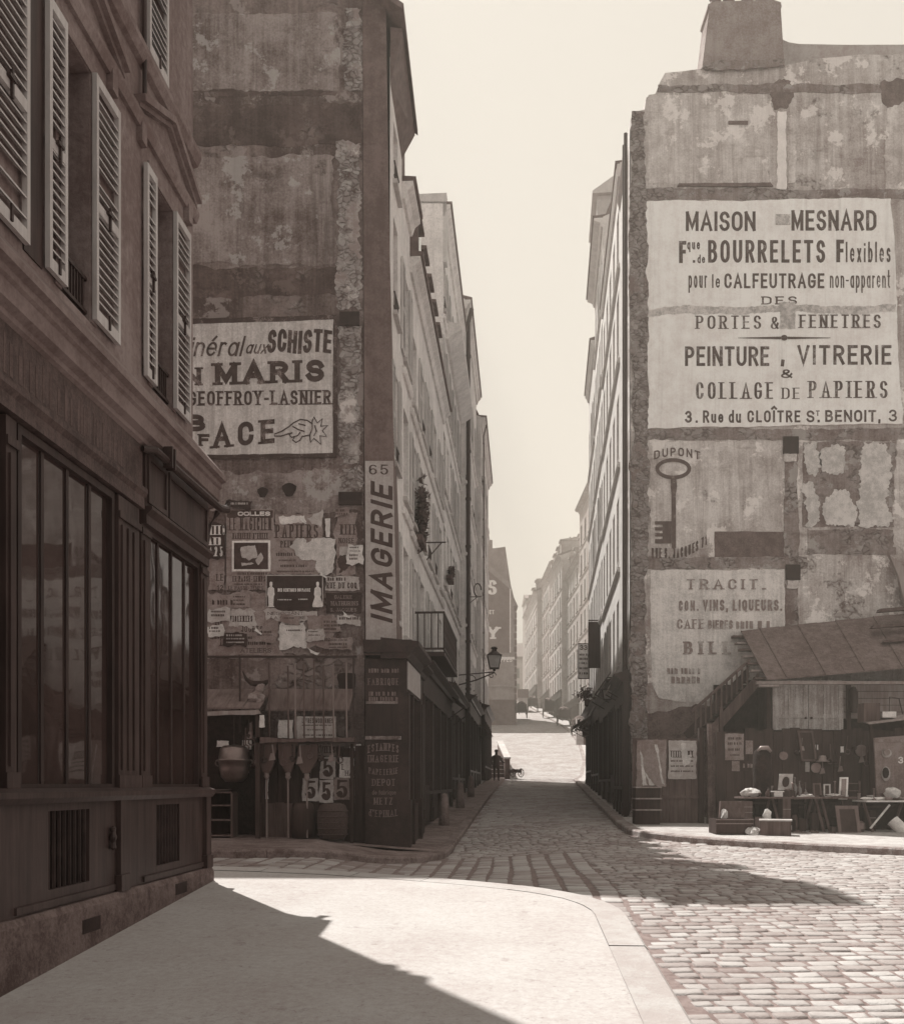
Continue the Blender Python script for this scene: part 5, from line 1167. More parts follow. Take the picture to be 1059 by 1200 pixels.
# ================================================================ JUNK AND BROOM STALL AGAINST THE LEFT GABLE
FL = Front(18.35); U, V = FL.U, FL.V
gz = lambda x, y: zl(x, y) + E
b = MB(); b.box(FL, U(228), U(418), V(771), V(768.5), -.02, .02)
rk = single('iron_rack', b, M_iron, 'thin iron rail on posts standing over the left junk stall', 'rack', FL.pt(U(330), V(985)))
for x, y1 in ((281, 858), (414, 868)):
    p = MB(); p.box(FL, U(x) - .015, U(x) + .015, V(y1), V(770), -.015, .015); part(rk, 'post', p, M_iron)
for i, (x, y0, pale) in enumerate(((315, 776, 0), (337.4, 780, 0), (345.7, 777, 1), (356, 778, 0), (368, 773, 0), (379, 780, 0), (390.5, 777, 1), (406, 776, 1))):
    p = MB(); p.tube([FL.pt(U(x), V(865), -.05), FL.pt(U(x) - .01, V(y0), -.05)], .017, 6)
    single('wooden_pole', p, M_pole if pale else wood('brown_pole', .05, .11, (20, 20, .8)), '%s upright pole on the plank shelf, %s' % ('pale' if pale else 'brown', ('farthest left of the row', 'second from the left end of the row', 'third from the left end', 'fourth from the left end', 'fifth from the left end', 'third from the right end', 'second from the right end', 'farthest right of the row')[i]), 'pole', FL.pt(U(x), V(865), -.05), 'upright poles on the plank shelf')
b = MB(); b.poly(FL, ragged([(U(302), V(871)), (U(416), V(870)), (U(416), V(865)), (U(302), V(865))], .3, .02), -.3, .18)
sh = single('plank_shelf', b, M_board, 'rough plank shelf carrying the upright poles', 'shelf', FL.pt(U(360), V(871)))
for x in (306, 411):
    p = MB(); p.box(FL, U(x) - .03, U(x) + .03, -1.15, V(871), -.25, -.18); part(sh, 'post', p, M_boardd)
b = MB()
for i in range(9):
    x0, x1 = 232 + i * 20, 251.5 + i * 20
    b.hexa([FL.pt(U(x0), V(806), -.55), FL.pt(U(x1), V(806), -.55), FL.pt(U(x1 - 4), V(832), .25 if x1 < 315 else -.25), FL.pt(U(x0 - 4), V(832), .25 if x1 < 315 else -.25)] +
           [q + Vector((0, 0, .025 + .004 * (i % 3))) for q in (FL.pt(U(x0), V(806), -.55), FL.pt(U(x1), V(806), -.55), FL.pt(U(x1 - 4), V(832), .25 if x1 < 315 else -.25), FL.pt(U(x0 - 4), V(832), .25 if x1 < 315 else -.25))])
lt = single('lean_to', b, wood('lean_to_planks', .08, .19, (9, 3, .8), .8), 'low lean-to of planks against the left gable over the junk stall', 'lean-to', FL.pt(U(270), V(980)))
p = MB(); p.poly(FL, ragged([(U(228), V(841)), (U(308), V(838)), (U(306), V(834)), (U(228), V(835))], .3, .012), .25, .29); part(lt, 'edge_board', p, M_boardp)
for x in (304, 300):
    p = MB(); p.box(FL, U(x) - .04, U(x) + .04, -1.1, V(838), .1 if x == 304 else -.4, .18 if x == 304 else -.33); part(lt, 'post', p, M_boardd)
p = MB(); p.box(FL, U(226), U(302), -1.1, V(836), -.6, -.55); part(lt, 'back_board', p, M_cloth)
# partition boards
b = MB()
for i in range(9):
    x0 = 308 + i * 13.2; b.box(FL, U(x0), U(x0 + 12.8), -1.1, V(872 + (i * 7) % 5), -.42 - .01 * (i % 2), -.38)
single('board_partition', b, M_boardd, 'dark board partition behind the hanging brooms', 'partition', FL.pt(U(360), -1.05, -.4))
b = MB()
for i in range(4): b.box(FL, U(299 + i * 10.4), U(309 + i * 10.4), -1.02, V(941 + (i % 2)), -.3, -.26)
single('board_panel', b, M_board, 'low panel of paler boards standing behind the broom sticks', 'board', FL.pt(U(320), -1.02, -.28))
b = MB(); b.box(FL, U(411), U(427), -1.1, V(882), -.5, -.42); single('wide_board', b, M_boardp and M_board, 'wide upright board at the edge of the print shop panel', 'board', FL.pt(U(419), -1.1, -.46))
def five(F, x0, x1, y0, y1, lab, n0, mat=M_paper):
    cx = (x0 + x1) / 2; h = y1 - y0
    bill(F, x0, x1, y0, y1, mat, lab, [('5', x0 + 3, x1 - 3, y0 + h * .12, y1 - h * .1, dict(wt=.22, thin=.1))], n0=n0, seedv=int(x0), rag=.012, group='bills printed with a large 5',
         extra=lambda F, n: [('ink_ball', (lambda m: (m.poly(F, [(F.U(cx - 2 + 3.4 * math.cos(k * .52)), F.V(y0 + h * .72 + 3.4 * math.sin(k * .52))) for k in range(12)], n, n + .004), m)[1])(MB()), M_print)])
five(FL, 372, 391, 886, 913, 'bill with a large 5 directly under the TUILES heading', -.34)
five(FL, 351, 370, 912, 939, 'bill with a large 5 partly behind the rightmost broom', -.34)
five(FL, 371, 388, 914, 941, 'bill with a large 5 just above the wicker basket', -.33)
five(FL, 388, 408, 911, 938, 'greyer bill with a large 5 right of its neighbours on the partition', -.34, M_paperg)
five(FL, 410, 427, 914, 943, 'bill with a large 5 on the wide upright board', -.40, M_paperg)
bill(FL, 367, 391, 872, 885, M_paperg, 'bill headed TUILES under the plank shelf', [('TUILES', 369, 390, 874, 882, fat)], n0=-.345, seedv=51)
bill(FL, 395, 412, 887, 911, M_paperw, 'white bill with the word HA between the bills of 5', [('L', 398, 401, 895, 902, fat), ('HA', 402, 411, 903, 909, fat)], n0=-.35, seedv=52)
bill(FL, 412, 427, 887, 908, M_paperg, 'grey bill of heavy print beside the shop panel', [(None, 413, 425, 891, 896), (None, 413, 425, 902, 907)], n0=-.405, seedv=53)
bill(FL, 407, 427, 871, 879, M_paperw, 'torn white scrap high on the wide board', n0=-.39, seedv=54, outline=[(407, 874), (414, 874), (415, 871), (421, 871), (421, 874), (426, 875), (425, 879), (407, 879)])
bill(FL, 346, 392, 839, 866, M_paper, 'cream notice with three lines of print standing on the plank shelf', [('LIVRES MODERNES', 352, 389, 841, 847, dict(wt=.13, gap=.12)), (None, 352, 388, 848.5, 850), (None, 358, 380, 854, 855.5), (None, 353, 388, 860, 862)], n0=-.2, seedv=55, rag=.004)
for i, (x0, x1, y0, y1, lab, n0) in enumerate(((249, 264, 867, 875, 'white card hanging left of the copper cauldron', -.3), (280, 291, 867, 878, 'white card hanging right behind the copper cauldron', -.3), (306, 312, 839, 853, 'narrow white card on the lean-to post', .19), (306, 310, 905, 937, 'tall white strip of paper by the leftmost broom', -.37), (322, 340, 842, 864, 'white lampshade-like card behind the poles', -.36))):
    bill(FL, x0, x1, y0, y1, M_paperw, lab, n0=n0, seedv=60 + i, rag=.01)
# brooms hanging with their heads up
def broom(x, yh0, yh1, yk, ye, w, lab, n=.05):
    rt = root('broom', lab, 'broom', FL.pt(U(x), V(ye), n), 'brooms with fan heads leaning at the stall')
    h = MB(); k = []
    wt, wb = w / 2, w * .16
    h.poly(FL, ragged([(U(x - wt), V(yh0)), (U(x + wt), V(yh0 - 2)), (U(x + wt * .96), V((yh0 + yh1) / 2)), (U(x + wb), V(yh1)), (U(x - wb), V(yh1)), (U(x - wt * .96), V((yh0 + yh1) / 2))], .1, .015, random.Random(int(x))), n - .06, n + .05)
    part(rt, 'head', h, M_straw)
    g = MB(); g.lathe(T(FL.pt(U(x), V(yk), n)), [(.02, -.06), (.035, -.03), (.055, 0), (.04, .04), (.05, .06), (.03, .1)], 10); part(rt, 'collar', g, M_pole, smooth=True)
    q = MB(); q.tube([FL.pt(U(x), V(yk), n), FL.pt(U(x) + .01, V(ye), n + .03)], .017, 6); part(rt, 'handle', q, M_pole)
broom(313, 873, 905, 910, 982, 23, 'broom with fan head up, nearest the copper cauldron'); broom(338, 872, 905, 911, 982, 23, 'broom with fan head up, middle of the three'); broom(360, 874, 906, 912, 982, 27, 'broom with fan head up, overlapping the bills of 5')
# copper cauldron, low chest, basket, sack, horned ornament
M0 = T(FL.pt(U(275), V(917), .05)); c = MB(); c.lathe(M0, [(0, 0), (.16, .01), (.24, .10), (.27, .25), (.285, .38), (.31, .40), (.32, .42), (.29, .43), (.26, .62), (.2, .68), (0, .70)], 24)
cp = single('cauldron', c, M_copper, 'round copper cauldron with a lighter rim hanging in the left junk stall', 'cauldron', FL.pt(U(275), V(917), .05), smooth=True)
for s_ in (-1, 1):
    h = MB(); h.tube([FL.pt(U(275) + s_ * (.3 + .05 * math.sin(t)), V(917) + .36 + .06 * math.cos(t), .05) for t in (0, .8, 1.57, 2.3, 3.14)], .014, 6); part(cp, 'handle', h, M_copper)
hk = MB(); hk.tube([FL.pt(U(275), V(917) + .69, .05), FL.pt(U(275), V(834), .05)], .012, 5); part(cp, 'hook', hk, M_iron)
b = MB(); z0 = V(980)
for y in (928, 943, 960, 978): b.box(FL, U(230), U(274), V(y + 1.8), V(y), -.3, .2)
for x in (230, 273): b.box(FL, U(x), U(x + 2), z0 - .05, V(930), -.3, .19)
ct = single('low_chest', b, M_board, 'low open chest of shelves at the foot of the copper cauldron', 'chest', FL.pt(U(252), z0))
p = MB(); p.box(FL, U(232), U(273), z0, V(929), -.3, -.26); part(ct, 'back_panel', p, M_boardd)
b = MB(); b.lathe(T(FL.pt(U(254), V(929), 0)), [(.18, 0), (.27, .05), (.29, .06), (.26, .05), (.17, .02)], 18); single('tin_basin', b, M_zinc, 'shallow tin basin lying on the low chest', 'basin', FL.pt(U(254), V(929), 0), smooth=True)
b = MB(); M1 = T(FL.pt(U(390), V(984), .02)); b.lathe(M1, [(0, 0), (.22, .01), (.27, .1), (.29, .35), (.28, .52), (.24, .64), (.15, .68), (0, .66)], 20)
bk = single('wicker_basket', b, M_wicker, 'dark wicker basket on the pavement under the bills of 5', 'basket', FL.pt(U(390), V(984), .02), smooth=True)
h = MB()
for k in range(5): h.tube([FL.pt(U(390), V(984), .02) + Vector((.285 * math.cos(t), .285 * math.sin(t), .1 + .11 * k)) for t in [j * .45 for j in range(15)]], .012, 5)
part(bk, 'weave', h, M_wicker)
b = MB(); b.lathe(T(FL.pt(U(354), V(982), -.1)), [(.2, 0), (.23, .2), (.22, .5), (.2, .62), (.14, .66), (0, .66)], 16); single('crate_bin', b, M_boardd, 'dark ribbed bin standing between two broom sticks', 'bin', FL.pt(U(354), V(982), -.1), smooth=True)
hb = MB(); hb.tube([FL.pt(U(x), V(y), -.1) for x, y in ((283, 786), (287, 795), (293, 800), (301, 801), (309, 800), (314, 797), (315, 793))], [.01, .03, .05, .06, .05, .03, .01], 8)
ho = single('horned_ornament', hb, M_boardd, 'dark curved horns fixed above the lean-to roof', 'ornament', FL.pt(U(300), V(806), -.1), smooth=True)
p = lump(T(FL.pt(U(304), V(806), -.1)), .1, .08, .12, 4); part(ho, 'skull', p, M_paperg, smooth=True)
p = lump(T(FL.pt(U(299), V(819), -.05)), .15, .1, .14, 9, 14, .5); single('lace_bundle', p, M_paperg, 'crumpled lace bundle lying on the lean-to planks under the horns', 'bundle', FL.pt(U(299), V(826), -.05))

# ================================================================ RIGHT SIDE: SHED, STAIR, FENCES, STALL
gr = lambda x, y: zr(x, y)
FF = Front(23.4); U, V = FF.U, FF.V
z0 = -1.0
def planks(F, x0, x1, y0, zb, n, w=8.5, th=.04, jit=1.2, seedv=1):
    m = MB(); r = random.Random(seedv); x = x0
    while x < x1 - 1:
        e = min(x + w * r.uniform(.8, 1.2), x1); d = r.uniform(0, .012); m.box(F, F.U(x), F.U(e - .35), zb, F.V(y0 + r.uniform(-jit, jit)), n - th, n + d); x = e
    return m
fl = single('plank_fence', planks(FF, 741, 822, 866, -1.1, 0, seedv=2), M_board, 'low plank fence with torn bills between the street corner and the wooden post', 'fence', FF.pt(U(780), -1.0))
p = MB(); p.box(FF, U(742), U(822), V(884), V(880), .012, .05); p.box(FF, U(742), U(822), V(936), V(932), .012, .05); part(fl, 'rail', p, M_board)
bill(FF, 745, 780, 867, 922, M_paperg, 'bill with white torn slashes on the low plank fence', n0=.06, seedv=71, rag=.015, extra=lambda F, n: [('torn_gap', (lambda m: ([m.poly(F, ragged([(F.U(a), F.V(b)) for a, b in q], .15, .015, random.Random(3)), n, n + .003) for q in (((748, 878), (751, 884), (758, 921), (752, 921)), ((766, 873), (769, 873), (778, 920), (774, 918)), ((754, 905), (760, 920), (766, 921)))], m)[1])(MB()), M_torn)])
bill(FF, 782, 815, 868, 913, M_paper, 'printed bill with a white tear on the low plank fence', [('VENTE', 785, 794, 880, 888, fat), ('AUX', 801, 811, 880, 888, fat), (None, 785, 811, 891, 893), (None, 785, 811, 897, 899), (None, 785, 811, 903, 905)], n0=.06, seedv=72, rag=.012,
     extra=lambda F, n: [('torn_gap', (lambda m: ([m.poly(F, ragged([(F.U(a), F.V(b)) for a, b in q], .1, .02, random.Random(4)), n + .002, n + .004) for q in (((798, 871), (802, 872), (805, 885), (811, 884), (808, 896), (800, 899), (797, 884)),)], m)[1])(MB()), M_torn)])
b = MB()
for y in (922, 935, 948): b.box(FF, U(739), U(769), V(y + 1.5), V(y), .08, .62)
st = single('display_steps', b, M_boardp, 'three stepped display boards with pale edges at the street corner', 'display stand', FF.pt(U(754), -1.0, .3))
p = MB(); p.box(FF, U(740), U(768), -1.02, V(923.6), .1, .5); part(st, 'carcass', p, M_boardd)
for i, (x0, x1, y0, lab) in enumerate(((818, 824, 853, 'slim dark post left of the thick peeling post'), (826, 838, 849, 'thick wooden post with peeling paint between the two fences'))):
    b = MB(); b.box(FF, U(x0), U(x1), -1.05, V(y0), -.1 + .2 * i, .08 + .2 * i); single('wooden_post', b, (M_boardd, plaster('peeling_post', .05, .16, 3, .8, .85, .01, .3))[i], lab, 'post', FF.pt(U((x0 + x1) / 2), -1.0))
F2f = Front(22.9); U, V = F2f.U, F2f.V
fr = single('plank_fence', planks(F2f, 839, 1150, 856, -1.1, 0, 11, .04, 3, 5), M_boardd, 'long dark plank fence behind the junk tables', 'fence', F2f.pt(U(950), -1.0))
for i, (x0, x1, y0, y1, mt, lab, ln) in enumerate(((849, 871, 860, 891, M_paperg, 'grey printed notice near the peeling post', [(None, 852, 868, 864, 867), (None, 852, 868, 870, 873), (None, 852, 866, 877, 880), (None, 855, 866, 884, 886)]), (872, 888, 860, 891, M_boardd, 'dark bill with vertical strokes on the long fence', [(None, 873, 887, 868, 884)]),
        (857, 866, 892, 904, M_paperg, 'small grey card under the printed notice', ()), (867, 887, 892, 904, M_paperd, 'dark board with worn pale letters on the long fence', [(None, 870, 885, 895, 900)]), (953, 958, 873, 879, M_paperw, 'tiny white card pinned above the hat', ()), (943, 948, 893, 905, M_paper, 'upright cream card on the long fence', ()), (984, 988, 875, 882, M_paperw, 'tiny white card inside the tilted empty frame', ()))):
    bill(F2f, x0, x1, y0, y1, mt, lab, ln, n0=.02, seedv=80 + i, ink=M_paperg if mt in (M_paperd, M_boardd) else None, rag=.006)
# shed
FSH = Front(24.0); U, V = FSH.U, FSH.V
sr = root('shed', 'wooden shed with a sloping plank roof built against the right gable', 'shed', FSH.pt(U(960), -1.0, 0))
FT = Front(25.4); FE = Front(23.3); b = MB()
tx, ex = (868, 1200), (899, 1240)
for i in range(15):
    a0, a1 = i / 15, (i + .985) / 15; tl = lambda t: FT.pt(FT.U(tx[0] + (tx[1] - tx[0]) * t), FT.V(740 - 20 * t * 332 / 191)); bl = lambda t: FE.pt(FE.U(ex[0] + (ex[1] - ex[0]) * t), FE.V(797 - 14 * t * 341 / 160))
    q = [tl(a0), tl(a1), bl(a1), bl(a0)]; up = Vector((0, 0, .015 + .012 * (i % 2))); b.hexa([p - Vector((0, 0, .012)) for p in q] + [p + up for p in q]); b.bar(q[0] + up, q[3] + up, .016, .03)
part(sr, 'roof', b, plaster('shed_roof', .10, .20, 2.0, .6, .85, .02, .25))
for i in range(8):
    t = i / 7; p_ = FT.pt(FT.U(868), FT.V(740)).lerp(FE.pt(FE.U(899), FE.V(797)), t) - Vector((.05, 0, .12)); m = MB(); m.wbox(p_.x - .18, p_.x + .3, p_.y - .12, p_.y + .1, p_.z - .05, p_.z + .0); part(sr, 'batten', m, M_boardp if i % 2 else M_board)
m = MB(); m.box(FE, FE.U(886), FE.U(1240), FE.V(802), FE.V(798.5), -.1, .02); part(sr, 'eave_beam', m, M_boardp)
m = MB(); m.box(FSH, U(905), U(1240), -1.1, V(800), -1.2, -.35); part(sr, 'interior_shade', m, M_cloth)  # near-black block stands for the shade inside the shed
for x in (897, 990, 1060):
    m = MB(); m.box(FSH, U(x), U(x + 5), -1.05, V(800), -.1, .1); part(sr, 'post', m, M_boardd)
M_door = plaster('shed_door_paint', .28, .6, 2, 1.3, .8, .006, .3)
for x0, x1 in ((903, 944), (944.6, 985)):
    m = MB(); m.box(FSH, U(x0), U(x1), V(856), V(798), .1, .13)
    for q in ((x0, x0 + 5, 798, 856), (x1 - 5, x1, 798, 856), ((x0 + x1) / 2 - 2.5, (x0 + x1) / 2 + 2.5, 798, 856)): m.box(FSH, U(q[0]), U(q[1]), V(q[3]), V(q[2]), .13, .15)
    for y in (798, 838): m.box(FSH, U(x0 + 5), U((x0 + x1) / 2 - 2.5), V(y + 4), V(y), .13, .148); m.box(FSH, U((x0 + x1) / 2 + 2.5), U(x1 - 5), V(y + 4), V(y), .13, .148)
    d = part(sr, 'shed_door', m, M_door)
    m = MB(); m.lathe(T(FSH.pt(U(x1 - 3 if x0 < 920 else x0 + 3), V(842), .17)), [(0, -.03), (.03, -.02), (.03, .02), (0, .03)], 8); part(sr, 'handle', m, M_iron, d)
m = MB()
for i in range(5): m.box(FSH, U(986), U(1240), V(803 + i * 8 + 7.4), V(803 + i * 8), .02, .05 + .01 * (i % 2))
part(sr, 'pale_boarding', m, M_boardp)
m = MB(); m.lathe(T(FSH.pt(U(996), V(836), .2)), [(.1, 0), (.1, .5), (.05, .62), (0, .64)], 12); single('stove_pipe', m, M_iron, 'dark capped pipe standing in front of the pale shed boarding', 'pipe', FSH.pt(U(996), V(836), .2))
for i, (x0, x1, y, w) in enumerate(((1026, 1110, 716, 4), (1018, 1110, 735, 3.5), (1032, 1120, 752, 3))):
    FK = Front(25.0 - .35 * i); m = MB(); m.poly(FK, [(FK.U(x0), FK.V(y + w * .7)), (FK.U(x1), FK.V(y - 4)), (FK.U(x1), FK.V(y - 4 - w)), (FK.U(x0 + 2), FK.V(y - w * .3))], 0, .18)
    single('loose_plank', m, M_board, ('highest loose plank lying across the right end of the shed roof', 'middle loose plank lying across the right end of the shed roof', 'lowest loose plank lying across the right end of the shed roof')[i], 'plank', FK.pt(FK.U(x0), FK.V(y)), 'loose planks on the shed roof')
m = MB(); FK = Front(25.3); m.poly(FK, [(FK.U(1040), FK.V(652)), (FK.U(1100), FK.V(700)), (FK.U(1100), FK.V(725)), (FK.U(1060), FK.V(720)), (FK.U(1050), FK.V(676))], 0, .12); single('roof_slope', m, M_boardp, 'sloping pale boarding against the gable above the right end of the shed', 'boarding', FK.pt(FK.U(1060), FK.V(720)))
# stair
FST = Front(24.6); U, V = FST.U, FST.V
sr2 = root('wooden_stair', 'steep wooden stair with balusters climbing to the shed beside the right gable', 'stair', FST.pt(U(830), -1.0, 0))
A, B_ = (812, 868), (886, 790)
m = MB(); m.poly(FST, [(U(835), V(862)), (U(884), V(806)), (U(884), V(790)), (U(828), V(852))], .28, .34); part(sr2, 'stringer', m, M_board)
m = MB(); m.poly(FST, [(U(812), V(866)), (U(884), V(792)), (U(884), V(778)), (U(806), V(858))], -.5, -.44); part(sr2, 'stringer', m, M_boardd)
for i in range(9):
    t = i / 8; x = 824 + 56 * t; y = 858 - 60 * t; m = MB(); m.box(FST, U(x - 4), U(x + 4), V(y + 1.5), V(y), -.44, .28); part(sr2, 'tread', m, M_boardd)
m = MB(); m.bar(FST.pt(U(806), V(836), .31), FST.pt(U(874), V(775), .31), .06, .07); part(sr2, 'handrail', m, M_board)
for i in range(11):
    t = (i + .5) / 11; x = 808 + 66 * t; m = MB(); m.box(FST, U(x) - .02, U(x) + .02, V(863 - 62 * t), V(835 - 60.5 * t), .29, .33); part(sr2, 'baluster', m, M_board)
m = MB(); m.box(FST, U(838), U(842), -1.05, V(830), .3, .4); part(sr2, 'newel_post', m, M_board)
m = MB(); m.box(FST, U(843), U(905), -1.05, V(800), -.6, -.55); single('dark_void_sheet', m, M_cloth, 'near-black sheet standing for the shade under the stair and shed', 'boarding', FST.pt(U(870), -1.0, -.6))  # sheet coloured near-black in place of the shade under stair and shed

# the junk tables
FJ = Front(21.0); U, V = FJ.U, FJ.V; gj = V(975)
def trestle_table(x0, x1, ytop, d0, d1, lab, mat, legs, cloth=None):
    rt = root('trestle_table', lab, 'table', FJ.pt(U((x0 + x1) / 2), gj, 0), 'junk tables on the right pavement')
    m = MB(); m.box(FJ, U(x0), U(x1), V(ytop) - .035, V(ytop), d0, d1); part(rt, 'table_top', m, mat)
    for x in legs:
        for s_ in (-1, 1):
            m = MB(); m.bar(FJ.pt(U(x) + .0, V(ytop) - .04, (d0 + d1) / 2 + s_ * .1), FJ.pt(U(x) + s_ * .12, gj, (d0 + d1) / 2 + s_ * .28), .05, .04); part(rt, 'leg', m, M_board)
    m = MB(); m.bar(FJ.pt(U(x0) + .15, V(ytop + 8), d0 + .1), FJ.pt(U(x1) - .15, V(ytop + 8), d0 + .1), .04, .04); part(rt, 'stretcher', m, M_boardd)
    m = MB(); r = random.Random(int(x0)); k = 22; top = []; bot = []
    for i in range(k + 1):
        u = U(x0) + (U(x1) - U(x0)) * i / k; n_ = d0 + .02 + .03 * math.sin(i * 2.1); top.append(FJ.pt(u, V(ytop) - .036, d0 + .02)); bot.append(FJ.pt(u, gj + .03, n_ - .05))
    m.add(top + bot, [(i, i + 1, k + 2 + i, k + 1 + i) for i in range(k)]); part(rt, 'under_table_shade', m, M_cloth, fix=False)  # dark sheet added behind the legs for the shade beneath the table
    return rt
trestle_table(868, 997, 934, -.5, .3, 'long trestle table crowded with frames and bottles on the right pavement', M_board, (905, 955, 962))
trestle_table(1007, 1120, 938, -.4, .35, 'shorter trestle table with a white top at the right edge of the picture', M_paperw, (1010, 1060))
m = MB(); m.bar(FJ.pt(U(1009), V(970), .45), FJ.pt(U(1033), V(943), .38), .035, .03); single('pale_stick', m, M_paperw, 'pale stick leaning under the white topped table', 'stick', FJ.pt(U(1010), V(972), .45))
# trunk with its lid open
rt = root('open_trunk', 'dark travelling trunk standing open on the right pavement', 'trunk', FJ.pt(U(848), gj, .5))
m = MB(); x0, x1 = U(826), U(868)
for q in ((x0, x1, .84, .88), (x0, x1, .3, .34)): m.box(FJ, q[0], q[1], gj + .0, V(958), q[2], q[3])
m.box(FJ, x0, x0 + .03, gj, V(958), .34, .84); m.box(FJ, x1 - .03, x1, gj, V(958), .34, .84); m.box(FJ, x0 + .03, x1 - .03, gj, gj + .04, .34, .84); part(rt, 'body', m, M_boardd)
m = MB(); m.hexa([FJ.pt(U(838), V(958), .3), FJ.pt(U(867), V(958), .3), FJ.pt(U(871), V(939), .16), FJ.pt(U(842), V(939), .16), FJ.pt(U(838), V(958), .24), FJ.pt(U(867), V(958), .24), FJ.pt(U(871), V(939), .05), FJ.pt(U(842), V(939), .05)]); part(rt, 'lid', m, M_board)
m = MB()
for y in (958.5, 963): m.box(FJ, x0 - .005, x1 + .005, V(y + 1), V(y), .881, .89)
part(rt, 'metal_strip', m, M_zinc)
p = lump(T(FJ.pt(U(839), V(954), .6)), .07, .06, .12, 3, 10, .35); single('white_rag', p, M_rag, 'white rag hanging out of the open trunk', 'rag', FJ.pt(U(839), V(960), .6), 'white rags of the junk stall')
p = lump(T(FJ.pt(U(866), V(973), .9)), .17, .12, .1, 6, 14, .45); single('white_rag', p, M_rag, 'crumpled white rag on the pavement between trunk and wooden box', 'rag', FJ.pt(U(866), V(977), .9), 'white rags of the junk stall')
p = lump(T(FJ.pt(U(879), V(929.5), 0)), .2, .15, .11, 8, 14, .18); single('white_bundle', p, M_rag, 'rounded white bundle lying at the left end of the long table', 'bundle', FJ.pt(U(879), V(935), 0))
p = lump(T(FJ.pt(U(889), V(955), .55)), .09, .08, .14, 11, 10, .2); single('white_jug', p, M_rag, 'small white jug standing behind the wooden box', 'jug', FJ.pt(U(889), V(963), .55))
m = MB(); c0 = FJ.pt(U(893), gj - .03, .95); R3 = Matrix.Translation(c0) @ Matrix.Rotation(R_(-18), 4, 'Z')
vv = [R3 @ Vector(q) for q in ((-.33, -.2, 0), (.27, -.2, 0), (.27, .2, 0), (-.33, .2, 0), (-.33, -.2, .3), (.27, -.2, .3), (.27, .2, .3), (-.33, .2, .3))]; m.hexa(vv)
bx = single('wooden_box', m, M_board, 'closed wooden box with a pale lid on the right pavement', 'box', c0)
m = MB(); m.hexa([R3 @ Vector(q) for q in ((-.35, -.22, .301), (.29, -.22, .301), (.29, .22, .301), (-.35, .22, .301), (-.35, -.22, .33), (.29, -.22, .33), (.29, .22, .33), (-.35, .22, .33))]); part(bx, 'lid', m, M_paper)
m = MB(); m.lathe(R3 @ T(Vector((.276, 0, .16))) @ Matrix.Rotation(R_(90), 4, 'Y'), [(.05, 0), (.05, .012), (0, .013)], 10); part(bx, 'label_disc', m, M_paper)
def frame(x0, x1, y0, y1, w, lab, fm, inner, n=0, skew=0, lean=.08, oval=False, group='picture frames of the junk stall'):
    rt = root('picture_frame', lab, 'picture frame', FJ.pt(U((x0 + x1) / 2), V(y1), n), group)
    k = lambda x, y: FJ.pt(U(x + skew * (y1 - y) / (y1 - y0)), V(y), n - lean * (y1 - y) / (y1 - y0))
    k2 = lambda x, y: k(x, y) + Vector((0, -.03, 0)); m = MB()
    for a, b, c, d in ((x0, x1, y0, y0 + w), (x0, x1, y1 - w, y1), (x0, x0 + w, y0 + w, y1 - w), (x1 - w, x1, y0 + w, y1 - w)): m.hexa([k(a, d), k(b, d), k(b, c), k(a, c), k2(a, d), k2(b, d), k2(b, c), k2(a, c)])
    part(rt, 'frame', m, fm)
    m = MB(); m.hexa([k(x0 + w * .8, y1 - w * .8), k(x1 - w * .8, y1 - w * .8), k(x1 - w * .8, y0 + w * .8), k(x0 + w * .8, y0 + w * .8)] + [k(a, b) + Vector((0, -.012, 0)) for a, b in ((x0 + w * .8, y1 - w * .8), (x1 - w * .8, y1 - w * .8), (x1 - w * .8, y0 + w * .8), (x0 + w * .8, y0 + w * .8))]); p = part(rt, 'picture', m, inner)
    if oval:
        m = MB(); cx, cy = (x0 + x1) / 2, (y0 + y1) / 2; r1, r2 = (x1 - x0) * .26, (y1 - y0) * .33
        m.add([k(cx + r1 * math.cos(t), cy + r2 * math.sin(t)) + Vector((0, -.034, 0)) for t in [i * math.pi / 8 for i in range(16)]], [tuple(range(16))]); part(rt, 'oval_portrait', m, M_paperd, p, fix=False)
frame(911, 927, 907, 926, 4, 'tilted cream frame with a dark oval portrait on the long table', M_paper, M_paper, 0, 4, .12, True)
frame(973, 999, 944, 978, 4, 'large wooden picture frame standing under the long table', M_board and wood('frame_wood', .08, .18, (9, 9, 1)), M_paperd, .42, -2, .1)
frame(974, 994, 851, 890, 2.5, 'tilted empty frame hung on the long dark fence', M_board, M_boardd, -1.82, -5, .02)
frame(981, 991, 911, 937, 2, 'tall pale narrow frame at the right end of the long table', M_paperw, M_paperg, .05, 3, .08)
frame(951, 960, 918, 934, 1.6, 'small dark frame near the middle of the long table', M_board, M_boardd, .1, 0, .06)
frame(962, 970, 919, 935, 1.6, 'small frame with pale edges on the long table, near the tall pale frame', M_paper, M_boardd, .12, 1, .06)
for i, (x, h, lab) in enumerate(((929, .42, 'taller dark bottle beside the oval portrait frame'), (934.5, .34, 'shorter dark bottle beside the oval portrait frame'), (898, .2, 'squat dark jar near the black cloak'), (942, .16, 'low glass pot near the two bottles'))):
    m = MB(); m.lathe(T(FJ.pt(U(x), V(934), .1)), [(.05, 0), (.06, .02), (.06, h * .5), (.02, h * .68), (.018, h * .92), (.028, h * .94), (.024, h), (0, h)], 12); single('bottle', m, glass('bottle_glass', .03, .08), lab, 'bottle', FJ.pt(U(x), V(934), .1), 'bottles and jars on the long table', smooth=True)
m = MB(); m.box(FJ, U(913), U(928), V(933.8), V(927), .0, .2); single('small_case', m, M_boardd, 'small dark case under the tilted oval portrait', 'case', FJ.pt(U(920), V(934), .1))
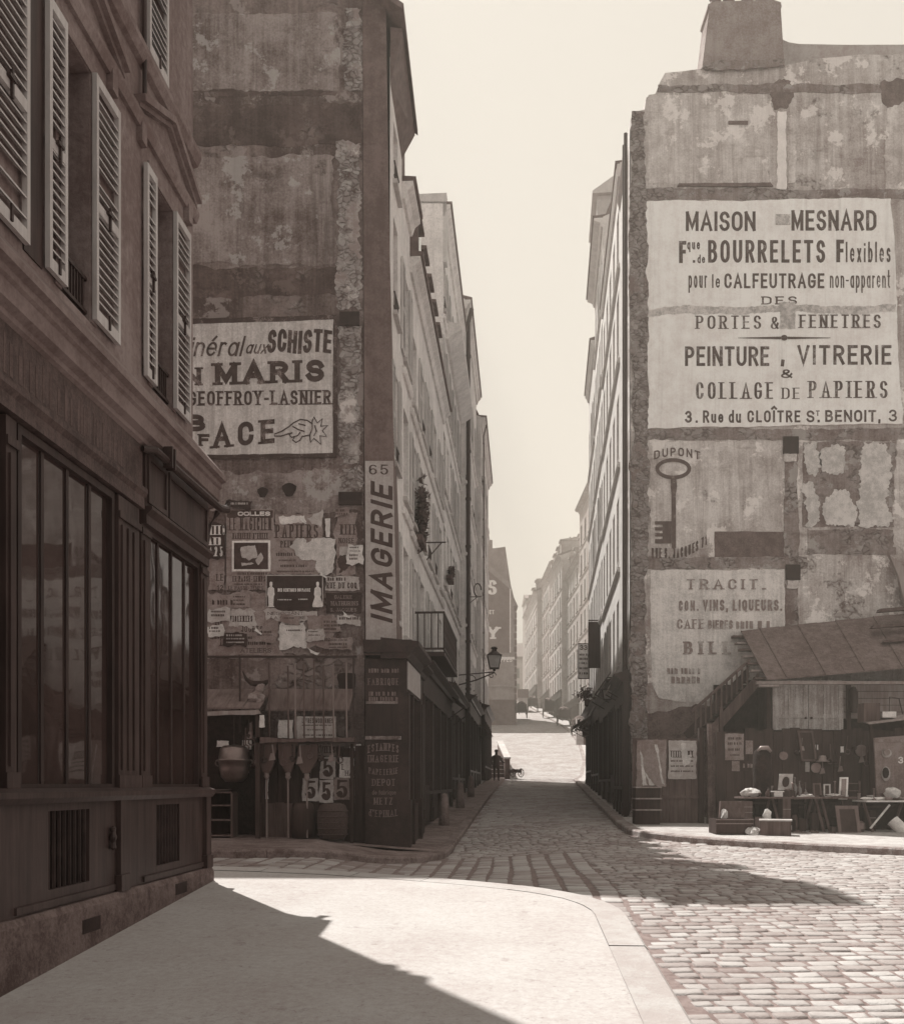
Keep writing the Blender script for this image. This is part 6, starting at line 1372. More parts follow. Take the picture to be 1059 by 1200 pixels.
m = MB(); m.box(FJ, U(903), U(913), V(933.8), V(928.5), .05, .22); m.box(FJ, U(900), U(914), V(928.4), V(927), .02, .25); single('white_book', m, M_paperw, 'white book lying on a tin left of the oval portrait', 'book', FJ.pt(U(907), V(934), .1))
for i, (x, y, w, lab) in enumerate(((937, 933, .14, 'loose white paper near the two bottles'), (946, 932.5, .1, 'small heap of white paper left of the small frames'), (974, 932, .15, 'loose white paper right of the small frames'), (1012, 936, .12, 'crumpled paper at the corner of the white topped table'), (1028, 936, .2, 'flat crumpled paper beside the white figurine'))):
    p = lump(T(FJ.pt(U(x), V(y), .12)), w, .08, .035, 20 + i, 10, .4); single('loose_paper', p, M_paperw, lab, 'paper', FJ.pt(U(x), V(y + 1), .12), 'loose papers on the junk tables')
p = lump(T(FJ.pt(U(1043), V(930), .1)), .16, .12, .13, 31, 12, .3); fg = single('white_figurine', p, M_rag, 'lumpy white figurine on the white topped table', 'figurine', FJ.pt(U(1043), V(938), .1), smooth=True)
p = lump(T(FJ.pt(U(1037), V(927), .16)), .07, .06, .07, 32, 10, .2); part(fg, 'head', p, M_rag, smooth=True)
# black cloak on a stand
m = MB(); M2 = T(FJ.pt(U(897), V(930), -.25)); m.lathe(M2, [(.17, -.1), (.19, .2), (.2, .55), (.19, .8), (.16, .92), (.07, .98), (0, .99)], 16)
ck = single('cloak_stand', m, M_cloth, 'black cloak with pale shoulders on a stand behind the long table', 'cloak', FJ.pt(U(897), gj, -.25), smooth=True)
m = MB(); m.tube([FJ.pt(U(889), V(880), -.1), FJ.pt(U(893), V(876.5), -.1), FJ.pt(U(901), V(876.5), -.1), FJ.pt(U(905), V(881), -.1)], [.02, .045, .05, .03], 8); part(ck, 'collar', m, M_zinc, smooth=True)  # pale tube across the top of the dark cloak
m = MB(); m.lathe(T(F2f.pt(F2f.U(961), F2f.V(893), .12)), [(.16, 0), (.15, .015), (.09, .03), (.09, .10), (.07, .14), (0, .15)], 14); single('felt_hat', m, M_zinc, 'rounded hat with a light crown hung on the long dark fence', 'hat', F2f.pt(F2f.U(961), F2f.V(893), .12), smooth=True)
m = MB(); a, b_ = FJ.pt(U(1037), V(961), .35), FJ.pt(U(1054), V(983), .6); m.tube([a, b_], .13, 16); rp_ = single('rolled_paper', m, M_paperw, 'fat roll of pale paper leaning under the white topped table', 'roll', FJ.pt(U(1052), gj, .55), smooth=False)
m = MB(); d_ = (b_ - a).normalized(); m.tube([b_ + d_ * .002, b_ + d_ * .012], .10, 14); part(rp_, 'dark_opening', m, M_cloth)
# wardrobe door with hats, little canopy with crates
FW = Front(21.9); U, V = FW.U, FW.V
m = MB(); m.poly(FW, [(U(1026), V(936)), (U(1075), V(936)), (U(1075), V(861)), (U(1023), V(865))], 0, .05)
wd = single('wardrobe_door', m, plaster('door_grey', .12, .24, 2, .8, .7, .004, .2), 'pale grey wardrobe door standing upright at the right edge behind the tables', 'door', FW.pt(U(1048), V(936)))
m = MB(); m.box(FW, U(1023), U(1075), V(870), V(866), .05, .07); part(wd, 'moulding', m, M_paperg)
m = MB(); letters(m, FW, '3', U(1051), U(1057), V(895), V(887), wt=.2, n=.052); part(wd, 'lettering', m, M_paperw, fix=False)
for i, (x, y, rx, ry, lab) in enumerate(((1037, 883, 5.5, 5, 'shiny small dish hung high on the wardrobe door'), (1036, 907, 5, 8.5, 'dark oval hat with a pale brim hung on the wardrobe door'))):
    m = MB(); m.poly(FW, [(U(x + rx * math.cos(t)), V(y + ry * math.sin(t))) for t in [k * math.pi / 10 for k in range(20)]], .06, .09)
    h = single('hung_hat' if i else 'hung_dish', m, M_paper, lab, 'hat' if i else 'dish', FW.pt(U(x), V(y + ry), .07)); m = MB(); m.poly(FW, [(U(x - 1 + rx * .7 * math.cos(t)), V(y - 1 + ry * .75 * math.sin(t))) for t in [k * math.pi / 8 for k in range(16)]], .09, .13); part(h, 'crown' if i else 'bowl', m, M_cloth if i else M_zinc)
rt = root('canopy', 'little sloping board canopy over the wardrobe door at the right edge', 'canopy', FW.pt(U(1045), V(936), -.3))
m = MB(); m.hexa([FW.pt(U(1012), V(850), .25), FW.pt(U(1110), V(838), .25), FW.pt(U(1110), V(834), -.5), FW.pt(U(1018), V(844), -.5)] + [FW.pt(U(1012), V(848.5), .25), FW.pt(U(1110), V(836), .25), FW.pt(U(1110), V(832), -.5), FW.pt(U(1018), V(842), -.5)]); part(rt, 'roof', m, M_boardp)
for x in (1022, 1100): m = MB(); m.box(FW, U(x), U(x + 3), V(968), V(847), -.2, -.14); part(rt, 'post', m, M_boardd)
for i, (x0, x1, y0, y1, lab) in enumerate(((1012, 1031, 824, 846, 'dark crate on the left of the small canopy'), (1034, 1050, 834, 841, 'flat white tray on the small canopy'))):
    m = MB(); m.box(FW, U(x0), U(x1), V(y1), V(y0), -.35, .0); single('crate' if not i else 'tray', m, M_board if not i else M_paperw, lab, 'crate' if not i else 'tray', FW.pt(U((x0 + x1) / 2), V(y1), -.2))
m = MB(); m.tube([FW.pt(U(1046), V(838), -.2), FW.pt(U(1047), V(816), -.2), FW.pt(U(1058), V(818), -.2), FW.pt(U(1062), V(836), -.2)], .014, 5); single('bent_wire', m, M_iron, 'bent iron wire rising over the small canopy', 'wire', FW.pt(U(1050), V(838), -.2))
rgx = random.Random(12); p = MB()
U, V = FJ.U, FJ.V
for i in range(16):
    x = 905 + 60 * rgx.random(); q = lump(T(FJ.pt(U(x), V(975) - .02, .35 + rgx.uniform(-.2, .25))), rgx.uniform(.04, .12), .06, rgx.uniform(.03, .08), 60 + i, 8, .4); p.add(q.v, q.f)
o_ = single('scrap_heap', p, M_board, 'scattered small scraps and shoes under the long table', 'scrap', FJ.pt(U(935), gj, .4)); o_['kind'] = 'stuff'

# clutter behind and under the tables
U, V = FJ.U, FJ.V
def chair(x, y, s, lab, tilt=0):
    rt = root('chair', lab, 'chair', FJ.pt(U(x), gj, -.75), 'old chairs behind the junk tables'); b0 = FJ.pt(U(x), gj, -.75)
    M = Matrix.Translation(b0) @ Matrix.Rotation(R_(tilt), 4, 'Z'); P = lambda a, b, c: M @ Vector((a * s, b * s, c * s))
    for a, b in ((-.2, -.2), (.2, -.2)): m = MB(); m.bar(P(a, b, 0), P(a, b, .44), .035, .035); part(rt, 'leg', m, M_board)
    for a in (-.2, .2): m = MB(); m.bar(P(a, .2, 0), P(a, .24, .95), .035, .035); part(rt, 'leg', m, M_board)
    m = MB(); m.hexa([P(-.23, -.23, .44), P(.23, -.23, .44), P(.21, .21, .44), P(-.21, .21, .44), P(-.23, -.23, .48), P(.23, -.23, .48), P(.21, .21, .48), P(-.21, .21, .48)]); part(rt, 'seat', m, M_wicker)
    for z in (.62, .76, .9): m = MB(); m.bar(P(-.2, .23, z), P(.2, .23, z), .06, .02); part(rt, 'slat', m, M_board)
chair(945, 0, 1.12, 'old slat backed chair behind the middle of the long table', 160); chair(1003, 0, 1.15, 'old slat backed chair between the two tables', 200)
for i, (x, y0, y1, w, n, mt, lab) in enumerate(((918, 936, 972, 9, .1, M_board, 'narrow plank box standing under the long table, left of the trestles'), (984, 958, 976, 7, -.1, M_boardd, 'dark little box behind the framed picture under the long table'), (1022, 950, 975, 8, -.1, M_boardd, 'dark upright box under the white topped table'), (873, 939, 958, 10, .1, M_board, 'small drawer unit under the left end of the long table'))):
    m = MB(); m.box(FJ, U(x - w / 2), U(x + w / 2), V(y1 + 1), V(y0), n - .2, n + .1); o = single('wooden_case', m, mt, lab, 'case', FJ.pt(U(x), V(y1 + 1), n)); m = MB()
    for k in (1, 2): y = y0 + (y1 - y0) * k / 3; m.box(FJ, U(x - w / 2), U(x + w / 2), V(y + .7), V(y), n + .1, n + .115)
    part(o, 'moulding', m, M_boardp)
for i, (x, y, r, mt, lab) in enumerate(((955, 900, 6, M_copper, 'round copper lid hung on the long fence under the hat'), (1008, 880, 7, M_zinc, 'round tin tray hung on the fence left of the wardrobe door'), (917, 886, 5, M_copper, 'small copper pan hung on the fence above the oval portrait'))):
    m = MB(); Fq = F2f; m.poly(Fq, [(Fq.U(x + r * math.cos(t)), Fq.V(y + r * math.sin(t))) for t in [k * math.pi / 10 for k in range(20)]], .03, .06); o = single('hung_plate', m, mt, lab, 'plate', Fq.pt(Fq.U(x), Fq.V(y + r), .03)); m = MB(); m.bar(Fq.pt(Fq.U(x), Fq.V(y - r), .045), Fq.pt(Fq.U(x + 1), Fq.V(y - r - 5), .045), .02, .02); part(o, 'handle', m, M_iron)
for i, (x, h, lab) in enumerate(((925, .3, 'thin brass candlestick touching the oval portrait frame'), (974.5, .34, 'thin brass candlestick left of the tall pale frame'), (1020, .26, 'thin candlestick on the white topped table'))):
    m = MB(); m.lathe(T(FJ.pt(U(x), V(934 if x < 1000 else 938), .16)), [(.05, 0), (.045, .02), (.012, .05), (.012, h * .5), (.02, h * .55), (.01, h * .6), (.012, h * .9), (.03, h * .93), (.02, h), (0, h)], 10); single('candlestick', m, M_copper, lab, 'candlestick', FJ.pt(U(x), V(934 if x < 1000 else 938), .16), 'candlesticks on the junk tables', smooth=True)

# small goods crowding the tables, tools hung on the fence and in the left stall
rq = random.Random(5)
def goods(n_, x0, x1, ytop, lab, grp, n0, n1):
    for i in range(n_):
        x = x0 + (x1 - x0) * (i + rq.uniform(.1, .9)) / n_; p = FJ.pt(U(x), V(ytop), rq.uniform(n0, n1)); h = rq.uniform(.07, .24); r = rq.uniform(.025, .06); m = MB(); k = i % 4
        if k == 0: m.lathe(T(p), [(r * .7, 0), (r, h * .2), (r * .8, h * .6), (r * 1.1, h * .75), (0, h * .76)], 9)
        elif k == 1: m.hexa([p + Vector(q) for q in ((-r * 1.6, -r, 0), (r * 1.6, -r, 0), (r * 1.4, r, 0), (-r * 1.6, r, 0), (-r * 1.6, -r * .8, h * .5), (r * 1.5, -r, h * .45), (r * 1.4, r, h * .5), (-r * 1.6, r, h * .5))])
        elif k == 2: m.lathe(T(p), [(r * .6, 0), (r * .25, h * .1), (r * .25, h * .55), (r * .9, h * .7), (r, h), (0, h * .98)], 9)
        else: q_ = lump(T(p + Vector((0, 0, r * .5))), r * 1.8, r * 1.3, r * .7, 200 + i, 9, .4); m.add(q_.v, q_.f)
        single('trinket', m, (M_board, M_copper, M_paperg, M_boardd, M_paper, M_zinc)[rq.randint(0, 5)], lab, 'trinket', p, grp, smooth=True)
goods(22, 873, 995, 934, 'one of the many small trinkets crowding the long table', 'small trinkets on the long table', -.4, .22)
goods(12, 1009, 1062, 938, 'one of the many small trinkets crowding the white topped table', 'small trinkets on the white topped table', -.3, .28)
for i in range(16):
    x = 872 + 128 * i / 15 + rq.uniform(-3, 3); p = FJ.pt(U(x), gj + .0, rq.uniform(-.35, .3)); h = rq.uniform(.12, .4); r = rq.uniform(.06, .14); m = MB()
    if i % 2: m.lathe(T(p), [(r * .6, 0), (r, h * .3), (r * .9, h * .8), (r * .5, h), (0, h)], 10)
    else: m.hexa([p + Vector(q) for q in ((-r, -r, 0), (r, -r * .8, 0), (r, r, 0), (-r * .9, r, 0), (-r, -r, h), (r, -r * .8, h * .9), (r, r, h), (-r * .9, r, h))])
    single('stored_pot' if i % 2 else 'stored_crate', m, (M_board, M_boardd, M_copper, M_cloth)[rq.randint(0, 3)], 'one of the dim %s standing in the shade under the long table' % ('pots' if i % 2 else 'crates'), 'pot' if i % 2 else 'crate', p, 'dim %s under the long table' % ('pots' if i % 2 else 'crates'))
def tool(F, x, y, L, n, lab, grp, k):
    a = F.pt(F.U(x), F.V(y), n); m = MB(); m.tube([a, a - Vector((rq.uniform(-.03, .03), 0, L * .75))], .014, 5); b_ = a - Vector((0, 0, L * .75))
    if k % 3 == 0: m.lathe(T(b_ - Vector((0, 0, .07))), [(.0, -.05), (.05, -.03), (.06, .03), (.01, .07)], 8)
    elif k % 3 == 1: m.hexa([b_ + Vector(q) for q in ((-.07, -.015, -.12), (.06, -.015, -.1), (.06, .015, -.1), (-.07, .015, -.12), (-.03, -.015, .02), (.03, -.015, .02), (.03, .015, .02), (-.03, .015, .02))])
    else: m.tube([b_ + Vector((.06 * math.cos(t), 0, .06 * math.sin(t) - .06)) for t in [j * .7 for j in range(10)]], .014, 5)
    single('hung_tool', m, (M_iron, M_zinc, M_board)[k % 3], lab, 'tool', a, grp)
for k in range(12): tool(F2f, 932 + k * 7.6 + rq.uniform(-2, 2), 862 + rq.uniform(0, 26), rq.uniform(.25, .5), .07, 'one of the old tools hung in a row on the long dark fence', 'old tools hung on the long fence', k)
for k in range(10): tool(FL, 286 + k * 1.9 + rq.uniform(-1, 1), 842 + rq.uniform(0, 40), rq.uniform(.25, .5), .02 + .03 * (k % 3), 'one of the small tools dangling in a bunch beside the copper cauldron', 'tools dangling beside the cauldron', k)
for k in range(9): tool(FL, 309 + k * 11.5 + rq.uniform(-3, 3), 873, rq.uniform(.18, .38), .1, 'one of the odds and ends hung under the plank shelf of poles', 'odds and ends under the plank shelf', k)
# ================================================================ STREET FURNITURE UP THE STREET
def lantern(rt, c, s, par=None):
    """a four sided gas lantern with its finial, centred over point c, s = height"""
    m = MB(); r0, r1 = s * .17, s * .27
    for sx, sy in ((-1, -1), (1, -1), (1, 1), (-1, 1)): m.bar(c + Vector((sx * r0, sy * r0, s * .12)), c + Vector((sx * r1, sy * r1, s * .62)), .03, .03)
    for (a, b), z, r in ((((-1, -1), (1, -1)), .12, r0), (((1, -1), (1, 1)), .12, r0), (((1, 1), (-1, 1)), .12, r0), (((-1, 1), (-1, -1)), .12, r0), (((-1, -1), (1, -1)), .62, r1), (((1, -1), (1, 1)), .62, r1), (((1, 1), (-1, 1)), .62, r1), (((-1, 1), (-1, -1)), .62, r1)):
        m.bar(c + Vector((a[0] * r, a[1] * r, s * z)), c + Vector((b[0] * r, b[1] * r, s * z)), .04, .04)
    m.lathe(T(c), [(0, .0), (s * .06, s * .02), (s * .05, s * .08), (s * .17, s * .11), (0, s * .115)], 10)
    m.lathe(T(c), [(s * .3, s * .63), (s * .2, s * .72), (s * .1, s * .8), (s * .09, s * .86), (s * .14, s * .89), (s * .1, s * .95), (0, s * .98)], 10)
    L = part(rt, 'lantern', m, M_iron, par)
    g = MB(); g.hexa([c + Vector((sx * r0 * .93, sy * r0 * .93, s * .125)) for sx, sy in ((-1, -1), (1, -1), (1, 1), (-1, 1))] + [c + Vector((sx * r1 * .93, sy * r1 * .93, s * .615)) for sx, sy in ((-1, -1), (1, -1), (1, 1), (-1, 1))])
    part(rt, 'lantern_glass', g, M_lglass, L)
D = Front(40); c = D.pt(D.U(579), D.V(787)); w = LF.pt(40, c.z - E - .1, 0)
rt = root('street_lamp', 'gas lantern on a scrolled iron bracket over the left pavement', 'street lamp', w)
lantern(rt, c, 1.05)
m = MB(); m.tube([w + Vector((0, 0, -.45)), w.lerp(c, .5) + Vector((0, 0, -.3)), c + Vector((0, 0, -.05))], .03, 6); m.tube([w + Vector((0, 0, -.05)), c + Vector((0, 0, -.02))], .025, 6)
m.tube([c + Vector((-.1 + .18 * (1 - t / 9) * math.cos(t), 0, -.16 + .18 * (1 - t / 9) * math.sin(t))) for t in [i * .6 for i in range(13)]], .02, 5); m.tube([w + Vector((.5 + .2 * math.cos(t), 0, -.25 + .2 * math.sin(t))) for t in [i * .6 for i in range(9)]], .018, 5)
part(rt, 'bracket', m, M_iron)
c = RF.pt(30.5, 2.55, .3); rt = root('street_lamp', 'square shop lantern hung on the right row above the dark shopfronts', 'street lamp', c)
lantern(rt, c, .62); m = MB(); m.tube([RF.pt(30.5, 3.3, 0), RF.pt(30.5, 3.32, .3), c + Vector((0, 0, .58))], .02, 5); part(rt, 'bracket', m, M_iron)
# hanging signboards
D = Front(40); U, V = D.U, D.V
m = MB(); m.box(D, U(689), U(705.5), V(783), V(729), -.04, .04); sg = single('hanging_signboard', m, M_paperd, 'tall dark signboard projecting from the right row', 'sign', D.pt(U(697), V(783)))
m = MB(); m.box(D, U(690), U(704.5), V(781), V(741), .04, .05); part(sg, 'panel', m, M_boardd)
m = MB(); m.box(D, U(689), U(712), V(728), V(726.5), -.02, .02); part(sg, 'bracket', m, M_iron)
D = Front(50.8); U, V = D.U, D.V
m = MB(); m.box(D, U(677), U(690), V(796), V(754), -.03, .03); sg = single('hanging_signboard', m, M_paperw, 'white signboard with dark numerals beyond the tall dark signboard', 'sign', D.pt(U(683), V(796)))
t = MB(); letters(t, D, '33', U(679), U(688), V(762), V(756), wt=.2, n=.032)
for y in (766, 771, 776, 782, 788): scribble(t, D, U(678.5), U(688.5), V(y + 2.5), V(y), .032)
part(sg, 'lettering', t, M_print, fix=False)
m = MB()
for q in ((677, 690, 754, 755), (677, 690, 795, 796), (677, 677.8, 755, 795), (689.2, 690, 755, 795)): m.box(D, U(q[0]), U(q[1]), V(q[3]), V(q[2]), .03, .05)
part(sg, 'frame', m, M_iron)
# awnings, open boards
def awning(F, u0, u1, v, out, drop, lab, mat):
    m = MB(); m.hexa([F.pt(u0, v, .1), F.pt(u1, v, .1), F.pt(u1, v - drop, out), F.pt(u0, v - drop, out)] + [F.pt(u0, v + .03, .1), F.pt(u1, v + .03, .1), F.pt(u1, v - drop + .03, out), F.pt(u0, v - drop + .03, out)])
    a = single('awning', m, mat, lab, 'awning', F.pt((u0 + u1) / 2, v, .1), 'awnings over the shopfronts'); m = MB()
    for u in (u0 + .1, u1 - .1): m.tube([F.pt(u, v - 1.0, .1), F.pt(u, v - drop, out)], .018, 5)
    part(a, 'strut', m, M_iron)
awning(RF, 43.5, 47, 3.1, 1.0, .55, 'small pale awning on the far end of the right row', M_paper)
awning(RF, 31.6, 34.5, 3.6, .6, .7, 'steep dark awning right above the square shop lantern', M_board)
awning(RF, 27.4, 28.6, 3.4, .45, .8, 'narrow slatted awning on the right corner house', M_boardp)
awning(LF, 50.5, 54, 3.3, 1.0, .7, 'tilted board awning at the far end of the left row', M_board)
awning(LF, 30.5, 33.5, 2.9, .8, .5, 'dark awning on the left row below the tall pale house', M_boardd)
# leaves at the windows
def leaves(c, r, k, seedv):
    m = MB(); g = random.Random(seedv)
    for i in range(k):
        p = c + Vector((g.gauss(0, .45) * r[0], g.gauss(0, .45) * r[1], g.gauss(0, .45) * r[2])); a = Vector((g.uniform(-1, 1), g.uniform(-1, 1), g.uniform(-1, 1))).normalized(); b = a.orthogonal().normalized(); s = g.uniform(.05, .12)
        m.add([p - a * s, p + b * s * .5, p + a * s, p - b * s * .5], [(0, 1, 2, 3)])
    return m
M_leaf = flat('dusty_leaves', .05, .7, .5, 8, 0)
for i, (u, v, r, k, lab) in enumerate(((23.6, 6.5, (.12, .3, .7), 500, 'bushy dark plants crowding a window of the dormer house'), (33.5, 7.2, (.1, .3, .25), 160, 'small leafy plant on a sill of the tall pale house'), (47, 3.9, (.4, .8, .4), 260, 'leafy boxes over the shopfront far up the left row'))):
    c = LF.pt(u, v, .16); m = leaves(c, r, k, i); rt = root('window_plants', lab, 'plants', LF.pt(u, v - r[2], .3), 'plants at the windows'); part(rt, 'foliage', m, M_leaf, fix=False)
    m = MB(); m.box(LF, u - .5, u + .5, v - r[2] - .05, v - r[2] + .08, .02, .22); part(rt, 'window_box', m, M_board)
for i, (u, v, lab) in enumerate(((49, 2.9, 'leafy box over the last right shopfront'), (46, 4.2, 'small plant on a window of the last right house'))):
    c = RF.pt(u, v, .35); m = leaves(c, (.4, .8, .35), 220, 9 + i); rt = root('window_plants', lab, 'plants', RF.pt(u, v - .4, .3), 'plants at the windows'); part(rt, 'foliage', m, M_leaf, fix=False)
    m = MB(); m.box(RF, u - .5, u + .5, v - .5, v - .28, .05, .4); part(rt, 'window_box', m, M_board)
# trade signs on iron arms
for i, (u, v, o) in enumerate(((43, 8.2, .8), (26.0, 6.4, .55))):
    m = MB(); m.tube([LF.pt(u, v, 0), LF.pt(u, v, o)], .02, 5); m.tube([LF.pt(u, v - .5, 0), LF.pt(u, v, o * .8)], .016, 5)
    if i == 0: m.tube([LF.pt(u, v, o) + Vector((.16 * math.cos(t) - .16, 0, .3 + .28 * math.sin(t))) for t in [j * .5 for j in range(10)]], .03, 6)
    single('iron_bracket', m, M_iron, ('iron arm with an open ring on the fourth left house', 'plain iron arm on the dormer house')[i], 'bracket', LF.pt(u, v, 0))
# ================================================================ TOP OF THE STREET
M_step_shade = plaster('step_stone_shaded', .05, .1, 1.4, .2)  # dark copy of the step stone; shade on the risers put into its colour
M_st = plaster('step_stone', .36, .5, 1.4, .2, .85, .01)
D = Front(63.4); U, V = D.U, D.V
rt = root('stone_steps', 'short flight of stone steps climbing beside the low parapet wall', 'steps', D.pt(U(583), V(912)))
for i in range(5):
    m = MB(); x0, x1 = D.pt(U(572), 0).x, D.pt(U(590), 0).x; y0 = 63.4 + i * .34; m.wbox(x0, x1, y0, y0 + .36, E + .2, E + .38 + .27 * (i + 1)); s_ = part(rt, 'step', m, M_step_shade); m = MB(); m.wbox(x0 - .02, x1 + .02, y0 - .05, y0 + .33, E + .382 + .27 * (i + 1), E + .44 + .27 * (i + 1)); part(rt, 'tread', m, M_st, s_)
m = MB(); m.wbox(-7.9, x1, 65.14, 72, E + .1, E + 1.72); part(rt, 'landing', m, M_step_shade)
rt = root('parapet_wall', 'low wall sloping up beside the stone steps', 'wall', D.pt(U(593), V(912)))
m = MB(); x0, x1 = D.pt(U(591), 0).x, D.pt(U(597), 0).x
m.hexa([(x0, 63.0, E + .1), (x1, 63.0, E + .1), (x1, 73, E + .9), (x0, 73, E + .9), (x0, 63.0, E + 1.6), (x1, 63.0, E + 1.6), (x1, 73, E + 3.1), (x0, 73, E + 3.1)]); part(rt, 'wall', m, plaster('parapet_dark', .08, .15, 1.5, .3))
m = MB(); m.hexa([(x0 - .05, 62.95, E + 1.602), (x1 + .05, 62.95, E + 1.602), (x1 + .05, 73.05, E + 3.102), (x0 - .05, 73.05, E + 3.102), (x0 - .05, 62.95, E + 1.72), (x1 + .05, 62.95, E + 1.72), (x1 + .05, 73.05, E + 3.22), (x0 - .05, 73.05, E + 3.22)]); part(rt, 'coping', m, M_st)
rt = root('handcart', 'small two wheeled handcart parked against the low parapet', 'handcart', D.pt(U(604), V(911), .6))
c0 = D.pt(U(603.5), V(911), .9)
for i, dx in enumerate((-.2, .3)):
    m = MB(); R0 = .27; ctr = c0 + Vector((dx, -.1 * i, R0))
    m.tube([ctr + Vector((R0 * math.cos(t) * .7, R0 * math.cos(t) * .6, R0 * math.sin(t))) for t in [k * math.pi / 8 for k in range(17)]], .025, 5)
    for k in range(4): t = k * math.pi / 4; q = Vector((R0 * math.cos(t) * .7, R0 * math.cos(t) * .6, R0 * math.sin(t))); m.tube([ctr - q, ctr + q], .014, 4)
    part(rt, 'wheel', m, M_iron)
m = MB(); m.wbox(c0.x - .55, c0.x + .35, c0.y - .1, c0.y + .9, c0.z + .3, c0.z + .5); part(rt, 'tray', m, M_boardd)
for dx in (-.45, .25): m = MB(); m.bar(c0 + Vector((dx, .8, .42)), c0 + Vector((dx - .2, 1.8, .25)), .05, .05); part(rt, 'shaft', m, M_boardd)
# person leaning by the last doorway
P0 = LF.pt(56.5, 0, 1.12); gzp = RD(P0.x, P0.y) + .1 + E; P0.z = gzp
rt = root('person', 'person in dark clothes and cap leaning at the last doorway on the left', 'person', P0)
def skin(name, nodes, edges, mat, parent):
    me = bpy.data.meshes.new(name); me.from_pydata([Vector(p) for p, r in nodes], edges, []); o = bpy.data.objects.new(name, me); COL.objects.link(o)
    s = o.modifiers.new('skin', 'SKIN'); ss_ = o.modifiers.new('sub', 'SUBSURF'); ss_.levels = 1; ss_.render_levels = 1
    for i, (p, r) in enumerate(nodes): me.skin_vertices[0].data[i].radius = (r, r)
    me.skin_vertices[0].data[0].use_root = True
    dg = bpy.context.evaluated_depsgraph_get(); dg.update(); m2 = bpy.data.meshes.new_from_object(o.evaluated_get(dg)); bpy.data.objects.remove(o)
    m2.materials.clear(); m2.materials.append(mat); o = bpy.data.objects.new(name, m2); COL.objects.link(o); o.parent = parent; m2.polygons.foreach_set('use_smooth', [True] * len(m2.polygons)); return o
nodes = [((0, 0, .95), .15), ((0, 0, 1.15), .15), ((0, 0, 1.38), .15), ((0, -.01, 1.5), .06), ((0, -.02, 1.62), .095), ((0, -.02, 1.7), .085), ((-.1, 0, .88), .1), ((-.11, -.02, .48), .07), ((-.11, .02, .08), .05), ((-.12, -.14, .04), .04), ((.1, 0, .88), .1), ((.13, -.08, .48), .07), ((.13, -.02, .08), .05), ((.14, -.18, .04), .04),
         ((-.2, 0, 1.4), .065), ((-.27, .02, 1.12), .05), ((-.2, -.1, .9), .036), ((-.19, -.14, .84), .03), ((.2, 0, 1.4), .065), ((.3, -.05, 1.14), .05), ((.42, -.18, 1.05), .036), ((.48, -.22, 1.05), .03)]
edges = [(0, 1), (1, 2), (2, 3), (3, 4), (4, 5), (0, 6), (6, 7), (7, 8), (8, 9), (0, 10), (10, 11), (11, 12), (12, 13), (2, 14), (14, 15), (15, 16), (16, 17), (2, 18), (18, 19), (19, 20), (20, 21)]
skin('body', nodes, edges, M_cloth, rt)
m = MB(); m.lathe(T(P0), [(.2, .75), (.2, .95), (.19, 1.1), (.21, 1.3), (.2, 1.42), (.1, 1.5)], 14); part(rt, 'jacket', m, M_boardd, smooth=True)
m = MB(); m.lathe(T(P0 + Vector((0, -.02, 0))), [(.13, 1.68), (.11, 1.7), (.1, 1.78), (.06, 1.81), (0, 1.82)], 12); part(rt, 'cap', m, M_cloth, smooth=True)
# street posts and hoarding
for i, u in enumerate((24.5, 31, 37.5)):
    p = LF.pt(u, 0, .62); p.z = RD(p.x, p.y) + .1 + E; m = MB(); m.lathe(T(p), [(.14, -.05), (.13, .3), (.1, .7), (.06, .8), (0, .82)], 12)
    single('stone_bollard', m, M_side, ('stone guard post nearest on the left pavement', 'stone guard post half way along the left pavement', 'stone guard post farthest along the left pavement')[i], 'bollard', p, 'stone guard posts on the left pavement', smooth=True)
D = Front(66); U, V = D.U, D.V
m = MB(); m.box(D, U(675), U(683), V(873), V(842), -.3, .2); kb = single('advert_column', m, M_paper, 'pale bill covered hoarding beyond the right row', 'hoarding', D.pt(U(680), V(873)))
m = MB(); m.box(D, U(683.2), U(694), V(873), V(845), -.3, .1); part(kb, 'board', m, M_board)
m = MB(); m.box(D, U(676), U(682), V(862), V(846), .2, .22); part(kb, 'bill', m, M_paperw)
D = Front(140); U, V = D.U, D.V
rt = root('low_lodge', 'small low lodge with a light wall at the foot of the S Y house', 'lodge', D.pt(U(612), V(838)))
m = MB(); m.box(D, U(607), U(618), V(842), V(818), -6, 0); part(rt, 'wall', m, M_far2); m = MB(); m.box(D, U(606), U(619), V(818), V(808), -6.2, .3); part(rt, 'roof', m, M_slate)
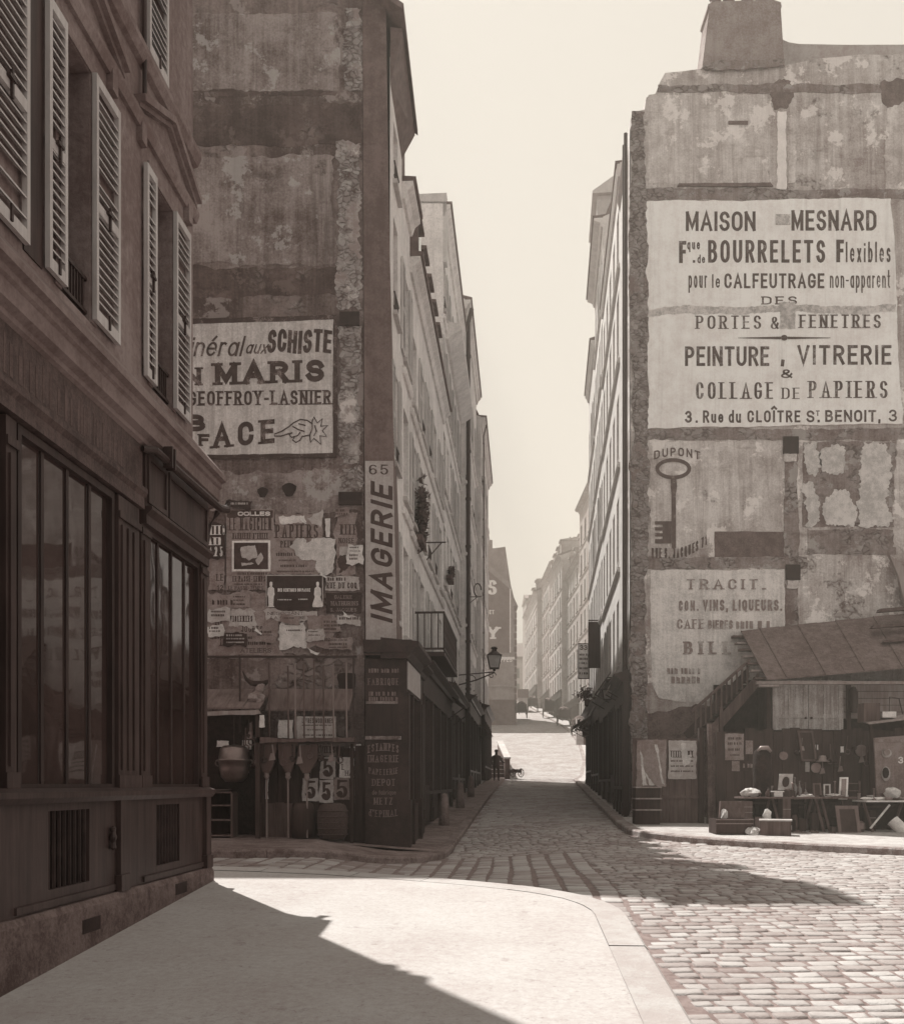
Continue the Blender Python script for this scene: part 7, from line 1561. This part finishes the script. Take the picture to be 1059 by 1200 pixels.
m = MB(); m.box(D, U(611), U(614), V(841), V(828), .01, .05); part(rt, 'door', m, M_boardd)

# carts standing along the hill road
def cart(x, y, lab, h):
    p = Vector((x, y, RD(x, y) + .12 + E)); rt = root('hand_barrow', lab, 'cart', p, 'carts standing along the hill road')
    m = MB(); m.wbox(x - .6, x + .6, y - 1.1, y + 1.1, p.z + .75, p.z + .75 + h); part(rt, 'body', m, M_boardd)
    for sx in (-.7, .7):
        m = MB(); m.tube([p + Vector((sx, .6 * math.cos(t), .6 + .6 * math.sin(t))) for t in [k * math.pi / 8 for k in range(17)]], .05, 5)
        for k in range(4): t = k * math.pi / 4; m.tube([p + Vector((sx, .6 * math.cos(t), .6 + .6 * math.sin(t))), p + Vector((sx, -.6 * math.cos(t), .6 - .6 * math.sin(t)))], .03, 4)
        part(rt, 'wheel', m, M_iron)
    for sx in (-.4, .4): m = MB(); m.bar(p + Vector((sx, -1, .8)), p + Vector((sx, -2.4, .35)), .07, .07); part(rt, 'shaft', m, M_boardd)
    q = lump(T(p + Vector((0, 0, .75 + h))), .55, 1.0, .45, int(y), 12, .3); part(rt, 'load', q, M_board)
for x, y, lab, h in ((12.4, 96, 'loaded cart nearest on the hill road', .7), (12.3, 108, 'loaded cart second up the hill road', .9), (12.2, 124, 'tall loaded cart third up the hill road', 1.3), (11.6, 141, 'hazy loaded cart farthest up the hill road', 1.0), (8.6, 122, 'loaded cart beside the S Y house and its lodge', .9)): cart(x, y, lab, h)
# ================================================================ HAZE
mb = MB(); mb.wbox(-45, 60, -14, 330, -9, 66)
hm = bpy.data.materials.new('haze'); hm.use_nodes = True; n = hm.node_tree; n.nodes.clear()
o_ = n.nodes.new('ShaderNodeOutputMaterial'); pv = n.nodes.new('ShaderNodeVolumePrincipled')
pv.inputs['Color'].default_value = (1.0, .92, .82, 1); pv.inputs['Density'].default_value = .0029; pv.inputs['Anisotropy'].default_value = .25
n.links.new(pv.outputs[0], o_.inputs['Volume'])
structure('haze', mb, hm, kind='stuff')
